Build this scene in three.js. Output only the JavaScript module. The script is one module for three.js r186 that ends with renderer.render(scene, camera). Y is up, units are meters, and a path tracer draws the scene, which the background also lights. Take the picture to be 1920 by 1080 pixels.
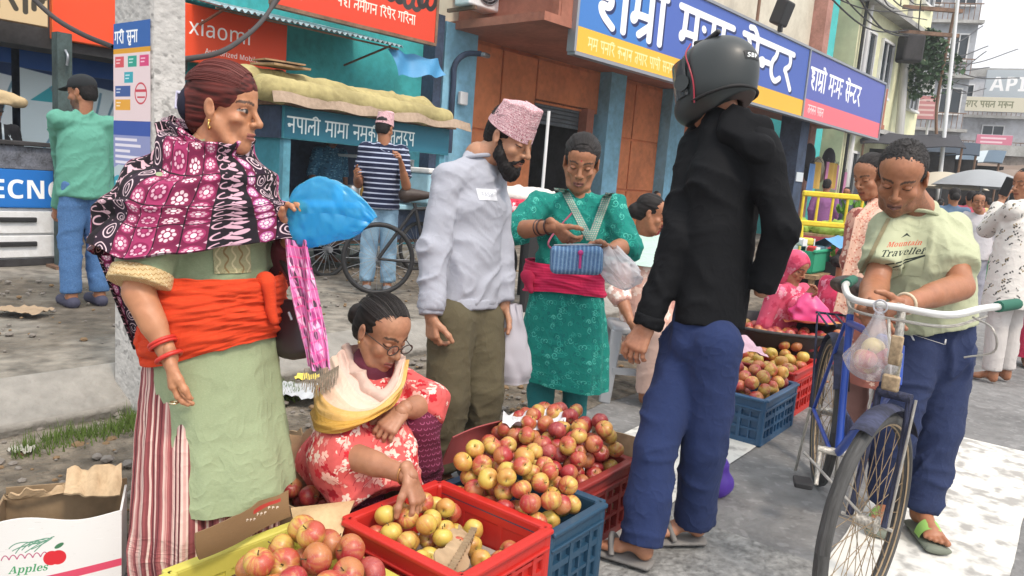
import * as THREE from 'three';
import { mergeGeometries } from 'three/addons/utils/BufferGeometryUtils.js';
import { RoundedBoxGeometry } from 'three/addons/geometries/RoundedBoxGeometry.js';

// ---------------------------------------------------------------- camera, sky, sun, exposure
const scene = new THREE.Scene();
const EYE = 1.3, FPX = 1400;                                   // eye height in metres; focal length for a picture 1920 wide
const camera = new THREE.PerspectiveCamera(2 * Math.atan(540 / FPX) * 180 / Math.PI, 16 / 9, 0.05, 600);
camera.rotation.order = 'YXZ';
camera.position.set(0, EYE, 0);
camera.rotation.set(-8.4 * Math.PI / 180, 0, 4.5 * Math.PI / 180);
camera.updateMatrixWorld(true);
const renderer = new THREE.WebGLRenderer({ antialias: true });
renderer.toneMapping = THREE.LinearToneMapping;
renderer.toneMappingExposure = 1.6;
renderer.shadowMap.enabled = true;
const SUN_DIR = new THREE.Vector3(0.35, 0.82, 0.45).normalize();
{ // bright overcast: a white veil of cloud, a little brighter overhead and towards the sun
  const W = 256, Hh = 128, d = new Float32Array(W * Hh * 4), v = new THREE.Vector3();
  for (let j = 0; j < Hh; j++) for (let i = 0; i < W; i++) {
    const el = ((j + 0.5) / Hh - 0.5) * Math.PI, az = ((i + 0.5) / W - 0.5) * 2 * Math.PI;
    v.set(Math.cos(az) * Math.cos(el), Math.sin(el), Math.sin(az) * Math.cos(el));
    const up = Math.max(0, v.y), g = Math.max(0, v.dot(SUN_DIR));
    const n = 0.5 + 0.25 * Math.sin(v.x * 7 + 2 * Math.sin(v.z * 5)) + 0.25 * Math.sin(v.z * 9 + v.y * 6 + Math.sin(v.x * 4));
    const L = 0.7 + 0.22 * up + 0.9 * Math.pow(g, 6) + 0.07 * n * up;
    const o = (j * W + i) * 4;
    d[o] = L * 0.985; d[o + 1] = L * 1.0; d[o + 2] = L * 1.035; d[o + 3] = 1;
  }
  const t = new THREE.DataTexture(d, W, Hh, THREE.RGBAFormat, THREE.FloatType);
  t.mapping = THREE.EquirectangularReflectionMapping; t.magFilter = THREE.LinearFilter; t.minFilter = THREE.LinearFilter; t.wrapS = THREE.RepeatWrapping; t.needsUpdate = true;
  scene.background = t; scene.environment = t;
}
const sun = new THREE.DirectionalLight(0xffeeda, 1.5);
sun.position.copy(SUN_DIR).multiplyScalar(40); sun.castShadow = true; sun.shadow.radius = 22;
Object.assign(sun.shadow.camera, { left: -25, right: 25, top: 25, bottom: -25, near: 1, far: 120 });
sun.shadow.mapSize.set(2048, 2048);
scene.add(sun, sun.target);
// ---------------------------------------------------------------- helpers
const V = (x, y, z) => new THREE.Vector3(x, y, z);
const R = (deg) => deg * Math.PI / 180;
const lerp = THREE.MathUtils.lerp, clamp = THREE.MathUtils.clamp, sstep = THREE.MathUtils.smoothstep;
function rng(seed) { let s = seed >>> 0; return () => { s = (s + 0x6d2b79f5) | 0; let t = Math.imul(s ^ (s >>> 15), 1 | s); t = (t + Math.imul(t ^ (t >>> 7), 61 | t)) ^ t; return ((t ^ (t >>> 14)) >>> 0) / 4294967296; }; }
// a place in the street read off the survey photograph: picture column, row, and distance along the view axis
const at = (x, y, d) => V((x - 960) / FPX * d, (540 - y) / FPX * d, -d).applyMatrix4(camera.matrixWorld);
function gp(x, y, h = 0) { const a = at(x, y, 1).sub(camera.position); return camera.position.clone().addScaledVector(a, (h - EYE) / a.y); }
const HT = new Float32Array(4096), HP = new Uint16Array(8192); { const r = rng(1234); for (let i = 0; i < 4096; i++) { HT[i] = r() * 2 - 1; HP[i] = i; } for (let i = 4095; i > 0; i--) { const j = Math.floor(r() * (i + 1)), t = HP[i]; HP[i] = HP[j]; HP[j] = t; } for (let i = 0; i < 4096; i++) HP[i + 4096] = HP[i]; }
function n3(x, y, z) {
  const X = Math.floor(x), Y = Math.floor(y), Z = Math.floor(z); let u = x - X, v = y - Y, w = z - Z;
  u = u * u * (3 - 2 * u); v = v * v * (3 - 2 * v); w = w * w * (3 - 2 * w);
  const x0 = X & 4095, x1 = (X + 1) & 4095, y0 = Y & 4095, y1 = (Y + 1) & 4095, z0 = Z & 4095, z1 = (Z + 1) & 4095;
  const a = HP[z0], b = HP[z1], a0 = HP[a + y0], a1 = HP[a + y1], b0 = HP[b + y0], b1 = HP[b + y1];
  const p = HT[HP[a0 + x0]], q = HT[HP[a0 + x1]], r = HT[HP[a1 + x0]], s = HT[HP[a1 + x1]], e = HT[HP[b0 + x0]], f = HT[HP[b0 + x1]], g = HT[HP[b1 + x0]], h = HT[HP[b1 + x1]];
  const A = p + (q - p) * u, B = r + (s - r) * u, C = e + (f - e) * u, D = g + (h - g) * u, E = A + (B - A) * v, F = C + (D - C) * v;
  return E + (F - E) * w;
}
// noise that repeats every whole number of cells, for textures
function pn(u, v, f, o, seed) {
  let s = 0, a = 0.5;
  for (let i = 0; i < o; i++) {
    const x = u * f, y = v * f, X = Math.floor(x), Y = Math.floor(y); let p = x - X, q = y - Y; p = p * p * (3 - 2 * p); q = q * q * (3 - 2 * q);
    const x0 = ((X % f) + f) % f, x1 = (x0 + 1) % f, y0 = ((Y % f) + f) % f, y1 = (y0 + 1) % f, k = HP[(seed * 37 + i * 101) & 4095], r0 = HP[(k + y0) & 4095], r1 = HP[(k + y1) & 4095];
    const A = HT[HP[(r0 + x0) & 4095]], B = HT[HP[(r0 + x1) & 4095]], C = HT[HP[(r1 + x0) & 4095]], D = HT[HP[(r1 + x1) & 4095]];
    s += a * ((A + (B - A) * p) * (1 - q) + (C + (D - C) * p) * q); f *= 2; a *= 0.5;
  }
  return s;
}
const fbm = (x, y, z, o = 4) => { let s = 0, a = 0.5; for (let i = 0; i < o; i++) { s += a * n3(x, y, z); x = x * 2.03 + 7.1; y = y * 2.01 + 3.7; z = z * 1.98 + 1.3; a *= 0.5; } return s; };
const ridge = (x, y, z) => 1 - Math.abs(n3(x, y, z)) * 2;

const taken = new Map();
function numbered(name) { const k = taken.get(name) ?? 0; taken.set(name, k + 1); return k ? name + '_' + String(k).padStart(3, '0') : name; }
function shade(o) { o.castShadow = true; o.receiveShadow = true; return o; }
function tag(o, label, category, group, kind) { if (label) o.userData.label = label; if (category) o.userData.category = category; if (group) o.userData.group = group; if (kind) o.userData.kind = kind; return o; }
function thing(name, label, category, pos = V(0, 0, 0), turn = 0, group) {
  const o = new THREE.Group(); o.name = numbered(name); o.position.copy(pos); o.rotation.y = turn; scene.add(o); return tag(o, label, category, group);
}
// one mesh; geometries may be a list (merged). Parts given in world axes relative to the parent's base.
function merge(list) {
  list = (Array.isArray(list) ? list : [list]).filter(Boolean);
  if (list.length === 1) return list[0];
  const nonIdx = list.map((g) => { const q = g.index ? g.toNonIndexed() : g; for (const k of Object.keys(q.attributes)) if (!['position', 'normal', 'uv', 'color'].includes(k)) q.deleteAttribute(k); return q; });
  const any = (k) => nonIdx.every((g) => g.attributes[k]);
  for (const k of ['uv', 'color', 'normal']) if (!any(k)) nonIdx.forEach((g) => g.deleteAttribute(k));
  return mergeGeometries(nonIdx, false);
}
function part(parent, name, geo, mat, label) {
  const m = shade(new THREE.Mesh(merge(geo), mat)); m.name = parent === scene ? numbered(name) : name; parent.add(m); if (label) m.userData.label = label; return m;
}
function struct(name, geo, mat, pos) { const m = part(scene, name, geo, mat); m.userData.kind = 'structure'; if (pos) m.position.copy(pos); return m; }
const box = (w, h, d, x = 0, y = 0, z = 0, ry = 0, rx = 0, rz = 0) => { const g = new THREE.BoxGeometry(w, h, d); if (rx || ry || rz) g.applyMatrix4(new THREE.Matrix4().makeRotationFromEuler(new THREE.Euler(rx, ry, rz))); return boxUV(g.translate(x, y, z)); };
const rbox = (w, h, d, r, x = 0, y = 0, z = 0, ry = 0, rx = 0, rz = 0) => { const g = new RoundedBoxGeometry(w, h, d, 2, Math.min(r, w / 2.01, h / 2.01, d / 2.01)); if (rx || ry || rz) g.applyMatrix4(new THREE.Matrix4().makeRotationFromEuler(new THREE.Euler(rx, ry, rz))); return boxUV(g.translate(x, y, z)); };
function bar(a, b, r, seg = 8, r2 = r) { // a straight round bar
  const d = b.clone().sub(a), l = d.length(), g = new THREE.CylinderGeometry(r2, r, l, seg); g.applyQuaternion(new THREE.Quaternion().setFromUnitVectors(V(0, 1, 0), d.normalize())); g.translate((a.x + b.x) / 2, (a.y + b.y) / 2, (a.z + b.z) / 2); return g;
}
const tube = (pts, r, seg = 24, rs = 7, closed = false) => new THREE.TubeGeometry(new THREE.CatmullRomCurve3(pts, closed, 'centripetal'), seg, r, rs, closed);
const lathe = (pts, seg = 20) => new THREE.LatheGeometry(pts.map(([x, y]) => new THREE.Vector2(x, y)), seg);
// uv in metres by the dominant axis of each face
function boxUV(g, fr) {
  const q = g.index ? g.toNonIndexed() : g, p = q.attributes.position, uv = new Float32Array(p.count * 2), A = V(), B = V(), C = V();
  const r = fr?.r ?? V(1, 0, 0), f = fr?.f ?? V(0, 0, 1), u = V(0, 1, 0), P = V(), N = V();
  for (let i = 0; i < p.count; i += 3) {
    A.fromBufferAttribute(p, i); B.fromBufferAttribute(p, i + 1).sub(A); C.fromBufferAttribute(p, i + 2).sub(A); N.crossVectors(B, C);
    const nx = Math.abs(N.dot(r)), ny = Math.abs(N.dot(u)), nz = Math.abs(N.dot(f));
    for (let k = 0; k < 3; k++) {
      P.fromBufferAttribute(p, i + k); const x = P.dot(r), y = P.y, z = P.dot(f), o = (i + k) * 2;
      if (ny > nx * 1.2 && ny > nz * 1.2) { uv[o] = x; uv[o + 1] = z; } else if (nx > nz) { uv[o] = z; uv[o + 1] = y; } else { uv[o] = x; uv[o + 1] = y; }
    }
  }
  q.setAttribute('uv', new THREE.BufferAttribute(uv, 2)); return q;
}
function canvas(w, h, draw) { const c = document.createElement('canvas'); c.width = w; c.height = h; draw(c.getContext('2d'), w, h); return c; }
function tex(w, h, draw, size, srgb = true) { // size: metres one tile covers, [w, h]
  const t = new THREE.CanvasTexture(canvas(w, h, draw)); t.wrapS = t.wrapT = THREE.RepeatWrapping; if (srgb) t.colorSpace = THREE.SRGBColorSpace; if (size) t.repeat.set(1 / size[0], 1 / size[1]); return t;
}
// grey noise texture for bump / roughness
function noiseTex(n, f, oct, size, lo = 0, hi = 255, seed = 0) {
  const d = new Uint8Array(n * n * 4);
  for (let j = 0, o = 0; j < n; j++) for (let i = 0; i < n; i++, o += 4) { const c = clamp(lerp(lo, hi, 0.5 + pn(i / n, j / n, f, oct, seed) * 0.75), 0, 255); d[o] = d[o + 1] = d[o + 2] = c; d[o + 3] = 255; }
  const t = new THREE.DataTexture(d, n, n); t.wrapS = t.wrapT = THREE.RepeatWrapping; t.magFilter = THREE.LinearFilter; t.minFilter = THREE.LinearMipmapLinearFilter; t.repeat.set(1 / size, 1 / size); t.needsUpdate = true; return t;
}
const toS = new Uint8Array(4097); for (let i = 0; i < 4097; i++) { const c = i / 4096; toS[i] = Math.round(255 * (c < 0.0031308 ? c * 12.92 : 1.055 * Math.pow(c, 1 / 2.4) - 0.055)); }
const s8 = (c) => toS[c <= 0 ? 0 : c >= 1 ? 4096 : (c * 4096) | 0];
// colour texture mixed from noise: stops are [linear rgb] picked by fn(u, v, i) -> weights
function colourTex(n, fn, size, h = n) {
  const d = new Uint8Array(n * h * 4);
  for (let j = 0, o = 0; j < h; j++) for (let i = 0; i < n; i++, o += 4) { const q = fn((i + 0.5) / n, (j + 0.5) / h); d[o] = s8(q[0]); d[o + 1] = s8(q[1]); d[o + 2] = s8(q[2]); d[o + 3] = 255; }
  const t = new THREE.DataTexture(d, n, h); t.wrapS = t.wrapT = THREE.RepeatWrapping; t.magFilter = THREE.LinearFilter; t.colorSpace = THREE.SRGBColorSpace; if (size) t.repeat.set(1 / size, 1 / (size * h / n)); t.needsUpdate = true; return t;
}
const tileN = (f, oct, seed) => (u, v) => pn(u, v, f, oct, seed);
const mat = (o) => new THREE.MeshStandardMaterial({ roughness: 0.8, side: THREE.DoubleSide, ...o });
const phys = (o) => new THREE.MeshPhysicalMaterial({ roughness: 0.5, side: THREE.DoubleSide, ...o });
const rgb = (r, g, b) => new THREE.Color().setRGB(r, g, b);
const GRAIN = noiseTex(256, 24, 4, 0.5, 40, 215, 3), WEAVE = tex(64, 64, (c) => { for (let i = 0; i < 16; i++) for (let j = 0; j < 16; j++) { c.fillStyle = (i + j) % 2 ? '#555' : '#aaa'; c.fillRect(i * 4, j * 4, 4, 4); } }, [0.02, 0.02], false);
const ROUGH = noiseTex(256, 6, 5, 1.2, 110, 255, 9);
// sharp little cloth creases, as relief
const CREASE = (() => { const n = 512, d = new Uint8Array(n * n * 4); for (let j = 0, o = 0; j < n; j++) for (let i = 0; i < n; i++, o += 4) { const u = i / n, v = j / n, w = pn(u, v, 4, 2, 31) * 0.16, q = (f, s) => Math.pow(1 - Math.min(1, Math.abs(pn(u + w, v + w * 0.7, f, 1, s)) * 2.4), 2), m = clamp(0.4 + pn(u, v, 4, 2, 77) * 1.6, 0, 1), c = clamp(255 * (0.25 + 0.42 * q(6, 3) * m + 0.22 * q(13, 9) + 0.1 * pn(u, v, 40, 2, 6)), 0, 255); d[o] = d[o + 1] = d[o + 2] = c; d[o + 3] = 255; } const t = new THREE.DataTexture(d, n, n); t.wrapS = t.wrapT = THREE.RepeatWrapping; t.magFilter = THREE.LinearFilter; t.repeat.set(1 / 0.42, 1 / 0.5); t.needsUpdate = true; return t; })();
const plain = (r, g, b, o = {}) => mat({ color: rgb(r, g, b), ...o });
// a painted or bare surface with uneven tone (matter: dirt and wear with grain of its own); the mottled maps are shared
const mottles = new Map();
function worn(r, g, b, amt = 0.25, size = 1.5, o = {}) {
  const q = [0.1, 0.2, 0.35, 0.5].find((x) => amt <= x + 0.03) ?? 0.5;
  if (!mottles.has(q)) mottles.set(q, colourTex(512, (u, v) => { const w = clamp(0.5 + pn(u, v, 4, 5, 5) * 0.9 + pn(u, v, 30, 3, 8) * 0.55, 0, 1), k = (1 - q + q * 2 * w) / (1 + q); return [k, k * (0.985 + 0.015 * w), k * (0.96 + 0.04 * w)]; }, 1));
  const t = mottles.get(q).clone(); t.repeat.set(1 / size, 1 / size); t.offset.set((r * 17.3 + g * 5.1) % 1, (b * 13.7 + r * 3.3) % 1); t.needsUpdate = true;
  return mat({ map: t, color: rgb(r * (1 + q), g * (1 + q), b * (1 + q)), bumpMap: GRAIN, bumpScale: 0.002, roughness: 0.85, ...o });
}
function cloth(r, g, b, o = {}) { return mat({ color: rgb(r, g, b), roughness: 0.95, bumpMap: CREASE, bumpScale: 0.006, ...o }); }
const LEATHER = plain(0.04, 0.025, 0.02, { roughness: 0.5 });
const clothMap = (map, o = {}) => mat({ map, roughness: 0.95, bumpMap: CREASE, bumpScale: 0.006, ...o });

// ---------------------------------------------------------------- rounded solids from joined distance fields
class Field {
  constructor() { this.p = []; }
  cap(a, b, ra, rb = ra, o = {}) { const r = Math.max(ra, rb) * Math.max(1, o.f ?? 1); this.p.push({ a, b, ra, rb, k: 0.02, ...o, lo: V(Math.min(a.x, b.x) - r, Math.min(a.y, b.y) - r, Math.min(a.z, b.z) - r), hi: V(Math.max(a.x, b.x) + r, Math.max(a.y, b.y) + r, Math.max(a.z, b.z) + r) }); return this; }
  ell(c, r, o = {}) { const m = Math.max(...r), q = o.q?.clone().invert(); this.p.push({ c, r, k: 0.02, ...o, q, lo: V(c.x - m, c.y - m, c.z - m), hi: V(c.x + m, c.y + m, c.z + m) }); return this; }
  chain(pts, rs, o = {}) { for (let i = 0; i + 1 < pts.length; i++) this.cap(pts[i], pts[i + 1], rs[i], rs[i + 1], { ...o, flatA: i === 0 && o.flatA, flatB: i + 2 === pts.length && o.flatB }); return this; }
  geo(cell, o = {}) {
    const lo = V(1e9, 1e9, 1e9), hi = lo.clone().negate();
    for (const p of this.p) if (!p.sub) { lo.min(p.lo); hi.max(p.hi); }
    const pad = cell * 3 + 0.012; lo.subScalar(pad); hi.addScalar(pad);
    const nx = Math.ceil((hi.x - lo.x) / cell) + 1, ny = Math.ceil((hi.y - lo.y) / cell) + 1, nz = Math.ceil((hi.z - lo.z) / cell) + 1, nxy = nx * ny, F = new Float32Array(nxy * nz).fill(10);
    for (const p of this.p) {
      const m = p.k + cell * 3, i0 = Math.max(0, Math.floor((p.lo.x - m - lo.x) / cell)), i1 = Math.min(nx - 1, Math.ceil((p.hi.x + m - lo.x) / cell)), j0 = Math.max(0, Math.floor((p.lo.y - m - lo.y) / cell)), j1 = Math.min(ny - 1, Math.ceil((p.hi.y + m - lo.y) / cell)), k0 = Math.max(0, Math.floor((p.lo.z - m - lo.z) / cell)), k1 = Math.min(nz - 1, Math.ceil((p.hi.z + m - lo.z) / cell));
      const k = p.k, tmp = V();
      let ax, ay, az, bx, by, bz, bb, bl, wx, wy, wz, f;
      if (p.a) { ax = p.a.x; ay = p.a.y; az = p.a.z; bx = p.b.x - ax; by = p.b.y - ay; bz = p.b.z - az; bb = Math.max(1e-9, bx * bx + by * by + bz * bz); bl = Math.sqrt(bb); f = p.f ?? 1; if (p.w) { wx = p.w.x; wy = p.w.y; wz = p.w.z; } }
      for (let kk = k0; kk <= k1; kk++) for (let j = j0; j <= j1; j++) for (let i = i0; i <= i1; i++) {
        const x = lo.x + i * cell, y = lo.y + j * cell, z = lo.z + kk * cell; let d;
        if (p.a) {
          const px = x - ax, py = y - ay, pz = z - az, t = (px * bx + py * by + pz * bz) / bb, h = t < 0 ? 0 : t > 1 ? 1 : t;
          let qx = px - bx * h, qy = py - by * h, qz = pz - bz * h; const r = p.ra + (p.rb - p.ra) * h;
          if (p.w) { const q = qx * wx + qy * wy + qz * wz; const rx = qx - wx * q, ry = qy - wy * q, rz = qz - wz * q; d = (Math.sqrt(q * q + (rx * rx + ry * ry + rz * rz) / (f * f)) - r) * (f < 1 ? f : 1); }
          else d = Math.sqrt(qx * qx + qy * qy + qz * qz) - r;
          if (p.flatB && t * bl - bl > d) d = t * bl - bl; if (p.flatA && -t * bl > d) d = -t * bl;
        } else {
          tmp.set(x - p.c.x, y - p.c.y, z - p.c.z); if (p.q) tmp.applyQuaternion(p.q);
          const [rx, ry, rz] = p.r, k0_ = Math.sqrt((tmp.x / rx) ** 2 + (tmp.y / ry) ** 2 + (tmp.z / rz) ** 2), k1_ = Math.sqrt((tmp.x / rx / rx) ** 2 + (tmp.y / ry / ry) ** 2 + (tmp.z / rz / rz) ** 2);
          d = k1_ < 1e-9 ? -Math.min(rx, ry, rz) : k0_ * (k0_ - 1) / k1_;
        }
        const at_ = i + j * nx + kk * nxy, c = F[at_];
        if (p.sub) { const e = -d, h = Math.max(k - Math.abs(c - e), 0) / k; F[at_] = Math.max(c, e) + h * h * k * 0.25; }
        else { const h = Math.max(k - Math.abs(c - d), 0) / k; F[at_] = Math.min(c, d) - h * h * k * 0.25; }
      }
    }
    if (o.cut) for (let kk = 0, q = 0; kk < nz; kk++) for (let j = 0; j < ny; j++) for (let i = 0; i < nx; i++, q++) if (F[q] < 0.05) F[q] = Math.max(F[q], o.cut(lo.x + i * cell, lo.y + j * cell, lo.z + kk * cell));
    // surface nets
    const id = new Int32Array(nxy * nz).fill(-1), P = [], I = [], off = [0, 1, nx, nx + 1, nxy, nxy + 1, nxy + nx, nxy + nx + 1];
    const E = [[0, 1], [0, 2], [0, 4], [1, 3], [1, 5], [2, 3], [2, 6], [3, 7], [4, 5], [4, 6], [5, 7], [6, 7]];
    for (let kk = 0; kk < nz - 1; kk++) for (let j = 0; j < ny - 1; j++) for (let i = 0; i < nx - 1; i++) {
      const b = i + j * nx + kk * nxy; let m = 0; for (let c = 0; c < 8; c++) if (F[b + off[c]] < 0) m |= 1 << c;
      if (m === 0 || m === 255) continue;
      let sx = 0, sy = 0, sz = 0, n = 0;
      for (const [u, v] of E) if (((m >> u) & 1) !== ((m >> v) & 1)) { const fu = F[b + off[u]], fv = F[b + off[v]], t = fu / (fu - fv); sx += (u & 1) + t * ((v & 1) - (u & 1)); sy += ((u >> 1) & 1) + t * (((v >> 1) & 1) - ((u >> 1) & 1)); sz += (u >> 2) + t * ((v >> 2) - (u >> 2)); n++; }
      id[b] = P.length / 3; P.push(lo.x + (i + sx / n) * cell, lo.y + (j + sy / n) * cell, lo.z + (kk + sz / n) * cell);
    }
    for (let kk = 1; kk < nz - 1; kk++) for (let j = 1; j < ny - 1; j++) for (let i = 1; i < nx - 1; i++) {
      const b = i + j * nx + kk * nxy, s = F[b] < 0;
      const quad = (e, du, dv) => { if ((F[b + e] < 0) === s) return; const a = id[b], c1 = id[b - du], c2 = id[b - du - dv], c3 = id[b - dv]; if (s) I.push(a, c1, c2, a, c2, c3); else I.push(a, c2, c1, a, c3, c2); };
      quad(1, nx, nxy); quad(nx, nxy, 1); quad(nxy, 1, nx);
    }
    let g = new THREE.BufferGeometry(); g.setAttribute('position', new THREE.BufferAttribute(new Float32Array(P), 3)); g.setIndex(I); g.computeVertexNormals();
    if (o.disp) { const p = g.attributes.position, nn = g.attributes.normal; for (let i = 0; i < p.count; i++) { const e = o.disp(p.getX(i), p.getY(i), p.getZ(i), nn.getX(i), nn.getY(i), nn.getZ(i)); p.setXYZ(i, p.getX(i) + nn.getX(i) * e, p.getY(i) + nn.getY(i) * e, p.getZ(i) + nn.getZ(i) * e); } g.computeVertexNormals(); }
    if (o.colour) { const p = g.attributes.position, nn = g.attributes.normal, C = new Float32Array(p.count * 3); for (let i = 0; i < p.count; i++) { const c = o.colour(p.getX(i), p.getY(i), p.getZ(i), nn.getX(i), nn.getY(i), nn.getZ(i)); C[i * 3] = c[0]; C[i * 3 + 1] = c[1]; C[i * 3 + 2] = c[2]; } g.setAttribute('color', new THREE.BufferAttribute(C, 3)); }
    if (o.uv) g = boxUV(g, o.uv === true ? undefined : o.uv);
    return g;
  }
}
// a cloth or any bent sheet: fn(u, v) -> point; uv in metres (w, h)
function sheet(nu, nv, fn, w = 1, h = 1, wrap = false) {
  const p = [], uv = [], idx = [];
  for (let j = 0; j <= nv; j++) for (let i = 0; i <= nu; i++) { const q = fn(i / nu, j / nv); p.push(q.x, q.y, q.z); uv.push(i / nu * w, (1 - j / nv) * h); }
  for (let j = 0; j < nv; j++) for (let i = 0; i < nu; i++) { const a = i + j * (nu + 1), b = a + 1, c = a + nu + 1, d = c + 1; idx.push(a, c, b, b, c, d); }
  const g = new THREE.BufferGeometry(); g.setAttribute('position', new THREE.Float32BufferAttribute(p, 3)); g.setAttribute('uv', new THREE.Float32BufferAttribute(uv, 2)); g.setIndex(idx); g.computeVertexNormals();
  if (wrap) { const n = g.attributes.normal, a = V(), b = V(); for (let j = 0; j <= nv; j++) { const s = j * (nu + 1), e = s + nu; a.fromBufferAttribute(n, s).add(b.fromBufferAttribute(n, e)).normalize(); n.setXYZ(s, a.x, a.y, a.z); n.setXYZ(e, a.x, a.y, a.z); } }
  return g;
}
// a sheet given a thickness t (both faces and a rim)
function thick(nu, nv, fn, t, w = 1, h = 1) {
  const g = sheet(nu, nv, fn, w, h), p = g.attributes.position, n = g.attributes.normal, k = p.count, P = [...p.array], uv = [...g.attributes.uv.array], I = [...g.index.array];
  for (let i = 0; i < k; i++) P.push(p.getX(i) - n.getX(i) * t, p.getY(i) - n.getY(i) * t, p.getZ(i) - n.getZ(i) * t); uv.push(...g.attributes.uv.array);
  for (let i = 0; i < g.index.count; i += 3) I.push(I[i] + k, I[i + 2] + k, I[i + 1] + k);
  const edge = (a, b) => I.push(a, b, a + k, b, b + k, a + k);
  for (let i = 0; i < nu; i++) { edge(i, i + 1); edge(nv * (nu + 1) + i + 1, nv * (nu + 1) + i); } for (let j = 0; j < nv; j++) { edge((j + 1) * (nu + 1), j * (nu + 1)); edge(j * (nu + 1) + nu, (j + 1) * (nu + 1) + nu); }
  const q = new THREE.BufferGeometry(); q.setAttribute('position', new THREE.Float32BufferAttribute(P, 3)); q.setAttribute('uv', new THREE.Float32BufferAttribute(uv, 2)); q.setIndex(I);
  const r = q.toNonIndexed(); r.computeVertexNormals();
  // keep the broad faces smooth
  const m = n, nn = r.attributes.normal; for (let i = 0; i < g.index.count * 2; i++) { const s = I[i], f = s < k ? 1 : -1, j = s % k; nn.setXYZ(i, m.getX(j) * f, m.getY(j) * f, m.getZ(j) * f); }
  return r;
}
// a sheet through rows of points (smooth both ways); bump(u, v) lifts it along its own outward side
function patch(rows, nu, nv, w, h, lift) {
  const cr = rows.map((r) => new THREE.CatmullRomCurve3(r, false, 'centripetal')), f = (u, v) => new THREE.CatmullRomCurve3(cr.map((c) => c.getPoint(u)), false, 'centripetal').getPoint(v);
  const g = sheet(nu, nv, f, w, h); if (lift) { const p = g.attributes.position, n = g.attributes.normal; for (let j = 0, k = 0; j <= nv; j++) for (let i = 0; i <= nu; i++, k++) { const e = lift(i / nu, j / nv); p.setXYZ(k, p.getX(k) + n.getX(k) * e, p.getY(k) + n.getY(k) * e, p.getZ(k) + n.getZ(k) * e); } g.computeVertexNormals(); }
  return g;
}
function xf(g, o = {}) { const m = new THREE.Matrix4().compose(o.p ?? V(0, 0, 0), o.q ?? new THREE.Quaternion().setFromEuler(new THREE.Euler(o.rx ?? 0, o.ry ?? 0, o.rz ?? 0, 'YXZ')), o.s ?? V(1, 1, 1)); return g.applyMatrix4(m); }
const UP = V(0, 1, 0);
const S_DIR = V(Math.sin(R(37)), 0, -Math.cos(R(37))), N_DIR = V(-Math.cos(R(37)), 0, -Math.sin(R(37)));   // along the street; across it towards the shops

// ---------------------------------------------------------------- Devanagari lettering drawn as strokes (unit box, y down)
const DEV = {
  'ह': [0.75, [[.15, 0], [.15, .2], [.5, .2]], [[.5, .2], [.2, .32], [.3, .45], [.55, .42], [.5, .65], [.25, .6], [.3, .8], [.6, 1]], [[.35, 0], [.35, .2]]],
  'ा': [0.32, [[.16, 0], [.16, 1]]],
  'म': [0.75, [[.2, 0], [.2, .6], [.1, .72], [.08, .6], [.2, .55], [.6, .55]], [[.6, 0], [.6, 1]]],
  'म्र': [0.8, [[.2, 0], [.2, .6], [.1, .72], [.08, .6], [.2, .55], [.62, .55]], [[.62, 0], [.62, 1]], [[.6, .72], [.3, .95]]],
  'ो': [0.34, [[.16, 0], [.16, 1]], [[.16, 0], [.02, -.22], [-.2, -.2]]],
  'ः': [0.3, [[.13, .3], [.15, .32]], [[.13, .72], [.15, .74]]],
  'स': [0.82, [[.15, 0], [.3, .12], [.3, .35], [.12, .45], [.38, .95]], [[.3, .5], [.66, .5]], [[.66, 0], [.66, 1]]],
  'से': [0.82, [[.15, 0], [.3, .12], [.3, .35], [.12, .45], [.38, .95]], [[.3, .5], [.66, .5]], [[.66, 0], [.66, 1]], [[.66, 0], [.5, -.25], [.25, -.22]]],
  'न्': [0.5, [[.05, .5], [.2, .42], [.22, .62], [.1, .6]], [[.2, .5], [.5, .5]]],
  'ट': [0.68, [[.35, 0], [.35, .22], [.12, .4], [.12, .75], [.35, .95], [.6, .8]]],
  'र': [0.6, [[.3, 0], [.42, .15], [.38, .38], [.12, .5], [.2, .55], [.55, 1]]],
  'न': [0.68, [[.08, .5], [.22, .42], [.24, .62], [.12, .6]], [[.22, .5], [.52, .5]], [[.52, 0], [.52, 1]]],
  'प': [0.68, [[.15, 0], [.15, .5], [.3, .62], [.52, .55]], [[.52, 0], [.52, 1]]],
  'ल': [0.75, [[.1, .85], [.08, .5], [.25, .4], [.35, .6], [.35, .45], [.6, .35]], [[.6, 0], [.6, 1]]],
  'य': [0.7, [[.12, 0], [.25, .2], [.12, .42], [.25, .62], [.54, .5]], [[.54, 0], [.54, 1]]],
  'क': [0.82, [[.4, 0], [.4, 1]], [[.4, .35], [.15, .3], [.12, .6], [.4, .55]], [[.4, .35], [.68, .35], [.7, .65]]],
  'ग': [0.65, [[.15, 0], [.15, .6], [.05, .65]], [[.48, 0], [.48, 1]]],
  'ब': [0.7, [[.5, 0], [.5, 1]], [[.5, .4], [.15, .35], [.12, .65], [.5, .6]], [[.2, .6], [.45, .4]]],
  'त': [0.65, [[.48, 0], [.48, 1]], [[.48, .4], [.2, .42], [.12, .7], [.2, .9]]],
  'द': [0.6, [[.3, 0], [.3, .2], [.1, .45], [.25, .7], [.4, .55], [.5, 1]]],
  'ि': [0.35, [[.18, 0], [.18, 1]], [[.18, 0], [.3, -.25], [.7, -.15]]],
  'ी': [0.35, [[.16, 0], [.16, 1]], [[.16, 0], [0, -.25], [-.3, -.1]]],
  'े': [0, [[-.15, 0], [-.3, -.24], [-.5, -.2]]],
  'ु': [0, [[-.25, 1], [-.45, 1.08], [-.4, 1.25], [-.15, 1.2]]],
  '।': [0.3, [[.15, 0], [.15, 1]]], ' ': [0.42],
};
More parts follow.
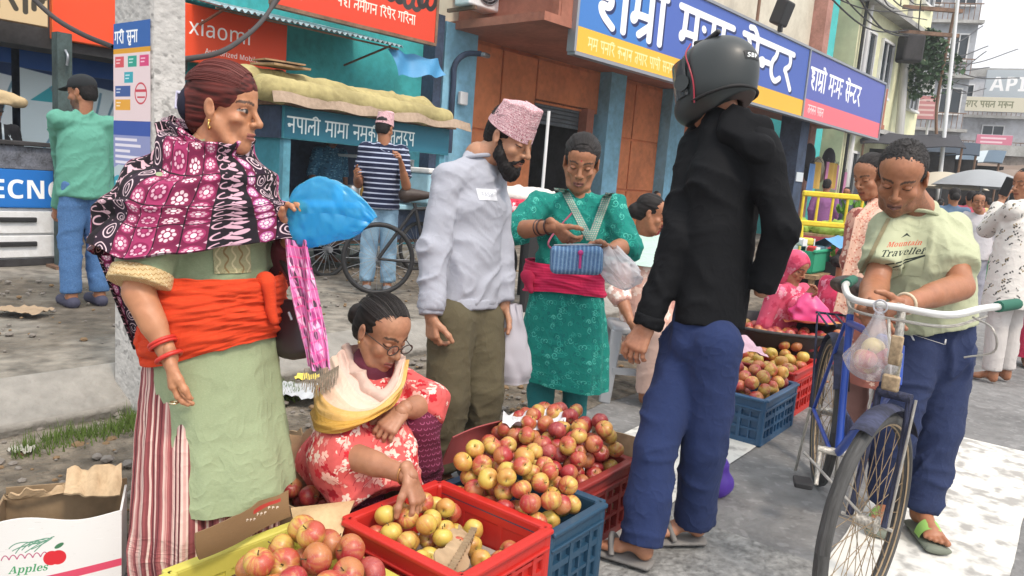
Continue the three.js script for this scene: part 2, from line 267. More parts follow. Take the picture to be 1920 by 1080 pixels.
function devText(c, glyphs, x, y, h, lw, colour, bars = true) { // glyphs: array of keys; returns the end x
  c.strokeStyle = c.fillStyle = colour; c.lineWidth = lw; c.lineCap = 'round'; c.lineJoin = 'round'; let start = x;
  for (const k of [...glyphs, ' ']) {
    const [w, ...strokes] = DEV[k];
    for (const s of strokes) { c.beginPath(); s.forEach(([px, py], i) => { const X = x + px * h, Y = y + py * h; if (!i) c.moveTo(X, Y); else if (i < s.length - 1) c.quadraticCurveTo(X, Y, x + (px + s[i + 1][0]) / 2 * h, y + (py + s[i + 1][1]) / 2 * h); else c.lineTo(X, Y); }); c.stroke(); }
    if ((k === ' ' || k === '।') && bars && x > start) { c.beginPath(); c.moveTo(start, y); c.lineTo(x - 0.05 * h, y); c.stroke(); }
    x += w * h; if (k === ' ') start = x;
  }
  return x;
}
const blossomTex = (base, spots, seed, leaf) => tex(256, 256, (g) => { g.fillStyle = base; g.fillRect(0, 0, 256, 256); const r = rng(seed); for (let i = 0; i < 34; i++) { const x = r() * 256, y = r() * 256, R0 = 9 + r() * 16, c = spots[Math.floor(r() * spots.length)]; for (const [dx, dy] of [[0, 0], [256, 0], [-256, 0], [0, 256], [0, -256]]) { g.fillStyle = c; for (let k = 0; k < 5; k++) { g.beginPath(); g.ellipse(x + dx + Math.cos(k * 1.257 + i) * R0 * 0.55, y + dy + Math.sin(k * 1.257 + i) * R0 * 0.55, R0 * 0.55, R0 * 0.38, k * 1.257 + i, 0, 7); g.fill(); } } if (leaf) { g.strokeStyle = leaf; g.lineWidth = 2.5; g.beginPath(); g.moveTo(x, y); g.quadraticCurveTo(x + 20, y + 10, x + 26, y + 34); g.stroke(); } } }, [0.34, 0.34]);
const foldFn = (amp, fx, fy, seed = 0, r = V(1, 0, 0), f = V(0, 0, 1)) => (x, y, z) => { const a = x * r.x + z * r.z, b = x * f.x + z * f.z, w = 0.7 * n3(a * 6 + seed, y * 6, b * 6), m = 0.12 + 0.88 * sstep(n3(a * 4 + seed * 3, y * 4, b * 4), -0.15, 0.6), sk = y * 0.55 * Math.sin(seed * 2.1 + 1), q = 1 - Math.abs(n3((a + sk) * fx + w + seed, (y + a * 0.5 * Math.cos(seed)) * fy + w * 1.5, (b - sk) * fx)); return amp * m * (2.2 * q * q * q - 0.6); };
// ---------------------------------------------------------------- the street: ground, kerb, crossing
const frameOf = (deg) => ({ S: V(Math.sin(R(deg)), 0, -Math.cos(R(deg))), N: V(-Math.cos(R(deg)), 0, -Math.sin(R(deg))), turn: R(90 - deg) });
const FB = frameOf(42), FC = frameOf(37);
const bp = (s, y, n, F = FB) => V(0, y, 0).addScaledVector(F.S, s).addScaledVector(F.N, n);
{
  const a = tileN(3, 5, 21), b = tileN(60, 3, 4), c = tileN(9, 4, 33), e = tileN(150, 1, 14);
  const asphalt = colourTex(1024, (u, v) => { const k = 0.17 + 0.03 * a(u, v) + 0.06 * b(u, v) + 0.035 * c(u, v) + (e(u, v) > 0.3 ? 0.05 : 0); return [k, k * 0.995, k * 0.99]; }, 4.2);
  const g = new THREE.PlaneGeometry(500, 500, 1, 1).rotateX(-Math.PI / 2); { const uv = g.attributes.uv; for (let i = 0; i < uv.count; i++) uv.setXY(i, g.attributes.position.getX(i), g.attributes.position.getZ(i)); }
  struct('road', g, mat({ map: asphalt, bumpMap: noiseTex(512, 90, 3, 1.6, 20, 235, 5), bumpScale: 0.006, roughness: 0.88 }));
  const strip = (s0, s1, n0, n1, y, jag, seed) => { // an uneven patch lying on the road
    const ns = Math.ceil((s1 - s0) / 0.08); return sheet(ns, 10, (u, v) => { const s = lerp(s0, s1, u), e = v === 0 || v === 1; return bp(s, y, lerp(n0 + jag * fbm(s * 3, seed, 0.5), n1 + jag * fbm(s * 3, seed + 9, 0.5), v) + 0, FC).add(V(0, e ? 0 : 0, 0)); }, s1 - s0, n1 - n0);
  };
  const pt = tileN(5, 5, 41), pf = tileN(26, 4, 2);
  const paint = colourTex(512, (u, v) => { const w = clamp(0.8 + pt(u, v) * 0.55 + pf(u, v) * 0.9, 0, 1), k = lerp(0.34, 0.66, sstep(w, 0.3, 0.8)); return [k, k * 0.985, k * 0.93]; }, 1.6);
  const paintM = mat({ map: paint, bumpMap: GRAIN, bumpScale: 0.002, roughness: 0.8 });
  for (const [s0, s1, n0, n1] of [[0.6, 4.35, 1.2, 1.78], [0.4, 5.0, 0.03, 0.58], [0.4, 5.0, -1.12, -0.55]]) struct('crossing_stripe', strip(s0, s1, n0, n1, 0.006, 0.015, s0 * 7 + n0), paintM);
  { const q = tileN(5, 5, 91), q2 = tileN(50, 3, 27); struct('road_patch', strip(0.3, 2.75, 0.57, 1.22, 0.003, 0.05, 4.4), mat({ map: colourTex(512, (u, v) => { const k = 0.25 * (1 + q(u, v) * 0.3 + q2(u, v) * 0.55); return [k, k, k * 0.97]; }, 1.3), bumpMap: noiseTex(256, 60, 3, 0.9, 0, 255, 15), bumpScale: 0.008, roughness: 0.95 })); }
  // worn earth along the kerb
  const d1 = tileN(6, 5, 61), d2 = tileN(40, 3, 12), d3 = tileN(2, 3, 71);
  const soil = colourTex(512, (u, v) => { const k = 0.9 + d1(u, v) * 0.6 + d2(u, v) * 0.7, w = clamp(0.5 + d3(u, v), 0, 1); return [lerp(0.12, 0.22, w) * k, lerp(0.094, 0.195, w) * k, lerp(0.066, 0.16, w) * k]; }, 2.2);
  const sg = sheet(160, 24, (u, v) => { const s = lerp(-2, 14, u), n = lerp(2.15 + 0.2 * fbm(s * 1.5, 2, 1), 3.75, v), e = Math.min(v * 5, 1); return bp(s, 0.003 + e * (0.018 + 0.03 * fbm(s * 3, n * 3, 4, 4)), n, FC); }, 16, 1.6);
  struct('earth', sg, mat({ map: soil, bumpMap: noiseTex(256, 30, 4, 0.7, 0, 255, 8), bumpScale: 0.015, roughness: 1 }));
  // pavement and its edge slabs
  const c1 = tileN(3, 5, 81), c2 = tileN(40, 3, 22);
  const conc = colourTex(512, (u, v) => { const k = 0.235 * (1 + c1(u, v) * 0.35 + c2(u, v) * 0.3); return [k, k * 0.95, k * 0.86]; }, 2.4);
  const concM = mat({ map: conc, bumpMap: GRAIN, bumpScale: 0.006, roughness: 0.95 });
  const dirtyTop = colourTex(512, (u, v) => { const w = sstep(c1(u, v) + 0.5 * d1(u, v), -0.25, 0.3), k = 1 + c2(u, v) * 0.6 + d2(u, v) * 0.35; return [lerp(0.12, 0.215, w) * k, lerp(0.1, 0.195, w) * k, lerp(0.076, 0.165, w) * k]; }, 3.1);
  struct('pavement', sheet(220, 40, (u, v) => { const s = lerp(-6, 45, u), n = lerp(3.86, 10.4, v); return bp(s, 0.15 + 0.02 * fbm(s * 1.3, n * 1.3, 3) + (n > 5.2 && n < 7 ? 0.015 * fbm(s * 6, n * 6, 1) : 0), n, FC); }, 51, 6.5), mat({ map: dirtyTop, bumpMap: noiseTex(256, 26, 4, 0.8, 0, 255, 18), bumpScale: 0.012, roughness: 1 }));
  const kerb = struct('kerb', bp && box(52, 0.12, 0.2, 20, 0.055, 0), concM, bp(0, 0, 3.98, FC)); kerb.rotation.y = FC.turn;
  const r = rng(5);
  for (let i = 0; i < 16; i++) { // each kerb slab
    const len = 1.15 + r() * 0.2, g = rbox(len - 0.02, 0.2, 0.36, 0.03, 0, 0, 0, 0, 0.32 + r() * 0.08, (r() - 0.5) * 0.02), o = part(kerb, 'slab', g, concM);
    o.position.set(-2.2 + i * 1.27, 0.045 + (r() - 0.5) * 0.02, 0.24 + (r() - 0.5) * 0.03);
  }
}
// grass and litter against the kerb
{
  const r = rng(77), g = [];
  for (let i = 0; i < 5200; i++) {
    const s = 0.9 + r() * 1.6, n = 3.22 + (r() + r()) * 0.17 - 0.02, p = bp(s, 0.02, n, FC); if (fbm(s * 4, n * 4, 8) < -0.06) continue; const h = 0.02 + r() * 0.075, a = r() * 6.28, w = 0.003;
    const q = new THREE.BufferGeometry(), dx = Math.cos(a), dz = Math.sin(a), lx = (r() - 0.5) * 0.06, lz = (r() - 0.5) * 0.06; q.setAttribute('position', new THREE.Float32BufferAttribute([p.x - dx * w, p.y, p.z - dz * w, p.x + dx * w, p.y, p.z + dz * w, p.x + lx, p.y + h, p.z + lz], 3)); q.computeVertexNormals(); g.push(q);
  }
  tag(part(scene, 'grass', g, plain(0.1, 0.16, 0.03, { roughness: 1 })), 'short green grass growing along the foot of the kerb slabs', 'grass', null, 'stuff');
  const stones = []; const leaf = [];
  for (let i = 0; i < 1500; i++) {
    const far = r() < 0.5, s = far ? -0.5 + r() * 8 : -0.3 + r() * 5, n = far ? 4.4 + r() * 2.6 : 2.35 + r() * 1.2, p = bp(s, far ? 0.16 : 0.025, n, FC), e = 0.006 + r() * r() * 0.028;
    const q = new THREE.IcosahedronGeometry(e, 0); q.scale(1, 0.6, 0.8 + r() * 0.5); q.rotateY(r() * 6); q.translate(p.x, p.y + e * 0.2, p.z); (r() < 0.72 ? stones : leaf).push(q);
  }
  tag(part(scene, 'gravel', stones, plain(0.2, 0.18, 0.16, { roughness: 1 })), 'loose grey gravel scattered on the earth and the pavement', 'gravel', null, 'stuff');
  tag(part(scene, 'litter', leaf, plain(0.2, 0.13, 0.07, { roughness: 1 })), 'small brown bits of litter lying on the earth and pavement', 'litter', null, 'stuff');
  const scrap = (name, label, cat, p, w, h, m, seed, y = 0.02) => { const o = thing(name, label, cat, p); part(o, 'sheet', sheet(14, 10, (u, v) => V((u - 0.5) * w, y + 0.05 * w * (1 + fbm(u * 5, v * 5, seed)) + 0.04 * Math.abs(fbm(u * 11, v * 11, seed)), (v - 0.5) * h), w, h), m); return o; };
  scrap('cardboard_scrap', 'flattened pale cardboard scrap lying on the pavement at the left', 'cardboard', gp(40, 588, 0.16), 0.32, 0.2, plain(0.36, 0.26, 0.17), 3, 0.005);
  scrap('plastic_scrap', 'crumpled white plastic sheet on the ground behind the crouching woman', 'plastic', gp(560, 745, 0.03), 0.24, 0.26, plain(0.5, 0.52, 0.55, { roughness: 0.4 }), 5);
  scrap('ground_bit', 'yellow paper scrap lying beside the crumpled white plastic', 'paper', gp(575, 730, 0.03), 0.12, 0.1, plain(0.75, 0.62, 0.12), 9, 0.06);
  scrap('ground_bit', 'small whitish stone on the earth near the kerb', 'paper', gp(40, 850, 0.03), 0.09, 0.05, plain(0.4, 0.39, 0.35), 12, 0.005);  // thin grey sheet standing in for a flat whitish stone
}
// ---------------------------------------------------------------- teal shop with the orange signs
const M = {
  teal: worn(0.045, 0.38, 0.4, 0.22, 2), blue: worn(0.22, 0.46, 0.62, 0.14, 2), orange: worn(0.62, 0.21, 0.085, 0.14, 2.4), brown: worn(0.34, 0.13, 0.085, 0.16, 2), dark: worn(0.035, 0.033, 0.035, 0.3, 1), navy: worn(0.035, 0.055, 0.1, 0.25, 1),
  darkteal: worn(0.04, 0.21, 0.27, 0.2, 1.3), metal: plain(0.35, 0.37, 0.4, { metalness: 0.7, roughness: 0.45 }), rust: worn(0.2, 0.12, 0.08, 0.35, 0.8), white: worn(0.72, 0.73, 0.74, 0.08, 1.2), grey: worn(0.33, 0.34, 0.35, 0.2, 2.5), black: plain(0.02, 0.02, 0.022, { roughness: 0.6 }), cream: worn(0.62, 0.6, 0.5, 0.12, 3),
  wood: worn(0.3, 0.19, 0.1, 0.25, 0.6), skyblue: worn(0.33, 0.55, 0.66, 0.12, 1.5), concrete: worn(0.4, 0.4, 0.39, 0.22, 1.2),
};
const textPanel = (w, h, px, draw) => { const t = tex(Math.round(w * px), Math.round(h * px), draw, null); t.wrapS = t.wrapT = THREE.ClampToEdgeWrapping; return mat({ map: t, roughness: 0.6 }); };
const plate = (w, h, x, y, z) => new THREE.PlaneGeometry(w, h).translate(x, y, z);   // printed face of a sign
{
  const o = thing('shop_building', 'teal painted shop with open dark front and orange signs above', 'building', bp(0, 0, 9), FB.turn);
  part(o, 'wall', [box(3.85, 2.9, 0.2, 5.8, 1.45, -0.1)], M.teal);
  part(o, 'upper_wall', box(8.6, 3.6, 0.2, 3.45, 4.7, -0.1), M.teal);
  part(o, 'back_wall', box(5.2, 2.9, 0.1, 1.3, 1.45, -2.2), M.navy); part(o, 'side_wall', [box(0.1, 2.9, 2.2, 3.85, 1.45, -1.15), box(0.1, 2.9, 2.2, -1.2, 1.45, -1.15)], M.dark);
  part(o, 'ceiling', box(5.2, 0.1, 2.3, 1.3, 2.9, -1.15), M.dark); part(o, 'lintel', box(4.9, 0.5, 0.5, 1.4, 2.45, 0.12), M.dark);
  for (const x of [4.35, 5.35, 6.35, 7.25]) part(o, 'shutter_panel', rbox(0.94, 2.0, 0.05, 0.02, x, 1.15, 0.03), M.darkteal);
  part(o, 'pillar', box(0.16, 3.6, 0.35, 7.66, 1.8, 0.1), M.navy);
  for (const [w, x, y, c] of [[0.9, 1.9, 1.75, 0], [0.95, 2.9, 1.72, 1], [0.8, 0.95, 1.8, 2]]) part(o, 'poster', plate(w, 1.1, x, y, -0.44), textPanel(w, 1.1, 160, (g, W, h) => {
    g.fillStyle = ['#dfe9ee', '#d5e6ec', '#b9d2e2'][c]; g.fillRect(0, 0, W, h); g.fillStyle = '#1c57a6'; g.fillRect(0, 0, W, h * 0.2); g.fillStyle = '#173a6c'; g.beginPath(); g.moveTo(0, h * 0.2); g.lineTo(W, h * 0.32); g.lineTo(W, h * 0.2); g.fill();
    g.fillStyle = '#35a9b8'; g.beginPath(); g.moveTo(W * 0.1, h * 0.5); g.lineTo(W * 0.4, h * 0.28); g.lineTo(W * 0.35, h * 0.5); g.fill(); g.strokeStyle = '#6b93a8'; g.lineWidth = 4; for (let i = 0; i < 5; i++) { g.beginPath(); g.moveTo(W * (0.2 + i * 0.15), h); g.quadraticCurveTo(W * (0.5 + i * 0.1), h * 0.6, W * (0.3 + i * 0.18), h * 0.35); g.stroke(); }
  }));
}
{ // the orange sign board, cut behind the pole
  const o = thing('shop_sign', 'orange shop sign with white lettering behind the concrete pole', 'sign', bp(2.48, 2.3, 8.6), FB.turn), w = 2.56, h = 0.62;
  part(o, 'board', rbox(w, h, 0.08, 0.01, w / 2, h / 2, 0), worn(0.78, 0.13, 0.03, 0.06, 1));
  part(o, 'print', plate(w - 0.02, h - 0.02, w / 2, h / 2, 0.043), textPanel(w, h, 400, (g, W, H) => {
    g.fillStyle = '#ea4a1c'; g.fillRect(0, 0, W, H); g.fillStyle = '#fff'; g.font = '100px sans-serif'; g.fillText('xiaomi', W * 0.525, H * 0.52); g.font = '32px sans-serif'; g.fillText('Authorized Mobile Corner', W * 0.6, H * 0.82);
  }));
}
{
  const o = thing('name_board', 'small beige board with dark hand lettering hanging top left', 'sign', bp(1.72, 2.34, 8.2), FB.turn);
  part(o, 'board', rbox(0.62, 0.5, 0.05, 0.01, 0.31, 0.25, 0), M.wood); part(o, 'print', plate(0.6, 0.48, 0.31, 0.25, 0.028), textPanel(0.6, 0.48, 300, (g, W, H) => { g.fillStyle = '#cdb48c'; g.fillRect(0, 0, W, H); devText(g, ['प', 'स', 'ल'], 20, 35, 80, 13, '#3a3326'); }));
}
{ // corrugated awning
  const o = thing('corrugated_awning', 'rusty blue-grey corrugated metal awning above the orange sign', 'awning', bp(3.85, 2.84, 9), FB.turn), wv = 0.075;
  const mk = (x0, x1, dz) => thick(Math.round((x1 - x0) / wv * 6), 3, (u, v) => V(lerp(x0, x1, u), lerp(0.24, 0, v) + 0.016 * Math.sin(lerp(x0, x1, u) / wv * 6.283) + dz, lerp(0.02, 1.12, v)), 0.003, x1 - x0, 1.1);
  const m = worn(0.34, 0.42, 0.46, 0.45, 1, { metalness: 0.3, roughness: 0.55 });
  part(o, 'corrugated_sheet', mk(0, 0.85, 0), m); part(o, 'corrugated_sheet', mk(0.8, 1.65, 0.006), m); part(o, 'corrugated_sheet', mk(1.6, 2.45, 0.012), m);
  part(o, 'bracket', [bar(V(0.1, -0.2, 0.05), V(0.1, 0, 1.05), 0.015), bar(V(2.3, -0.2, 0.05), V(2.3, 0, 1.05), 0.015), bar(V(0, -0.015, 1.02), V(2.45, -0.015, 1.02), 0.012)], M.rust);
}
{ // red banner with the white lettering
  const w = 2.35, h = 1.15, o = thing('banner_sign', 'red hoarding with white lettering and round goods pictures above awning', 'sign', bp(4.5, 3.0, 7.95), FB.turn);
  part(o, 'board', box(w, h, 0.06, w / 2, h / 2, 0), M.rust); part(o, 'print', plate(w, h, w / 2, h / 2, 0.033), textPanel(w, h, 420, (g, W, H) => {
    g.fillStyle = '#dc4226'; g.fillRect(0, 0, W, H); devText(g, ['स', 'य', 'क'], 20, H * 0.77, 60, 9, '#fff'); devText(g, ['य', 'ह', 'ा', ' ', 'ल', 'म', 'ी', 'ग', 'न', ' ', 'ि', 'र', 'प', 'े', 'र', ' ', 'ग', 'ि', 'र', 'न', '।'], W * 0.34, H * 0.76, 46, 6.5, '#ffe9dc');
    for (const [x, y, q] of [[0.71, 0.57, 0], [0.83, 0.6, 1], [0.93, 0.55, 2]]) { g.lineWidth = 26; g.strokeStyle = ['#2b2626', '#3d3a3a', '#24201f'][q]; for (const dx of [-0.03, 0.03]) { g.beginPath(); g.ellipse((x + dx) * W, y * H, 30, 44, 0.3, 0, 7); g.stroke(); } }
    g.fillStyle = '#fff'; g.beginPath(); g.arc(W * 0.56, H * 0.62, 20, 0, 7); g.fill();
  }));
  part(o, 'frame', [box(w + 0.06, 0.04, 0.09, w / 2, -0.02, 0), box(0.04, h, 0.09, w + 0.02, h / 2, 0), box(0.04, h, 0.09, -0.02, h / 2, 0)], M.rust);
}
{ // blue tarpaulin scrap at the end of the awning
  const o = thing('tarpaulin', 'torn blue tarpaulin hanging from the end of the awning', 'tarpaulin', bp(6.2, 2.84, 7.95), FB.turn);
  part(o, 'sheet', sheet(16, 12, (u, v) => V(u * 0.85 + 0.06 * v, -v * (0.34 - 0.12 * u) - 0.02 + 0.02 * Math.sin(u * 14), 0.05 * Math.sin(u * 9 + v * 3) + v * 0.05 - 0.4 * (1 - v) * 0.3), 0.85, 0.34), mat({ map: tex(64, 64, (g) => { g.fillStyle = '#3d86b8'; g.fillRect(0, 0, 64, 64); g.strokeStyle = '#6aa9cd'; for (let i = 0; i < 64; i += 8) { g.beginPath(); g.moveTo(i, 0); g.lineTo(i, 64); g.moveTo(0, i); g.lineTo(64, i); g.stroke(); } }, [0.1, 0.1]), roughness: 0.5 }));
}
// ---------------------------------------------------------------- orange building with the projecting canopy
{
  const o = thing('orange_building', 'orange building with pale blue columns and a brown canopy', 'building', bp(7.8, 0, 9), FB.turn);
  const X = (s) => s - 7.8;
  part(o, 'wall', [box(2.35, 3.6, 0.3, X(9.1), 1.8, -0.2), box(4.2, 0.95, 0.3, X(11.3), 3.13, -0.2), box(5.6, 3.6, 0.3, X(14.95), 1.8, -0.2)], M.orange);
  for (const [s0, s1, y0, y1] of [[8.55, 10.22, 0.1, 2.02], [8.55, 9.32, 2.06, 3.4], [9.36, 10.22, 2.06, 3.4], [10.26, 12.05, 2.72, 3.4], [12.75, 13.35, 0.1, 1.2], [13.39, 14.4, 0.1, 1.2], [12.75, 13.35, 1.24, 2.25], [13.39, 14.4, 1.24, 2.25], [12.75, 13.35, 2.29, 3.4], [13.39, 14.4, 2.29, 3.4], [15.15, 16.2, 0.1, 2.2], [15.15, 16.2, 2.24, 3.4], [16.24, 17.6, 0.1, 2.2]])
    part(o, 'panel', rbox(s1 - s0, y1 - y0, 0.04, 0.008, X((s0 + s1) / 2), (y0 + y1) / 2, -0.03), M.orange);
  part(o, 'column', [box(0.68, 3.55, 0.4, X(8.16), 1.77, 0.02)], M.blue); part(o, 'column', box(0.52, 3.55, 0.35, X(12.4), 1.77, 0.05), M.blue); part(o, 'column', box(0.62, 3.55, 0.35, X(14.76), 1.77, 0.05), M.blue);
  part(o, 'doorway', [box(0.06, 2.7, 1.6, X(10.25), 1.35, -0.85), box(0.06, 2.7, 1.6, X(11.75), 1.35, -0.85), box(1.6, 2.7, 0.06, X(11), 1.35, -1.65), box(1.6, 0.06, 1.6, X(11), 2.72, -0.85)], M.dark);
  const sh = part(o, 'shutter', [0, 1, 2, 3, 4].map((i) => rbox(1.46, 0.07, 0.05, 0.02, X(11), 2.64 - i * 0.075, -0.12)), worn(0.1, 0.12, 0.14, 0.2, 0.6));
  part(o, 'door_post', box(0.22, 2.7, 0.2, X(11.75), 1.35, 0), M.brown);
  part(o, 'soffit', box(15, 0.12, 2.1, X(15.5), 3.52, 0.95), M.brown); part(o, 'canopy', [box(14.6, 1.1, 0.12, X(15.6), 4.02, 1.93), box(0.14, 0.5, 2.1, X(8.42), 3.83, 0.95), box(0.1, 0.28, 2.1, X(8.28), 4.2, 0.95)], M.brown);
  part(o, 'upper_wall', box(14.8, 5, 0.3, X(15.2), 6.1, -0.3), M.cream);
  // deep dark shop rooms further along
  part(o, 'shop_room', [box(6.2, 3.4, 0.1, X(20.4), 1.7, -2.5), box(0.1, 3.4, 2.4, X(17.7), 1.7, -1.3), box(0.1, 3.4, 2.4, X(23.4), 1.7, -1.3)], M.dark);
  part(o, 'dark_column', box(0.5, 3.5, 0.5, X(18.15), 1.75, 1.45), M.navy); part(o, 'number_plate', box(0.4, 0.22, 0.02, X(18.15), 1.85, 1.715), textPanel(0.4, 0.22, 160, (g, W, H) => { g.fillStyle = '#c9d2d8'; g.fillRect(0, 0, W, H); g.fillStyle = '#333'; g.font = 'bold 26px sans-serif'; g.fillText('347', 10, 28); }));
  part(o, 'curtain', sheet(30, 8, (u, v) => V(X(lerp(16.75, 17.5, u)), lerp(2.75, 1.0, v), 0.12 + 0.05 * Math.sin(u * 26)), 0.8, 1.7), cloth(0.6, 0.6, 0.62));
  for (let i = 0; i < 5; i++) part(o, 'hanging_goods', new Field().ell(V(X(19.1 + i * 0.75), 2.5 - (i % 2) * 0.3, 0.9), [0.2, 0.35, 0.18]).ell(V(X(19.3 + i * 0.75), 2.1, 0.9), [0.15, 0.3, 0.15]).geo(0.05), i === 3 ? cloth(0.45, 0.42, 0.3) : cloth(0.04, 0.04, 0.05));
}
const signBoard = (name, label, s0, s1, y0, y1, n, split, draw) => {
  const w = s1 - s0, h = y1 - y0, o = thing(name, label, 'sign', bp(s0, y0, n), FB.turn);
  part(o, 'board', box(w, h, 0.1, w / 2, h / 2, 0), M.metal);
  part(o, 'print', plate(w - 0.03, h - 0.03, w / 2, h / 2, 0.054), textPanel(w, h, 160, draw));
  part(o, 'frame', [box(w + 0.04, 0.05, 0.14, w / 2, -0.02, 0.01), box(w + 0.04, 0.05, 0.14, w / 2, h + 0.02, 0.01), box(0.05, h, 0.14, -0.02, h / 2, 0.01), box(0.05, h, 0.14, w + 0.02, h / 2, 0.01)], M.metal);
  return o;
};
signBoard('restaurant_sign', 'long blue and yellow sign board with big white lettering above helmeted man', 8.65, 16.95, 3.15, 4.62, 7, 0.3, (g, W, H) => {
  g.fillStyle = '#4a66b6'; g.fillRect(0, 0, W, H); g.fillStyle = '#3f7cc6'; g.fillRect(0, 0, W * 0.22, H); g.fillStyle = '#f4b83c'; g.fillRect(0, H * 0.76, W, H);
  g.save(); g.translate(0, 0); const word = ['ह', 'ा', 'म्र', 'ो', ' ', 'म', 'ः', 'म', 'ः', ' ', 'से', 'न्', 'ट', 'र'];
  for (const [dx, col, lw] of [[6, '#16285e', 21], [0, '#ffffff', 19]]) { g.save(); g.translate(dx, dx); g.scale(1.28, 1); devText(g, word, 34, H * 0.17, H * 0.5, lw, col); g.restore(); }
  devText(g, ['म', 'म', ' ', 'प', 'न', 'ि', 'र', ' ', 'क', 'ब', 'ा', 'ब', ' ', 'त', 'य', 'ा', 'र', ' ', 'प', 'ा', 'य', 'ो', ' ', 'स', 'न', 'म', 'ा', ' ', 'ब', 'स', 'न', ' ', 'ग', 'र', 'म', ' ', 'ट', 'ल', 'म', 'स'], 45, H * 0.84, H * 0.11, 3.6, '#fbe3a6'); g.restore();
});
signBoard('restaurant_sign', 'second blue sign board with pink lower band further along the street', 17.0, 22.4, 3.15, 4.62, 7, 0.3, (g, W, H) => {
  g.fillStyle = '#5a66b0'; g.fillRect(0, 0, W, H); g.fillStyle = '#e8707c'; g.fillRect(0, H * 0.72, W, H);
  devText(g, ['ह', 'ा', 'म्र', 'ो', ' ', 'म', 'ः', 'म', 'ः', ' ', 'से', 'न्', 'ट', 'र'], 25, H * 0.24, H * 0.3, 11, '#fff'); devText(g, ['त', 'ल', 'ब', 'न', ' ', 'प', 'स', 'ल'], 40, H * 0.8, H * 0.12, 4, '#fbd9d9');
});
{ // air conditioner on the canopy
  const o = thing('air_conditioner', 'white air conditioner unit with round fan mounted beside the canopy', 'air conditioner', bp(7.75, 3.72, 8.4), FB.turn);
  part(o, 'casing', rbox(0.85, 0.62, 0.32, 0.03, 0.42, 0.32, 0), M.white); part(o, 'fan_grille', [0.08, 0.14, 0.2, 0.25].map((r) => new THREE.TorusGeometry(r, 0.008, 6, 28).translate(0.36, 0.32, 0.17)).concat([0, 1, 2, 3].map((i) => xf(box(0.5, 0.008, 0.008), { rz: i * 0.785, p: V(0.36, 0.32, 0.172) }))), M.metal); part(o, 'fan', new THREE.CylinderGeometry(0.24, 0.24, 0.02, 24).rotateX(1.5708).translate(0.36, 0.32, 0.155), M.black); part(o, 'bracket', [box(0.05, 0.05, 0.6, 0.1, -0.02, -0.1), box(0.05, 0.05, 0.6, 0.75, -0.02, -0.1)], M.rust);
}
{ // pipe with a lamp on the pale blue column
  const o = thing('wall_lamp', 'black bent pipe with a small lamp on pale blue column', 'lamp', bp(7.98, 1.6, 8.72), FB.turn);
  part(o, 'pipe', tube([V(0, 0, 0), V(0, 1.0, 0), V(0, 1.35, 0.02), V(0.12, 1.5, 0.1), V(0.35, 1.54, 0.2)], 0.045, 30, 8), M.navy); part(o, 'lamp_head', rbox(0.2, 0.07, 0.1, 0.03, 0.42, 1.53, 0.22, 0.3), M.metal); part(o, 'junction_box', rbox(0.16, 0.2, 0.08, 0.02, 0.2, 0.85, 0.02), M.white);
}
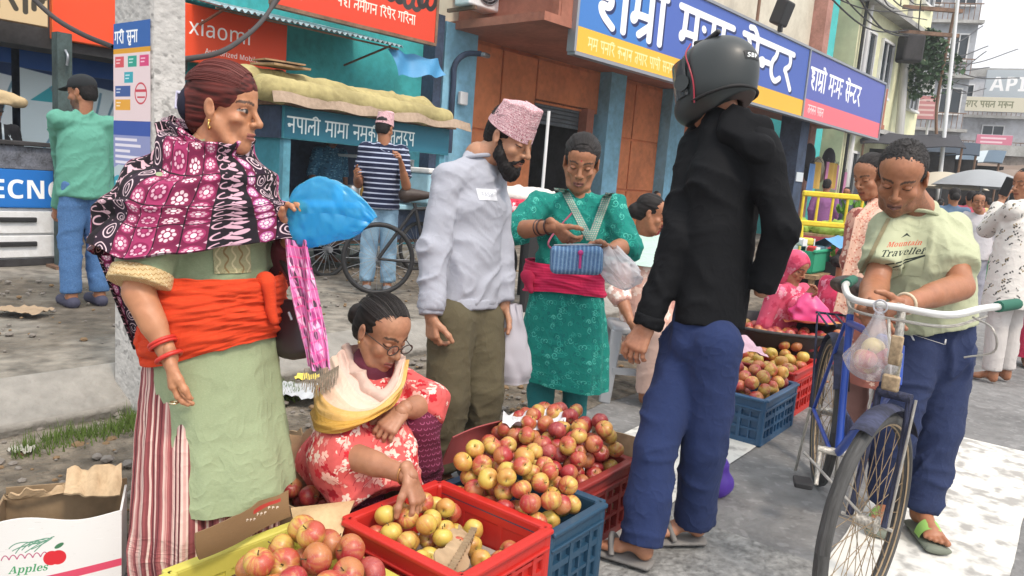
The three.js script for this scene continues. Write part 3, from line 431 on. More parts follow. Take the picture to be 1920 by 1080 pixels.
// ---------------------------------------------------------------- concrete pole with posters
{
  const A = gp(212, 765), Bq = gp(285, 805), o = thing('utility_pole', 'thick tapering concrete pole pasted with posters behind the shawled woman', 'pole');
  const d1 = Bq.clone().sub(A), w1 = d1.length(), c = A.clone().addScaledVector(d1, 0.5); d1.normalize(); const back = V(d1.z, 0, -d1.x); if (back.z > 0) back.negate();
  o.position.copy(A); const wid = (y) => w1 * (1 - 0.035 * y), dep = (y) => 0.17 * (1 - 0.035 * y), H = 6;
  const P = (u, y, v) => d1.clone().multiplyScalar(u * wid(y)).addScaledVector(back, v * dep(y)).add(V(0, y, 0));
  const g = []; const ring = [[0.06, 0], [0.94, 0], [1, 0.06], [1, 0.94], [0.94, 1], [0.06, 1], [0, 0.94], [0, 0.06]];
  for (let i = 0; i < 8; i++) { const [u0, v0] = ring[i], [u1, v1] = ring[(i + 1) % 8]; g.push(boxUV(sheet(3, 30, (u, v) => P(lerp(u0, u1, u), lerp(-0.1, H, v), lerp(v0, v1, u)), 1, 1))); }
  const s1 = tileN(5, 5, 51), s2 = tileN(34, 3, 9); part(o, 'shaft', g, mat({ map: colourTex(512, (u, v) => { const k = 0.5 * (1 + s1(u, v) * 0.22 + s2(u, v) * 0.22), f = 1 - 0.4 * sstep(s2(v, u) + s1(u, v) * 0.7, 0.3, 0.5); return [k * f, k * 0.98 * f, k * 0.94 * f]; }, 0.9), bumpMap: GRAIN, bumpScale: 0.006, roughness: 0.95 }));
  const bill = (y0, y1, draw, u0 = 0.03, u1 = 0.97, torn = 0) => part(o, 'poster', sheet(6, 8, (u, v) => P(lerp(u0, u1, u), lerp(y1, y0, v) + torn * 0.03 * fbm(u * 9, v * 9, y0), -0.012 - 0.004 * Math.sin(u * 7 + v * 4)), 1, 1), textPanel(0.3, (y1 - y0), 700, draw));
  bill(1.42, 1.86, (c, W, h) => {
    c.fillStyle = '#ead6d8'; c.fillRect(0, 0, W, h); c.fillStyle = '#2b62ac'; c.fillRect(0, 0, W, h * 0.26); devText(c, ['ग', 'र', 'ी', ' ', 'स', 'ु', 'न', 'ा'], 8, h * 0.09, 34, 6, '#fff', true); c.fillStyle = '#e0a020'; c.fillRect(0, h * 0.26, W, h * 0.05);
    for (const [x, y, col] of [[0.05, 0.34, '#d8505c'], [0.4, 0.34, '#27a08c'], [0.72, 0.34, '#d8447c'], [0.3, 0.5, '#35a9b8'], [0.05, 0.64, '#3b5a9a'], [0.05, 0.78, '#e8a83a']]) { c.fillStyle = col; c.fillRect(x * W, y * h, W * (y > 0.6 ? 0.42 : 0.24), h * 0.11); c.fillStyle = 'rgba(255,255,255,.75)'; c.fillRect(x * W + 6, y * h + 8, W * 0.12, 4); c.fillRect(x * W + 6, y * h + 18, W * 0.1, 4); }
    c.strokeStyle = '#cc3d4e'; c.lineWidth = 5; c.beginPath(); c.arc(W * 0.75, h * 0.72, W * 0.15, 0, 7); c.stroke(); c.fillStyle = '#cc3d4e'; c.fillRect(W * 0.62, h * 0.68, W * 0.27, 8); c.fillRect(W * 0.66, h * 0.75, W * 0.2, 5);
  });
  bill(1.2, 1.42, (c, W, h) => { c.fillStyle = '#8f97c4'; c.fillRect(0, 0, W, h); c.fillStyle = '#3556a8'; c.fillRect(0, 0, W, h * 0.3); c.fillStyle = '#e8e4f0'; for (let i = 0; i < 5; i++) c.fillRect(10, h * (0.36 + i * 0.12), W * (0.6 + 0.25 * Math.sin(i * 9)), 9); });
  bill(1.05, 1.21, (c, W, h) => { c.fillStyle = '#b8c8d0'; c.fillRect(0, 0, W, h); c.fillStyle = '#2ea0b4'; c.fillRect(0, h * 0.3, W * 0.8, h * 0.4); c.fillStyle = '#fff'; c.fillRect(14, h * 0.42, W * 0.5, 8); }, 0.05, 0.7, 1);
  bill(0.82, 1.02, (c, W, h) => { c.fillStyle = '#d8b8cc'; c.fillRect(0, 0, W, h); c.fillStyle = '#a84a8c'; c.fillRect(8, 8, W * 0.5, h * 0.3); c.fillStyle = '#55688c'; for (let i = 0; i < 4; i++) c.fillRect(10, h * (0.5 + i * 0.11), W * 0.6, 6); }, 0.03, 0.8, 1);
  bill(2.08, 2.32, (c, W, h) => { c.fillStyle = '#cfe3e8'; c.fillRect(0, 0, W, h); c.fillStyle = '#1f9aac'; c.fillRect(W * 0.1, 0, W * 0.8, h); c.fillStyle = '#fff'; c.font = 'bold 44px sans-serif'; c.fillText('KAD', W * 0.24, h * 0.45); c.fillRect(W * 0.2, h * 0.62, W * 0.5, 10); c.fillRect(W * 0.2, h * 0.76, W * 0.4, 8); }, 0.2, 0.62, 1);
  bill(2.28, 2.5, (c, W, h) => { c.fillStyle = '#2b5f80'; c.fillRect(0, 0, W, h); c.fillStyle = '#cfe3e8'; c.beginPath(); c.moveTo(W * 0.3, h); c.lineTo(W * 0.55, 0); c.lineTo(W * 0.8, h); c.fill(); }, 0.1, 0.55, 1);
}
// ---------------------------------------------------------------- buildings further along the street
const pxBlock = (name, label, cx, cz, w, h, d, turn, wallM, floors, bays, o = {}) => { // a block of flats or shops with storeys, window openings and slabs
  const g = thing(name, label, 'building', V(cx, 0, cz), turn); const fh = h / floors, bw = w / bays, r = rng(Math.round(cx * 7 + h * 3));
  part(g, 'wall', box(w, h, d, 0, h / 2, -d / 2), wallM);
  for (let f = 0; f < floors; f++) {
    if (f) part(g, 'floor_slab', box(w + 0.3, 0.16, 0.5, 0, f * fh, 0.2), M.concrete);
    for (let b = 0; b < bays; b++) { const x = -w / 2 + (b + 0.5) * bw, y = f * fh + fh * 0.55, ww = bw * (0.45 + 0.2 * r()), wh = fh * 0.46; if (r() < (o.blank ?? 0.1)) continue; const wn = part(g, 'window', [box(ww + 0.12, 0.08, 0.1, x, y + wh / 2 + 0.04, 0.05), box(ww + 0.12, 0.08, 0.16, x, y - wh / 2 - 0.04, 0.08), box(0.06, wh, 0.1, x - ww / 2 - 0.03, y, 0.05), box(0.06, wh, 0.1, x + ww / 2 + 0.03, y, 0.05), box(0.05, wh, 0.06, x, y, 0.04)], o.frame ?? M.white); part(wn, 'pane', box(ww, wh, 0.02, x, y, 0.025), GLASS); }
    if (f && o.rail) { const bars = []; for (let i = 0; i <= w / 0.25; i++) bars.push(box(0.03, 0.8, 0.03, -w / 2 + i * 0.25, f * fh + 0.48, 0.42)); bars.push(box(w, 0.05, 0.05, 0, f * fh + 0.9, 0.42)); tag(part(g, 'balcony_railing', bars, M.rust), null, null, null, 'stuff'); }
  }
  part(g, 'parapet', box(w + 0.2, 0.5, 0.2, 0, h + 0.25, 0.02), M.concrete);
  return g;
};
const GLASS = plain(0.03, 0.04, 0.05, { roughness: 0.12 });
{
  const a = bp(24.3, 0, 9), tq = thing('turquoise_building', 'narrow bright turquoise building rising behind the second blue sign', 'building', bp(22.75, 0, 9), FB.turn); part(tq, 'wall', box(1.0, 14, 4, 0.5, 7, -2), worn(0.08, 0.52, 0.52, 0.08, 3)); for (const y of [5.2, 8]) { const w = part(tq, 'window', box(0.6, 0.9, 0.08, 0.5, y, 0.02), M.white); part(w, 'pane', box(0.5, 0.8, 0.02, 0.5, y, 0.065), GLASS); }
  const pp = thing('pillar', 'pinkish brown pillar beside the turquoise building above the sign', 'pillar', bp(22.2, 0, 9), FB.turn); part(pp, 'shaft', box(0.4, 13, 0.5, 0.2, 6.5, 0), worn(0.42, 0.22, 0.18, 0.2, 1)); part(pp, 'cap', box(0.5, 0.2, 0.6, 0.2, 13.1, 0), M.concrete);
  const y = pxBlock('yellow_building', 'tall pale yellow green building beyond the signs with cables in front', 0, 0, 7.5, 15, 6, FB.turn, worn(0.72, 0.72, 0.48, 0.08, 4), 4, 4, { blank: 0.62 }); y.position.copy(bp(28.2, 0, 8.6));
  part(y, 'drain_pipe', bar(V(-3.2, 0, 0.1), V(-3.2, 15, 0.1), 0.08), M.white); part(y, 'drain_pipe', bar(V(-3.6, 0, 0.1), V(-3.6, 15, 0.1), 0.05), M.black);
}
pxBlock('grey_building', 'dark grey building with many small windows behind the street pole', 20.6, -42.5, 6.4, 17, 8, R(-14), worn(0.36, 0.38, 0.42, 0.2, 4), 6, 4, { rail: true });
pxBlock('grey_building', 'lower grey building with long balconies closing the street at right edge', 28.6, -47, 9.5, 9.6, 8, R(-22), worn(0.52, 0.53, 0.56, 0.15, 4), 4, 5, { rail: true });
pxBlock('market_building', 'low brown shop building at the far end of street behind awnings', 20, -38.5, 11, 4.2, 3, R(-20), worn(0.2, 0.17, 0.15, 0.3, 2), 1, 5, { blank: 0.0, frame: M.rust });
{
  const sgn = (name, label, p, w, h, yaw, col, draw) => { const o = thing(name, label, 'sign', p, yaw); part(o, 'board', rbox(w, h, 0.12, 0.02, 0, 0, 0), M.metal); part(o, 'print', plate(w - 0.04, h - 0.04, 0, 0, 0.064), textPanel(w, h, 60, (g, W, H) => { g.fillStyle = col; g.fillRect(0, 0, W, H); draw?.(g, W, H); })); part(o, 'bracket', [bar(V(0, 0, 0), V(0, -0.0, -1.6), 0.04)], M.rust); return o; };
  sgn('shop_sign', 'white sign with large white block letters high on the far building', at(1892, 158, 43), 2.4, 1.6, R(-25), '#b9c2c8', (g, W, H) => { g.fillStyle = '#fff'; g.font = `bold ${H * 0.7}px sans-serif`; g.fillText('API', W * 0.1, H * 0.75); });
  sgn('shop_sign', 'long beige sign board across the far grey building', at(1862, 196, 43), 3.4, 0.85, R(-22), '#d9d3bd', (g, W, H) => { devText(g, ['न', 'ग', 'र', ' ', 'प', 'स', 'ल', ' ', 'म', 'क', 'न'], 14, H * 0.3, H * 0.4, 3.5, '#7b7d60'); });
  sgn('shop_sign', 'pink sign board hanging low at the end of the street', at(1863, 266, 40), 1.7, 0.75, R(-22), '#d67f97', (g, W, H) => { g.fillStyle = '#f3d3dc'; for (let i = 0; i < 3; i++) g.fillRect(12, 8 + i * 13, W - 30 - i * 9, 6); });
  sgn('shop_sign', 'second smaller pink sign board under the first at street end', at(1862, 290, 40), 1.5, 0.4, R(-22), '#dc8fa6');
  sgn('pole_sign', 'square faded red sign fixed to the street pole', at(1737, 202, 30), 0.85, 0.95, R(-20), '#cf8e92', (g, W, H) => { g.fillStyle = '#e9c8c8'; for (let i = 0; i < 4; i++) g.fillRect(6, 8 + i * 12, W - 14, 5); });
  const fr = thing('pole_sign', 'small white square frame on the street pole above red sign', 'sign', at(1739, 157, 30), R(-20)); part(fr, 'frame', [box(0.5, 0.07, 0.07, 0, 0.3, 0), box(0.5, 0.07, 0.07, 0, -0.3, 0), box(0.07, 0.6, 0.07, -0.22, 0, 0), box(0.07, 0.6, 0.07, 0.22, 0, 0)], M.white); part(fr, 'panel', box(0.36, 0.5, 0.04, 0, 0, 0), M.grey);
  const pole = (label, p0, p1, r, m) => { const b = V(p0.x, 0, p0.z), o = thing('street_pole', label, 'pole', b); part(o, 'shaft', bar(V(0, 0, 0), V(p1.x - b.x, p1.y, p1.z - b.z), r, 10, r * 0.75), m); return o; };
  const a = pole('slim white pole leaning across the end of the street', at(1776, 300, 24), at(1802, -60, 24), 0.07, plain(0.7, 0.72, 0.74));
  const b = pole('grey electricity pole carrying tangled cables beside yellow building', at(1690, 330, 26), at(1712, -80, 26), 0.16, M.concrete);
  const c = pole('thin pale pole with signs in front of the dark grey building', at(1733, 300, 30), at(1764, 60, 30), 0.06, plain(0.6, 0.6, 0.6));
  part(b, 'cross_arm', [0, 0.8].map((dy) => box(2.0, 0.12, 0.12, 0.2, 7.2 + dy, 0)), M.rust); part(b, 'transformer', rbox(0.7, 0.9, 0.6, 0.1, -0.5, 6.6, 0.3), M.dark);
  const tw = thing('aerial_mast', 'rooftop antenna mast with cross arms above the long blue sign', 'antenna', bp(17.2, 4.7, 8.4), FB.turn); part(tw, 'mast', bar(V(0, -0.2, 0), V(0, 2.6, 0), 0.04), M.rust); part(tw, 'arm', [box(0.9, 0.04, 0.04, 0, 1.3, 0), box(0.7, 0.04, 0.04, 0, 1.7, 0), box(0.5, 0.04, 0.04, 0, 2.1, 0)], M.rust); 
  const sp = thing('flood_lamp', 'black flood lamp standing on top of the long blue sign', 'lamp', bp(15.2, 4.68, 6.9), FB.turn); part(sp, 'lamp_head', rbox(0.42, 0.5, 0.25, 0.05, 0, 0.35, 0, 0, 0.3), M.black); part(sp, 'bracket', box(0.08, 0.25, 0.08, 0, 0.1, 0), M.black);
  // cables
  const r = rng(31), P0 = at(1708, 40, 26); let k = 0;
  for (let i = 0; i < 11; i++) { const q0 = P0.clone().add(V((r() - 0.5) * 1.2, (r() - 0.6) * 1.6, 0)), q1 = at(1380 + i * 36, -70 - r() * 60, 11 + r() * 6), m = q0.clone().lerp(q1, 0.5).add(V(0, -0.25 - r() * 0.5, 0)); const o = thing('cable', 'black cable running from the electricity pole over the sign', 'cable', q0, 0, 'cables strung from electricity pole'); part(o, 'wire', tube([q0, m, q1].map((p) => p.clone().sub(q0)), 0.014 + r() * 0.008, 20, 5), M.black); }
  for (let i = 0; i < 9; i++) { const q0 = P0.clone().add(V((r() - 0.5) * 1.0, (r() - 0.7) * 2.2, 0)), q1 = at(1790 + r() * 130, 30 + r() * 170, 38), m = q0.clone().lerp(q1, 0.5).add(V(0, -0.5 - r() * 0.8, 0)); const o = thing('cable', 'black cable sagging from the electricity pole to far buildings', 'cable', q0, 0, 'cables sagging to the far buildings'); part(o, 'wire', tube([q0, m, q1].map((p) => p.clone().sub(q0)), 0.018 + r() * 0.012, 20, 5), M.black); }
  const fc = (label, pts, rad) => { const q0 = pts[0], o = thing('cable', label, 'cable', q0); part(o, 'wire', tube(pts.map((p) => p.clone().sub(q0)), rad, 40, 7), plain(0.05, 0.045, 0.045)); };
  fc('thick black cable sagging from top left to the concrete pole', [at(40, -25, 4.2), at(95, 28, 4.2), at(150, 62, 4.1), at(212, 88, 4)], 0.014); fc('thick bundled black cable rising from the pole over the orange sign', [at(338, 112, 3.9), at(400, 102, 4.1), at(455, 72, 4.5), at(500, 28, 5), at(530, -25, 5.4)], 0.015); fc('thin black cable rising beside the thick bundle over the sign', [at(338, 118, 3.9), at(420, 96, 4.2), at(470, 58, 4.7), at(512, 15, 5.2), at(545, -30, 5.6)], 0.007);
  // leafy creeper on the electricity pole
  const lv = []; for (let i = 0; i < 2600; i++) { const t = r(), a2 = r() * 6.28, rad = (0.3 + 0.9 * Math.sin(t * 3)) * Math.sqrt(r()), c0 = at(1735, lerp(60, 185, t), 26.5); if (n3(c0.x * 2 + Math.cos(a2) * rad * 2, c0.y * 1.6, Math.sin(a2) * rad * 2) < -0.15) continue; const g = new THREE.CircleGeometry(0.055 + r() * 0.05, 4); g.rotateX(r() * 6).rotateY(r() * 6).translate(c0.x + Math.cos(a2) * rad, c0.y + (r() - 0.5) * 0.3, c0.z + Math.sin(a2) * rad); lv.push(g); }
  const cr = thing('creeper', 'green leafy creeper hanging among the cables at the pole', 'plant', V(at(1735, 300, 26.5).x, 0, at(1735, 300, 26.5).z)); lv.forEach((g) => g.translate(-cr.position.x, 0, -cr.position.z)); tag(part(cr, 'leaves', lv, plain(0.05, 0.1, 0.045, { roughness: 0.9 })), null, null, null, 'stuff'); part(cr, 'stem', tube([V(0, 0.2, 0), V(0.3, 3, 0.1), V(0.1, 5, 0), V(0.2, 8.2, 0)], 0.05, 20, 6), M.rust);
  // awnings and roofs of the market at the end
  const awn = (label, p, w, d, yaw, m) => { const o = thing('market_awning', label, 'awning', V(p.x, 0, p.z), yaw); part(o, 'roof', thick(10, 4, (u, v) => V((u - 0.5) * w, p.y + 0.2 - v * 0.5 + 0.04 * Math.sin(u * 9), v * d), 0.03, w, d), m); for (const x of [-w / 2 + 0.1, w / 2 - 0.1]) part(o, 'leg', bar(V(x, 0, d - 0.1), V(x, p.y - 0.25, d - 0.1), 0.035), M.rust); part(o, 'dark_backing', box(w, p.y * 0.9, 0.05, 0, p.y * 0.45, 0.1), M.dark); };
  awn('dark tarpaulin market awning nearest the yellow building', at(1700, 262, 25), 3.0, 1.6, R(-20), cloth(0.05, 0.05, 0.06)); awn('dark blue market awning left of the slim white pole', at(1755, 278, 26), 2.6, 1.6, R(-30), cloth(0.05, 0.07, 0.1)); awn('grey striped market awning beside the far grey building', at(1812, 292, 27), 2.4, 1.5, R(-35), clothMap(tex(64, 16, (g) => { g.fillStyle = '#5d6f80'; g.fillRect(0, 0, 64, 16); g.fillStyle = '#b8c4cc'; g.fillRect(0, 0, 20, 16); }, [0.8, 0.2]))); awn('brown sack cloth market awning at the right edge', at(1880, 318, 28), 3.2, 1.6, R(-35), cloth(0.2, 0.15, 0.12)); 
}
// ---------------------------------------------------------------- stalls on the pavement
{ // counter of the phone stall
  const o = thing('stall_counter', 'stall counter with blue lettered front and white drawers at left edge', 'counter', bp(1.0, 0.16, 7.6, FC), FC.turn), L = 1.98;
  part(o, 'base', box(L, 0.06, 0.7, L / 2, 0.03, -0.35), M.dark); part(o, 'carcass', box(L, 0.46, 0.66, L / 2, 0.29, -0.36), M.white);
  for (let i = 0; i < 3; i++) for (let j = 0; j < 2; j++) { const dr = part(o, 'drawer', rbox(0.63, 0.2, 0.03, 0.008, 0.34 + i * 0.65, 0.175 + j * 0.22, -0.015), M.white); part(dr, 'handle', rbox(0.3, 0.045, 0.03, 0.01, 0.34 + i * 0.65, 0.2 + j * 0.22, 0.012), M.black); }
  part(o, 'sign_panel', box(L, 0.34, 0.05, L / 2, 0.7, -0.02), worn(0.02, 0.2, 0.62, 0.05, 1)); part(o, 'print', plate(L, 0.32, L / 2, 0.7, 0.008), textPanel(L, 0.32, 420, (g, W, H) => { const q = g.createLinearGradient(0, 0, 0, H); g.fillStyle = '#1670c4'; g.fillRect(0, 0, W, H); g.fillStyle = '#fff'; g.font = `bold ${H * 0.72}px sans-serif`; g.fillText('TECNO', W * 0.655, H * 0.77); }));
  part(o, 'stone_band', box(L, 0.2, 0.06, L / 2, 0.975, -0.02), worn(0.12, 0.13, 0.16, 0.5, 0.3)); part(o, 'top', rbox(L + 0.06, 0.04, 0.76, 0.01, L / 2, 1.1, -0.33), M.dark);
  part(o, 'end_panel', box(0.03, 1.0, 0.66, L + 0.012, 0.55, -0.36), M.white);
  const pst = thing('stall_post', 'dark green metal post at the corner of the phone stall', 'post', bp(2.95, 0.15, 7.42, FC), FC.turn); part(pst, 'shaft', box(0.12, 2.1, 0.12, 0, 1.05, 0), worn(0.05, 0.075, 0.075, 0.3, 0.5)); part(pst, 'base_plate', box(0.22, 0.03, 0.22, 0, 0.015, 0), M.rust); part(pst, 'hook', tube([V(0, 1.95, 0.07), V(0, 1.9, 0.12), V(0, 1.82, 0.1)], 0.012, 10, 5), M.metal);
  const aw = thing('sack_roll', 'rolled pale sacking on a rail above the phone stall counter', 'sacking', at(0, 185, 6.9)); part(aw, 'roll', new Field().cap(V(-0.5, 0.04, 0.1), V(0.2, -0.02, 0), 0.07, 0.05).geo(0.015, { disp: foldFn(0.02, 8, 12, 2), uv: true }), cloth(0.5, 0.38, 0.22)); 
}
let cartZ;
{ // snack cart with a rolled tarpaulin on its roof
  const o = thing('food_cart', 'blue food cart with white lettered board and rolled yellow tarpaulin roof', 'cart', bp(4.4, 0.15, 6.2, FC), FC.turn), L = 2.3, D = 1.05, B = M.darkteal;
  for (const [x, z] of [[0.06, -0.03], [L - 0.06, -0.03], [0.06, -D], [L - 0.06, -D]]) part(o, 'post', box(0.08, 1.62, 0.06, x, 0.95, z), worn(0.1, 0.3, 0.4, 0.15, 1));
  part(o, 'counter', rbox(L, 0.06, 0.55, 0.015, L / 2, 0.72, -0.22), M.skyblue); part(o, 'dark_backing', box(L - 0.1, 1.3, 0.03, L / 2, 1.0, -D - 0.05), M.navy); part(o, 'body', [box(L - 0.1, 0.34, 0.5, L / 2, 0.52, -0.25)], M.navy); part(o, 'end_panel', box(0.03, 0.98, D - 0.12, 0.03, 1.22, -D / 2), B); part(o, 'chassis', [box(L, 0.07, 0.06, L / 2, 0.34, -0.08), box(L, 0.07, 0.06, L / 2, 0.34, -D + 0.08)], M.rust);  // dark panel added at the back to make the cart interior dark
  part(o, 'sign_panel', box(L + 0.02, 0.3, 0.04, L / 2, 1.5, 0.01), B); part(o, 'print', plate(L, 0.28, L / 2, 1.5, 0.034), textPanel(L, 0.28, 400, (g, W, H) => { g.fillStyle = '#20697f'; g.fillRect(0, 0, W, H); devText(g, ['न', 'प', 'ा', 'ल', 'ी', ' ', 'म', 'ा', 'म', 'ा', ' ', 'न', 'म', 'क', 'ी', 'न', ' ', 'त', 'ल', 'द', 'य'], 12, H * 0.3, H * 0.5, 7, '#e8f0ee'); }));
  part(o, 'end_sign', box(0.04, 0.3, D, -0.01, 1.5, -D / 2), M.navy);
  for (const [x, z] of [[0.55, 0.06], [0.55, -D - 0.06], [1.85, 0.06], [1.85, -D - 0.06]]) { const w = part(o, 'wheel', new THREE.TorusGeometry(0.27, 0.022, 8, 40).translate(x, 0.27, z), plain(0.02, 0.02, 0.02)); const sp = []; for (let i = 0; i < 18; i++) sp.push(bar(V(x, 0.27, z), V(x + Math.cos(i * 0.349) * 0.26, 0.27 + Math.sin(i * 0.349) * 0.26, z), 0.003, 4)); tag(part(w, 'spokes', sp, M.metal), null, null, null, 'stuff'); part(w, 'hub', new THREE.CylinderGeometry(0.03, 0.03, 0.1, 12).rotateX(1.57).translate(x, 0.27, z), M.metal); }
  part(o, 'roof', box(L + 0.1, 0.04, D + 0.2, L / 2, 1.68, -D / 2), M.rust);
   for (let i = 0; i < 7; i++) part(o, 'jar', lathe([[0.001, 0], [0.06, 0], [0.065, 0.02], [0.065, 0.13], [0.045, 0.16], [0.045, 0.18], [0.001, 0.18]], 14).translate(0.9 + i * 0.2, 0.75, -0.25), [M.white, M.metal, plain(0.5, 0.3, 0.08), M.skyblue][i % 4]);
  const t = thing('tarpaulin', 'rolled olive yellow tarpaulin lying along the food cart roof', 'tarpaulin', bp(4.25, 1.87, 6.15, FC), FC.turn), f1 = foldFn(0.016, 3, 5, 4), f2 = foldFn(0.01, 8, 8, 8);
  part(t, 'roll', new Field().cap(V(-0.15, 0.14, -0.35), V(2.2, 0.13, -0.3), 0.185, 0.17, { w: V(0, 0, 1), f: 0.75, k: 0.08 }).cap(V(2.2, 0.13, -0.3), V(2.75, 0.03, -0.2), 0.19, 0.03, { w: V(0, 0, 1), f: 0.7, k: 0.08 }).cap(V(-0.1, 0.07, 0.0), V(2.3, 0.05, 0.03), 0.12, 0.11, { k: 0.1 }).geo(0.018, { disp: (x, y, z) => f1(x + y * 1.4, y, z) + f2(x + y, y, z), uv: true }), worn(0.37, 0.315, 0.14, 0.14, 1.1));
  part(t, 'flap', thick(30, 6, (u, v) => V(u * 2.75 - 0.1, 0.04 - v * 0.1 + 0.012 * Math.sin(u * 30), 0.13 + 0.03 * v + 0.012 * Math.sin(u * 22)), 0.004, 2.7, 0.1), worn(0.36, 0.27, 0.2, 0.2, 0.7));
  const cb = thing('cardboard_sheet', 'folded brown cardboard lying on the end of rolled tarpaulin', 'cardboard', bp(4.25, 2.14, 6.35, FC), FC.turn); part(cb, 'sheet', [box(0.5, 0.02, 0.3, 0.22, 0.04, 0, 0.2, 0, 0.05), box(0.42, 0.015, 0.26, 0.18, 0.07, 0.02, -0.1, 0, 0.02)], M.wood);
  const rb = thing('red_sack', 'small bright red bag hanging on the side of the food cart', 'bag', at(478, 300, 7.6)); part(rb, 'bag_body', rbox(0.22, 0.32, 0.16, 0.05, 0, 0, 0), cloth(0.55, 0.02, 0.02)); part(rb, 'strap', tube([V(-0.06, 0.15, 0), V(0, 0.3, 0), V(0.06, 0.15, 0)], 0.008, 12, 5), LEATHER);
  // cool box and the bicycle standing beside the cart
  const cb2 = thing('cool_box', 'pale blue cool box standing on the cart’s right end counter', 'cool box', bp(6.02, 0.93, 6.0, FC), FC.turn); part(cb2, 'box_body', rbox(0.55, 0.34, 0.4, 0.03, 0.28, 0.17, 0), M.skyblue); part(cb2, 'lid', rbox(0.58, 0.06, 0.43, 0.02, 0.28, 0.37, 0), M.white);
  const gs = thing('glass_case', 'glass sided display case with white frame on cart counter', 'display case', bp(5.65, 0.9, 6.5, FC), FC.turn); part(gs, 'frame', [[0, 0], [0.8, 0], [0, -0.4], [0.8, -0.4]].map(([x, z]) => box(0.03, 0.5, 0.03, x, 0.25, z)).concat([box(0.83, 0.03, 0.43, 0.4, 0.5, -0.2), box(0.83, 0.03, 0.43, 0.4, 0.02, -0.2)]), M.white); part(gs, 'pane', box(0.78, 0.46, 0.006, 0.4, 0.26, 0), phys({ transmission: 1, thickness: 0, roughness: 0.05 })); part(gs, 'snack', new Field().ell(V(0.2, 0.1, -0.2), [0.15, 0.08, 0.12]).ell(V(0.55, 0.11, -0.2), [0.17, 0.09, 0.12]).geo(0.02, { disp: foldFn(0.02, 20, 20, 2) }), plain(0.5, 0.42, 0.3));
}
{ // goods stall with the red and white cloth, behind the bearded man
  const o = thing('goods_table', 'stall table heaped with red and white covered goods behind bearded man', 'table', V(at(978, 560, 7).x, 0.05, at(978, 560, 7).z), FC.turn); part(o, 'tabletop', rbox(0.85, 0.05, 0.7, 0.01, 0, 0.86, 0), M.wood); for (const [x, z] of [[-0.38, 0.3], [0.38, 0.3], [-0.38, -0.3], [0.38, -0.3]]) part(o, 'leg', box(0.05, 0.84, 0.05, x, 0.42, z), M.black); part(o, 'front_panel', box(0.5, 0.34, 0.02, 0.12, 0.5, 0.34), M.white); part(o, 'side_cloth', box(0.3, 0.7, 0.03, -0.28, 0.45, 0.335), M.black);
  const f1 = foldFn(0.02, 8, 8, 3); const c = thing('cloth_bundle', 'red and white cloth bundle heaped on the stall table', 'bundle', o.position.clone().add(V(0, 0.88, 0)), FC.turn); part(c, 'lower_cloth', new Field().ell(V(0, 0.08, 0), [0.42, 0.16, 0.32]).geo(0.02, { disp: f1, uv: true }), clothMap(blossomTex('#c2344c', ['#e8b8bc', '#f0dcd8', '#a01c34'], 4))); part(c, 'upper_cloth', new Field().ell(V(0.03, 0.2, -0.02), [0.36, 0.09, 0.28]).geo(0.02, { disp: f1, uv: true }), cloth(0.62, 0.58, 0.55));
  const p = thing('canopy_pole', 'thin white pole standing in front of the dark doorway', 'pole', V(at(1000, 560, 8.5).x, 0.1, at(1000, 560, 8.5).z)); part(p, 'shaft', bar(V(0, 0, 0), V(0, 1.95, 0), 0.018), M.white); part(p, 'foot', new THREE.CylinderGeometry(0.12, 0.14, 0.05, 16).translate(0, 0.025, 0), M.concrete);
}
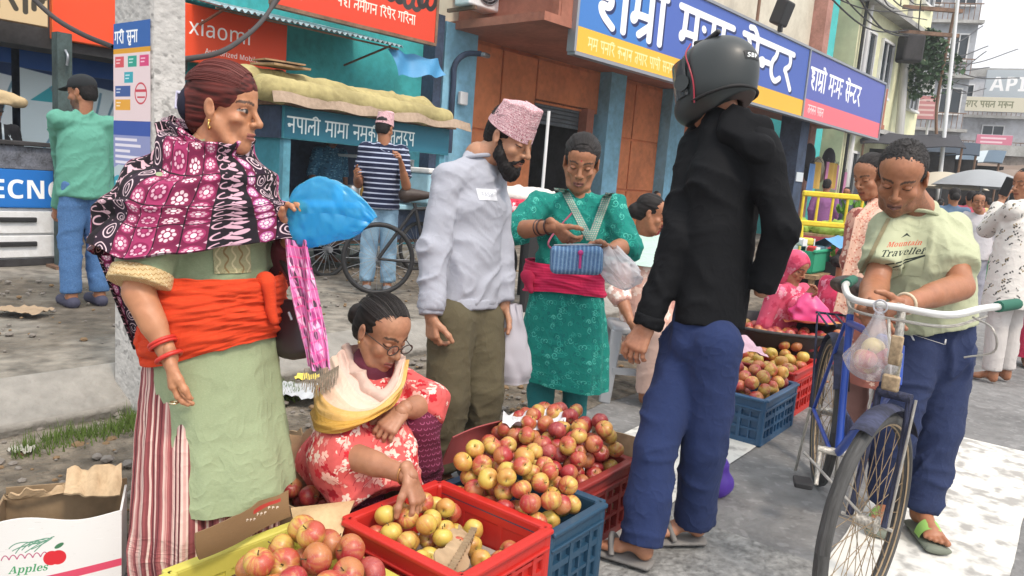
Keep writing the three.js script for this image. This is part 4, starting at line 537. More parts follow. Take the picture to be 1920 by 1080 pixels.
{ // yellow barrier
  const p0 = at(1505, 362, 9.4), p1 = at(1622, 366, 9.4), o = thing('street_barrier', 'yellow painted steel street barrier with open bars', 'barrier', V(p0.x, 0, p0.z)), d = p1.clone().sub(p0).setY(0), L = d.length(); o.rotation.y = -Math.atan2(d.z, d.x); const Y = worn(0.75, 0.56, 0.04, 0.12, 0.8), h = p0.y;
  part(o, 'rail', [rbox(L, 0.07, 0.06, 0.02, L / 2, h, 0)], Y); part(o, 'rail', rbox(L, 0.07, 0.06, 0.02, L / 2, h - 0.37, 0), Y); for (let i = 0; i < 5; i++) part(o, 'bar', bar(V(0.02 + i * (L - 0.04) / 4, h - 0.36, 0), V(0.02 + i * (L - 0.04) / 4, h - 0.03, 0), 0.018), Y); for (const x of [0.04, L - 0.04]) part(o, 'leg', [bar(V(x, h - 0.38, 0), V(x, 0, 0.3), 0.022), bar(V(x, h - 0.38, 0), V(x, 0, -0.3), 0.022)], Y);
  const pl = thing('potted_plant', 'small green potted plant behind the yellow barrier', 'plant', V(at(1600, 470, 10.2).x, 0.1, at(1600, 470, 10.2).z)); part(pl, 'pot', lathe([[0.001, 0], [0.14, 0], [0.18, 0.3], [0.15, 0.3]], 18), M.orange); const r = rng(2), lv = []; for (let i = 0; i < 160; i++) { const g = new THREE.CircleGeometry(0.07, 5).scale(0.5, 1, 1).rotateX(r() * 3).rotateY(r() * 6); const a = r() * 6.28, q = Math.sqrt(r()) * 0.28; lv.push(g.translate(Math.cos(a) * q, 0.4 + r() * 0.85, Math.sin(a) * q)); } tag(part(pl, 'leaves', lv, plain(0.1, 0.24, 0.03)), null, null, null, 'stuff'); part(pl, 'stem', bar(V(0, 0.25, 0), V(0, 1.0, 0), 0.015), M.wood);
  const gc = thing('green_crate', 'green plastic crate of small goods beyond the pink clothed sellers', 'crate', at(1502, 503, 7.6), FC.turn); part(gc, 'box_body', [box(0.55, 0.03, 0.36, 0, -0.0, 0), box(0.55, 0.2, 0.02, 0, 0.1, 0.18), box(0.55, 0.2, 0.02, 0, 0.1, -0.18), box(0.02, 0.2, 0.36, 0.27, 0.1, 0), box(0.02, 0.2, 0.36, -0.27, 0.1, 0)], plain(0.02, 0.28, 0.15)); part(gc, 'rim', [rbox(0.6, 0.03, 0.03, 0.01, 0, 0.2, 0.19), rbox(0.6, 0.03, 0.03, 0.01, 0, 0.2, -0.19)], plain(0.02, 0.3, 0.16));
  const cols = [M.white, plain(0.7, 0.6, 0.1), plain(0.6, 0.05, 0.05), M.skyblue, plain(0.1, 0.4, 0.1)]; for (let i = 0; i < 7; i++) { const k = thing('packet', 'small coloured packet lying in the green crate', 'packet', gc.position.clone().add(V(-0.2 + (i % 4) * 0.13, 0.2 + (i > 3 ? 0.07 : 0), -0.08 + (i % 3) * 0.08)), i, 'packets in green crate'); part(k, 'wrapper', rbox(0.12, 0.08, 0.06, 0.025, 0, 0, 0), cols[i % 5]); for (const e of [0.065, -0.065]) part(k, 'seal', box(0.012, 0.07, 0.05, e, 0, 0), M.white); }
  const st = thing('goods_stand', 'low wooden stand under the green crate of small goods', 'stand', V(gc.position.x, 0, gc.position.z), FC.turn); part(st, 'top', box(0.7, 0.04, 0.5, 0, gc.position.y - 0.045, 0), M.wood); for (const [x, z] of [[-0.3, 0.2], [0.3, 0.2], [-0.3, -0.2], [0.3, -0.2]]) part(st, 'leg', box(0.05, gc.position.y - 0.065, 0.05, x, (gc.position.y - 0.065) / 2, z), M.wood);
  const tp = thing('tarpaulin', 'blue tarpaulin sheet draped over goods behind the pink seller', 'tarpaulin', V(at(1560, 520, 8).x, 0, at(1560, 520, 8).z), FC.turn); part(tp, 'sheet', sheet(30, 20, (u, v) => V((u - 0.5) * 1.0, 0.95 - 0.55 * Math.abs(v - 0.4) + 0.03 * n3(u * 6, v * 6, 3), (v - 0.4) * 0.9), 1, 1), worn(0.1, 0.27, 0.48, 0.12, 1)); part(tp, 'heap', box(0.9, 0.7, 0.5, 0, 0.35, 0), M.dark);
  const wt = thing('white_rail', 'white metal rail stand behind the yellow barrier', 'rail', V(at(1600, 470, 9.8).x, 0, at(1600, 470, 9.8).z), FC.turn); part(wt, 'frame', [bar(V(-0.4, 0.62, 0), V(0.3, 0.62, 0), 0.02), bar(V(-0.4, 0.75, 0), V(0.3, 0.75, 0), 0.02), bar(V(-0.38, 0, 0), V(-0.38, 0.8, 0), 0.02), bar(V(0.28, 0, 0), V(0.28, 0.8, 0), 0.02)], M.white);
}

{ // goods hung and heaped along the far shops
  const r = rng(91), cols = [[0.5, 0.06, 0.1], [0.6, 0.55, 0.45], [0.1, 0.2, 0.4], [0.55, 0.35, 0.08], [0.08, 0.25, 0.14], [0.5, 0.2, 0.35], [0.06, 0.06, 0.08]];
  for (let i = 0; i < 22; i++) { const s = 19 + i * 0.62 + r() * 0.2, y0 = 2.5 - r() * 0.3, o = thing('hanging_garment', 'garment hanging in a row under the far shop canopy', 'garment', bp(s, y0, 7.6 + r() * 0.3), FB.turn + r() * 0.6 - 0.3, 'garments hanging under the far shop canopy'); const m = cloth(...cols[Math.floor(r() * 7)]); part(o, 'body', sheet(10, 12, (u, v) => V((u - 0.5) * lerp(0.4, 0.5, v), -0.1 - v * 0.7, 0.04 * Math.sin(u * 9 + i))), m); part(o, 'hanger', tube([V(-0.18, -0.1, 0), V(0, 0, 0), V(0.18, -0.1, 0)], 0.008, 8, 4), M.black); }
  const um = (label, p, rad, c) => { const o = thing('market_umbrella', label, 'umbrella', V(p.x, 0, p.z)); part(o, 'pole', bar(V(0, 0, 0), V(0, p.y, 0), 0.025), M.metal); part(o, 'canopy', sheet(32, 8, (u, v) => { const a = u * 6.2832, q = rad * v * (1 - 0.06 * Math.abs(Math.sin(a * 4))); return V(Math.cos(a) * q, p.y - 0.38 * v * v * rad, Math.sin(a) * q); }), cloth(...c)); };
  um('pale grey market umbrella at the far end of the street', at(1845, 318, 21), 1.3, [0.32, 0.34, 0.36]); um('brown market umbrella beyond the woman with the phone', at(1900, 318, 24), 1.1, [0.25, 0.2, 0.17]); um('pale sackcloth market umbrella near the dark awnings', at(1770, 322, 23), 1.3, [0.5, 0.45, 0.36]);
  const tb = (label, x, y, d, c) => { const p = at(x, y, d), o = thing('market_stall', label, 'stall', V(p.x, 0, p.z), R(-30)); part(o, 'tabletop', box(1.5, 0.05, 0.8, 0, 0.75, 0), M.wood); for (const [a, b] of [[-0.7, 0.35], [0.7, 0.35], [-0.7, -0.35], [0.7, -0.35]]) part(o, 'leg', box(0.06, 0.74, 0.06, a, 0.37, b), M.rust); part(o, 'skirt_cloth', sheet(30, 6, (u, v) => V((u - 0.5) * 1.5, 0.74 - 0.6 * v, 0.41 + 0.02 * Math.sin(u * 30) * v)), cloth(...c)); part(o, 'goods', new Field().ell(V(-0.4, 0.85, 0), [0.3, 0.16, 0.3]).ell(V(0.3, 0.84, 0), [0.36, 0.14, 0.3]).geo(0.04, { disp: foldFn(0.04, 12, 12, d) }), plain(c[1] + 0.2, c[0], 0.06)); };
  tb('market stall with red cloth front beyond the pink clothed sellers', 1530, 430, 12.5, [0.4, 0.06, 0.08]); tb('market stall with blue cloth front right of the yellow barrier', 1650, 430, 13.5, [0.08, 0.18, 0.35]); tb('market stall with green cloth front behind the woman in white', 1830, 430, 14, [0.08, 0.25, 0.12]);
}
scene.fog = new THREE.FogExp2(0xe8eef4, 0.0018);
// ---------------------------------------------------------------- people: bodies, heads, hands, clothes
const SKIN = { tan: [0.38, 0.185, 0.1], brown: [0.3, 0.13, 0.068], dark: [0.2, 0.085, 0.046], light: [0.42, 0.24, 0.15] };
const skinMat = () => mat({ vertexColors: true, roughness: 0.48, bumpMap: GRAIN, bumpScale: 0.0012 });
const SKINM = skinMat(), HAIRM = phys({ vertexColors: true, roughness: 0.62, specularIntensity: 0.45 });
const yawOf = (v) => Math.atan2(v.x, v.z);
const tone = (c, k) => [c[0] * k, c[1] * k, c[2] * k];
const skinPaint = (c, f = 60) => (x, y, z) => { const k = 1.16 + 0.13 * n3(x * f, y * f, z * f) + 0.1 * n3(x * 14, y * 14, z * 14); return [c[0] * k, c[1] * k * (1 - 0.03 * n3(x * 25, y * 25, z * 25)), c[2] * k]; };

// head in its own axes: y up, z forward, origin between the ears at eye height
function headGeo(o) {
  const F = new Field(), fw = o.fw ?? 1, j = o.jaw ?? 1, S = o.skin, X = (f) => { f(1); f(-1); };
  F.ell(V(0, 0.045, -0.012), [0.072 * fw, 0.078, 0.091], { k: 0.02 }).ell(V(0, 0.045, 0.03), [0.06 * fw, 0.05, 0.055], { k: 0.03 }).ell(V(0, -0.035, 0.026), [0.056 * fw, 0.075, 0.058], { k: 0.03 });
  X((s) => F.chain([V(s * 0.054 * fw, -0.045, -0.008), V(s * 0.034 * fw * j, -0.094, 0.04), V(0, -0.107, 0.06)], [0.021, 0.017, 0.018], { k: 0.025 }));
  F.ell(V(0, -0.102, 0.067), [0.018, 0.015, 0.014], { k: 0.02 });
  X((s) => F.ell(V(s * 0.041 * fw, -0.033, 0.057), [0.021, 0.018, 0.018], { k: 0.02 }));
  F.cap(V(-0.038, 0.019, 0.07), V(0, 0.02, 0.08), 0.009, 0.01, { k: 0.016 }).cap(V(0.038, 0.019, 0.07), V(0, 0.02, 0.08), 0.009, 0.01, { k: 0.016 });
  if (o.hollow) X((s) => F.ell(V(s * 0.05 * fw, -0.065, 0.062), [0.012, 0.024, 0.014], { sub: true, k: 0.025 }));
  X((s) => F.ell(V(s * 0.032, 0.0, 0.093), [0.019, 0.0105, 0.016], { sub: true, k: 0.012 }));
  X((s) => F.ell(V(s * 0.032, -0.001, 0.0725), [0.0145, 0.0115, 0.0125], { k: 0.003 }));
  F.cap(V(0, 0.012, 0.082), V(0, -0.03, 0.105 + (o.nose ?? 0)), 0.0075, 0.0105, { k: 0.012 }).ell(V(0, -0.034, 0.106 + (o.nose ?? 0)), [0.0115, 0.0105, 0.0105], { k: 0.006 });
  X((s) => F.ell(V(s * 0.0125, -0.037, 0.095), [0.009, 0.0085, 0.0095], { k: 0.006 })); X((s) => F.ell(V(s * 0.0065, -0.045, 0.099), [0.0035, 0.005, 0.0055], { sub: true, k: 0.003 }));
  F.ell(V(0, -0.066, 0.073), [0.03, 0.024, 0.02], { k: 0.018 });
  X((s) => F.cap(V(s * 0.022, -0.0695, 0.084), V(0, -0.0665, 0.0955), 0.0038, 0.005, { k: 0.005 }).cap(V(s * 0.02, -0.076, 0.084), V(0, -0.079, 0.0935), 0.0042, 0.006, { k: 0.005 }));
  F.cap(V(-0.025, -0.0728, 0.088), V(0, -0.0725, 0.1), 0.0022, 0.003, { sub: true, k: 0.004 }).cap(V(0.025, -0.0728, 0.088), V(0, -0.0725, 0.1), 0.0022, 0.003, { sub: true, k: 0.004 });
  X((s) => { F.ell(V(s * 0.077 * fw, -0.008, -0.014), [0.009, 0.031, 0.02], { k: 0.008, q: new THREE.Quaternion().setFromEuler(new THREE.Euler(-0.2, s * 0.35, 0)) }); F.ell(V(s * 0.087 * fw, -0.004, -0.006), [0.0065, 0.018, 0.011], { sub: true, k: 0.006 }); F.ell(V(s * 0.073 * fw, -0.036, -0.006), [0.006, 0.009, 0.008], { k: 0.006 }); });
  F.cap(V(0, -0.05, -0.022), o.neck, 0.054 * (o.nk ?? 1), 0.058 * (o.nk ?? 1), { k: 0.022 });
  const sk = skinPaint(S, 130), lip = o.lip ?? [S[0] * 0.85, S[1] * 0.58, S[2] * 0.62], br = o.brow ?? [0.02, 0.015, 0.012];
  return F.geo(o.cell ?? 0.003, { colour: (x, y, z, nx, ny, nz) => {
    const ax = Math.abs(x); let c = sk(x, y, z);
    if (z > 0.045) {
      if (ax < 0.024 && y < -0.0635 && y > -0.085 + ax * 0.25 && z > 0.078) c = Math.abs(y + 0.0727) < 0.0016 ? tone(lip, 0.35) : lip;
      const yb = 0.0215 + 0.006 * (1 - ((ax - 0.034) / 0.022) ** 2); if (ax > 0.011 && ax < 0.054 && Math.abs(y - yb) < 0.0042 + 0.001 * n3(x * 900, y * 300, 3) && z > 0.04) c = [lerp(c[0], br[0], 0.85), lerp(c[1], br[1], 0.85), lerp(c[2], br[2], 0.85)];
      const dx = (ax - 0.032) / 0.0155;
      if (Math.abs(dx) < 1 && z > 0.058) {
        if (o.open) { const h = 0.0058 * (1 - dx * dx); if (y < h && y > -h - 0.001) c = Math.abs(dx - 0.1) < 0.5 ? [0.018, 0.012, 0.01] : [0.36, 0.3, 0.26]; else if (y < h + 0.0028 && y > h - 0.001) c = [0.015, 0.01, 0.01]; }
        else { const l = -0.0062 + 0.003 * dx * dx; if (y < l + 0.0032 && y > l - 0.0012) c = [0.022, 0.014, 0.012]; }
      }
      if (o.bindi && ax < 0.004 && Math.abs(y - 0.038) < 0.004) c = [0.45, 0.03, 0.04];
    }
    if (o.stubble && y < -0.04 && z > -0.01) { const e = o.stubble * sstep(-0.02 - y, 0.02, 0.055) * (0.7 + 0.5 * n3(x * 700, y * 700, z * 700)); const l = (ax < 0.026 && y > -0.088) ? (y > -0.062 ? 0.6 : 0) : 1; const k = clamp(e * l, 0, 0.8); c = [lerp(c[0], 0.03, k), lerp(c[1], 0.022, k), lerp(c[2], 0.02, k)]; }
    return c;
  } });
}
const hairPaint = (c, dir = 'z') => (x, y, z) => { const s = dir === 'y' ? n3(x * 170, y * 22, z * 170) : n3(x * 90, y * 190, z * 18), k = 0.8 + 0.75 * s; return [c[0] * k + 0.004, c[1] * k + 0.004, c[2] * k + 0.004]; };
// hair on the scalp; extra(F) adds buns and locks
function hairGeo(o) {
  const F = new Field(), fw = o.fw ?? 1, up = o.vol ?? 0;
  F.ell(V(0, 0.046 + up * 0.5, -0.016), [0.078 * fw + up, 0.083 + up, 0.098 + up], { k: 0.015 }); F.ell(V(0, -0.015, -0.055), [0.068 * fw, 0.07, 0.056], { k: 0.03 });
  if (o.sides) for (const s of [1, -1]) F.ell(V(s * 0.066 * fw, 0.008, 0.01), [0.01, 0.032, 0.015], { k: 0.01 });
  if (o.part) F.ell(V(0, -0.05 + (o.line ?? 0), 0.086), [0.061 * fw, 0.118, 0.088], { sub: true, k: 0.016 }); else F.ell(V(0, -0.05 + (o.line ?? 0), 0.082), [0.07 * fw, 0.116, 0.085], { sub: true, k: 0.014 });
  for (const s of [1, -1]) F.ell(V(s * 0.085 * fw, -0.03, 0.012), [0.03, 0.045, 0.03], { sub: true, k: 0.008 });
  F.ell(V(0, -0.115, -0.03), [0.1, 0.055, 0.1], { sub: true, k: 0.01 });
  o.extra?.(F); if (o.part) F.chain([V(0, 0.09, 0.085), V(0, 0.135, 0.03), V(0, 0.142, -0.03)], [0.0035, 0.004, 0.002], { sub: true, k: 0.006 });
  const f = o.streak ?? 1, A = o.amp ?? 0.0022;
  return F.geo(o.cell ?? 0.004, { disp: (x, y, z) => A * (o.dir === 'y' ? n3(x * 130, y * 16, z * 130) : n3(x * 75 * f, y * 150 * f, z * 14)) + (o.short ? 0.002 * n3(x * 330, y * 330, z * 330) : 0), colour: hairPaint(o.colour, o.dir) });
}
// a hand: wrist w, direction d of the fingers, nrm out of the palm, side towards the thumb
function handGeo(w, d, nrm, side, o = {}) {
  const F = new Field(), s = o.s ?? 1, curl = o.curl ?? [0.35, 0.4, 0.45, 0.5], spread = o.spread ?? 0.06; d = d.clone().normalize(); side = side.clone().addScaledVector(d, -side.dot(d)).normalize(); nrm = nrm.clone().addScaledVector(d, -nrm.dot(d)).addScaledVector(side, -nrm.dot(side)).normalize();
  const L = (a, b, c) => w.clone().addScaledVector(d, a * s).addScaledVector(side, b * s).addScaledVector(nrm, c * s);
  F.cap(L(-0.03, 0, 0), L(0.012, 0, 0), 0.026 * s, 0.028 * s, { k: 0.012, w: side, f: 0.72 }); F.cap(L(0.01, 0, 0), L(0.078, 0.001, 0), 0.029 * s, 0.039 * s, { k: 0.014, w: side, f: 0.36 });
  const lens = [0.068, 0.076, 0.07, 0.056], rad = [0.0088, 0.009, 0.0085, 0.0075];
  for (let i = 0; i < 4; i++) {
    const b = 0.029 - i * 0.0195; let p = L(0.082 - Math.abs(i - 1.2) * 0.004, b, 0), a = curl[i] * 0.75, dir = d.clone().addScaledVector(side, (1.3 - i) * spread).normalize(), ax = side.clone();
    F.cap(L(0.03, b * 0.7, 0), p, 0.0105 * s, 0.0105 * s, { k: 0.008 });
    [0.46, 0.3, 0.24].forEach((f, q) => { const dd = dir.clone().multiplyScalar(Math.cos(a)).addScaledVector(nrm, Math.sin(a)), e = p.clone().addScaledVector(dd, lens[i] * f * s); F.cap(p, e, rad[i] * s * (1 - q * 0.06), rad[i] * s * (0.97 - q * 0.08), { k: 0.003 }); if (q < 2) F.ell(e, [rad[i] * s * 1.02, rad[i] * s * 1.02, rad[i] * s * 1.02], { k: 0.003 }); p = e; a += curl[i] * (q ? 0.7 : 1.0); });
  }
  const t0 = L(0.022, 0.022, 0.004), td = o.thumb ?? [0.68, 0.6, 0.35], tv = d.clone().multiplyScalar(td[0]).addScaledVector(side, td[1]).addScaledVector(nrm, td[2]).normalize(), t1 = t0.clone().addScaledVector(tv, 0.042 * s), tv2 = tv.clone().addScaledVector(d, 0.35).addScaledVector(nrm, 0.15).normalize(), t2 = t1.clone().addScaledVector(tv2, 0.033 * s), t3 = t2.clone().addScaledVector(tv2.clone().addScaledVector(side, -0.3).normalize(), 0.026 * s);
  F.chain([t0, t1, t2, t3], [0.0145 * s, 0.0115 * s, 0.0105 * s, 0.0085 * s], { k: 0.008 });
  return F.geo(o.cell ?? 0.0035, { colour: skinPaint(o.skin, 160) });
}
function footGeo(heel, toe, o = {}) { // bare foot
  const F = new Field(), d = toe.clone().sub(heel), L = d.length(), s = L / 0.24; d.normalize(); const side = V(d.z, 0, -d.x).multiplyScalar(o.left ? 1 : -1), P = (a, b, c) => heel.clone().addScaledVector(d, a * s).addScaledVector(side, b * s).add(V(0, c * s, 0));
  F.cap(P(0.03, 0, 0.03), P(0.04, 0, 0.1), 0.032 * s, 0.036 * s, { k: 0.03 }).cap(P(0.05, 0, 0.06), P(0.16, 0, 0.026), 0.036 * s, 0.024 * s, { k: 0.03, w: side, f: 0.9 }).cap(P(0.13, 0.005, 0.022), P(0.185, 0.004, 0.016), 0.036 * s, 0.038 * s, { k: 0.02, w: side, f: 0.45 });
  [[0.235, 0.03, 0.013], [0.228, 0.009, 0.0095], [0.22, -0.008, 0.009], [0.208, -0.022, 0.0085], [0.195, -0.034, 0.008]].forEach(([a, b, r]) => F.cap(P(0.18, b * 0.9, 0.015), P(a, b, 0.011), r * s, r * s, { k: 0.005 }));
  return F.geo(o.cell ?? 0.005, { colour: skinPaint(o.skin, 120) });
}
// a person whose joints are given in the street; parts are added in world axes and hang under the group at the feet
class Person {
  constructor(name, label, o) {
    Object.assign(this, o); this.base = o.base ?? V(o.pel.x, 0, o.pel.z);
    this.g = thing('person', label, 'person', this.base, 0, o.group); this.skin = o.skin ?? SKIN.brown; this.fwd = (o.fwd ?? V(0, 0, 1)).clone().setY(0).normalize(); this.right = V(-this.fwd.z, 0, this.fwd.x); this.q = o.q ?? 1; this.uv = { r: this.right, f: this.fwd }; this.bodyGeo = [];
  }
  add(name, geo, m, parent = this.g, label) { const g = merge(geo); if (g.userData.moved !== this.g.uuid) { g.translate(-this.base.x, -this.base.y, -this.base.z); g.userData.moved = this.g.uuid; } return part(parent, name, g, m, label); }
  // pass only once the hands and feet are in bodyGeo
  body(o = {}) {
    const F = new Field(), s = this.s ?? 1, w = this.right, b = o.build ?? 1, up = V(0, 1, 0);
    F.cap(this.pel, this.chest, 0.125 * s * b, 0.135 * s * b, { w, f: 0.62, k: 0.04 }); F.cap(this.chest, this.neck.clone().add(V(0, -0.03, 0)), 0.115 * s * b, 0.055 * s, { w, f: 0.6, k: 0.02 });
    for (const S of ['L', 'R']) {
      F.cap(this.chest.clone().lerp(this.neck, 0.5), this['sh' + S], 0.045 * s, 0.04 * s, { k: 0.02 });
      if (this['el' + S]) F.chain([this['sh' + S], this['el' + S], this['wr' + S]], [0.042 * s, 0.04 * s * (o.arm ?? 1), 0.027 * s * (o.arm ?? 1)], { k: 0.02 }).cap(this['el' + S].clone().lerp(this['wr' + S], 0.12), this['el' + S].clone().lerp(this['wr' + S], 0.5), 0.04 * s * (o.arm ?? 1), 0.036 * s * (o.arm ?? 1), { k: 0.02 });
      if (this['kn' + S]) { F.chain([this['hip' + S], this['kn' + S], this['an' + S]], [0.078 * s, 0.052 * s, 0.036 * s], { k: 0.03 }); }
    }
    F.cap(this.neck.clone().add(V(0, -0.05, 0)), this.neck.clone().add(V(0, 0.02, 0)), 0.06 * s, 0.056 * s * (o.nk ?? 1), { k: 0.04 });
    const g = F.geo((o.cell ?? 0.012) * this.q, { colour: skinPaint(this.skin) });
    return this.add('body', [g, ...this.bodyGeo].map((x) => { for (const k of ['uv']) x.deleteAttribute(k); return x; }).map((x) => boxUV(x)), SKINM);
  }
  head(o) {
    const h = this.hd, s = h.s ?? 1, q = new THREE.Quaternion().setFromEuler(new THREE.Euler(R(h.pitch ?? 0), h.yaw, R(h.roll ?? 0), 'YXZ')), iq = q.clone().invert();
    this.hm = new THREE.Matrix4().compose(h.c, q, V(s, s, s)); const neck = this.neck.clone().sub(h.c).applyQuaternion(iq).divideScalar(s);
    this.bodyGeo.push(headGeo({ skin: this.skin, cell: 0.003 * this.q, ...o, neck }).applyMatrix4(this.hm));
    return this;
  }
  onHead(name, g, m, parent, label) { return this.add(name, merge(Array.isArray(g) ? g : [g]).applyMatrix4(this.hm), m, parent, label); }
  hair(o) {
    const c = { cell: 0.004 * this.q, colour: [0.02, 0.016, 0.015], ...o }, m = this.onHead('hair', hairGeo(c), HAIRM); if (this.q > 1.2) return m;
    // loose strands lying over the mass, or short stubble at its edge
    const r = rng(Math.round(this.base.x * 1000 + 99)), fw = c.fw ?? 1, up = c.vol ?? 0, A = [0.0785 * fw + up, 0.0835 + up, 0.0985 + up], C = V(0, 0.046 + up * 0.5, -0.016), S = (th, ph, k) => V(C.x + A[0] * k * Math.sin(th) * Math.cos(ph), C.y + A[1] * k * Math.cos(th), C.z + A[2] * k * Math.sin(th) * Math.sin(ph)), list = [], col = new THREE.Color().setRGB(...c.colour.map((x) => x * 1.25 + 0.004));
    if (c.short) for (let i = 0; i < 900; i++) { const th = 0.2 + r() * 1.25, ph = r() * 6.28, p = S(th, ph, 0.985); if (Math.sin(ph) > 0.3 && th > 0.72 - (c.line ?? 0) * 0) continue; const n = p.clone().sub(C).normalize().add(V((r() - 0.5) * 0.8, r() * 0.3, (r() - 0.5) * 0.8)); list.push(bar(p, p.clone().addScaledVector(n, 0.0035 + r() * 0.003), 0.001, 3, 0.0003)); }
    else for (let i = 0; i < 260; i++) { const x = (r() - 0.5) * 2, sx = Math.sign(x), lift = 1 + (r() < 0.2 ? 0.05 : 0.018) * r(), pts = []; for (let k = 0; k <= 5; k++) { const t = k / 5, ph = lerp(1.25, -1.4, t) , th = lerp(0.62, 1.35, t) * (0.45 + 0.55 * Math.abs(x)), a = Math.PI / 2 - sx * (Math.PI / 2) * Math.min(1, Math.abs(x) * 1.1); pts.push(V(C.x + A[0] * lift * Math.sin(x * 1.35) * Math.sqrt(Math.max(0.05, 1 - (t * 2 - 1) ** 2 * 0.55)), C.y + A[1] * lift * Math.cos(x * 1.35) * Math.sqrt(Math.max(0.03, 1 - Math.pow(lerp(-0.72, 0.86, t), 2))), C.z - A[2] * lift * lerp(-0.72, 0.86, t) + (r() - 0.5) * 0.003)); } list.push(tube(pts, 0.0009, 8, 3)); }
    if (list.length) { const st = this.onHead('hair_strands', list, mat({ color: col, roughness: 0.6 }), m); st.userData.kind = 'stuff'; }
    return m;
  }
  hand(S, d, nrm, side, o = {}) { this.bodyGeo.push(handGeo(this['wr' + S], d, nrm, side, { skin: this.skin, cell: 0.0035 * this.q, s: 0.98 * (this.s ?? 1), ...o })); return this; }
  foot(S, dir, o = {}) { const a = this['an' + S], h = V(a.x, (o.y ?? this.base.y) + 0.012, a.z).addScaledVector(dir, -0.05), t = h.clone().addScaledVector(dir, 0.24 * (this.s ?? 1)); this.bodyGeo.push(footGeo(h, t, { skin: this.skin, left: S === 'L', cell: 0.005 * this.q, ...o })); return [h, t]; }
  // an upper garment: o.hem point, radii, sleeve share of the forearm (0..1), extra looseness
  top(name, m, o = {}) {
    const F = new Field(), s = this.s ?? 1, w = this.right, e = o.loose ?? 0.02, hem = o.hem ?? this.pel, f = o.f ?? 0.66;
    F.cap(hem, this.chest, (o.rh ?? 0.15) * s + e, (o.rc ?? 0.148) * s + e, { w, f, flatA: true, k: 0.03 }); if (o.waist) F.ell(...o.waist);
    F.cap(this.chest, this.neck.clone().add(V(0, -0.004, 0)), 0.136 * s + e, 0.07 * s + e * 0.2, { w, f: 0.72, k: 0.04 });
    for (const S of ['L', 'R']) {
      F.cap(this.chest.clone().lerp(this.neck, 0.5), this['sh' + S], 0.07 * s, 0.05 * s + e * 0.4, { k: 0.03 }); F.cap(this.neck.clone().add(V(0, -0.035, 0)), this['sh' + S].clone().add(V(0, -0.005, 0)), 0.05 * s + e * 0.3, 0.045 * s + e * 0.4, { k: 0.02 });
      if (!this['el' + S] || o.noSleeve) continue; const sh = this['sh' + S], el = this['el' + S], wr = this['wr' + S], t = o.sleeve ?? 1, rs = (o.rs ?? 0.056) * s + e * 0.5, re = (o.re ?? 0.048) * s + e * 0.5, rw = (o.rw ?? 0.036) * s + e * 0.3;
      if (t > 0) { F.cap(sh, el, rs, re, { k: 0.016 }); F.cap(el, el.clone().lerp(wr, t), re, lerp(re, rw, t), { k: 0.022, flatB: true }); } else F.cap(sh, sh.clone().lerp(el, 1 + t), rs, lerp(rs, re, 1 + t) + (o.flare ?? 0), { k: 0.025, flatB: true });
    }
    o.extra?.(F);
    const f1 = foldFn(o.a1 ?? 0.006, o.fx1 ?? 6, o.fy1 ?? 17, o.seed ?? 1, w, this.fwd), f2 = foldFn(o.a2 ?? 0.005, o.fx2 ?? 15, o.fy2 ?? 5, (o.seed ?? 1) + 9, w, this.fwd), f3 = foldFn(0.0022, 19, 34, (o.seed ?? 1) + 4, w, this.fwd);
    const g = F.geo((o.cell ?? 0.009) * this.q, { disp: (x, y, z) => f1(x, y, z) + f2(x, y, z) + f3(x, y, z), uv: this.uv, cut: o.cut });
    return this.add(name, g, m);
  }
  trousers(m, o = {}) {
    const F = new Field(), s = this.s ?? 1, w = this.right, e = o.loose ?? 0.015, waist = o.waist ?? this.pel.clone().add(V(0, 0.1, 0));
    F.cap(waist, this.pel.clone().add(V(0, -0.06, 0)), 0.118 * s + e * 0.5, 0.13 * s + e * 0.6, { w, f: 0.7, flatA: true, k: 0.04 });
    for (const S of ['L', 'R']) { const k = this['kn' + S], a = this['an' + S]; if (!k) continue; const end = a.clone().lerp(k, o.cuff ?? 0.05); F.cap(this['hip' + S], k, (o.rt ?? 0.085) * s + e * 0.8, (o.rk ?? 0.066) * s + e * 0.6, { k: 0.018 }).cap(k, end, (o.rk ?? 0.066) * s + e * 0.6, (o.ra ?? 0.056) * s + e * 0.6, { k: 0.014, flatB: true }); }
    o.extra?.(F);
    const f1 = foldFn(o.a1 ?? 0.006, 7, 15, o.seed ?? 2, w, this.fwd), f2 = foldFn(o.a2 ?? 0.005, 16, 3, (o.seed ?? 2) + 5, w, this.fwd), f3 = foldFn(0.0022, 19, 30, (o.seed ?? 2) + 4, w, this.fwd);
    return this.add(o.name ?? 'trousers', F.geo((o.cell ?? 0.009) * this.q, { disp: (x, y, z) => f1(x, y, z) + f2(x, y, z) + f3(x, y, z), uv: this.uv }), m);
  }
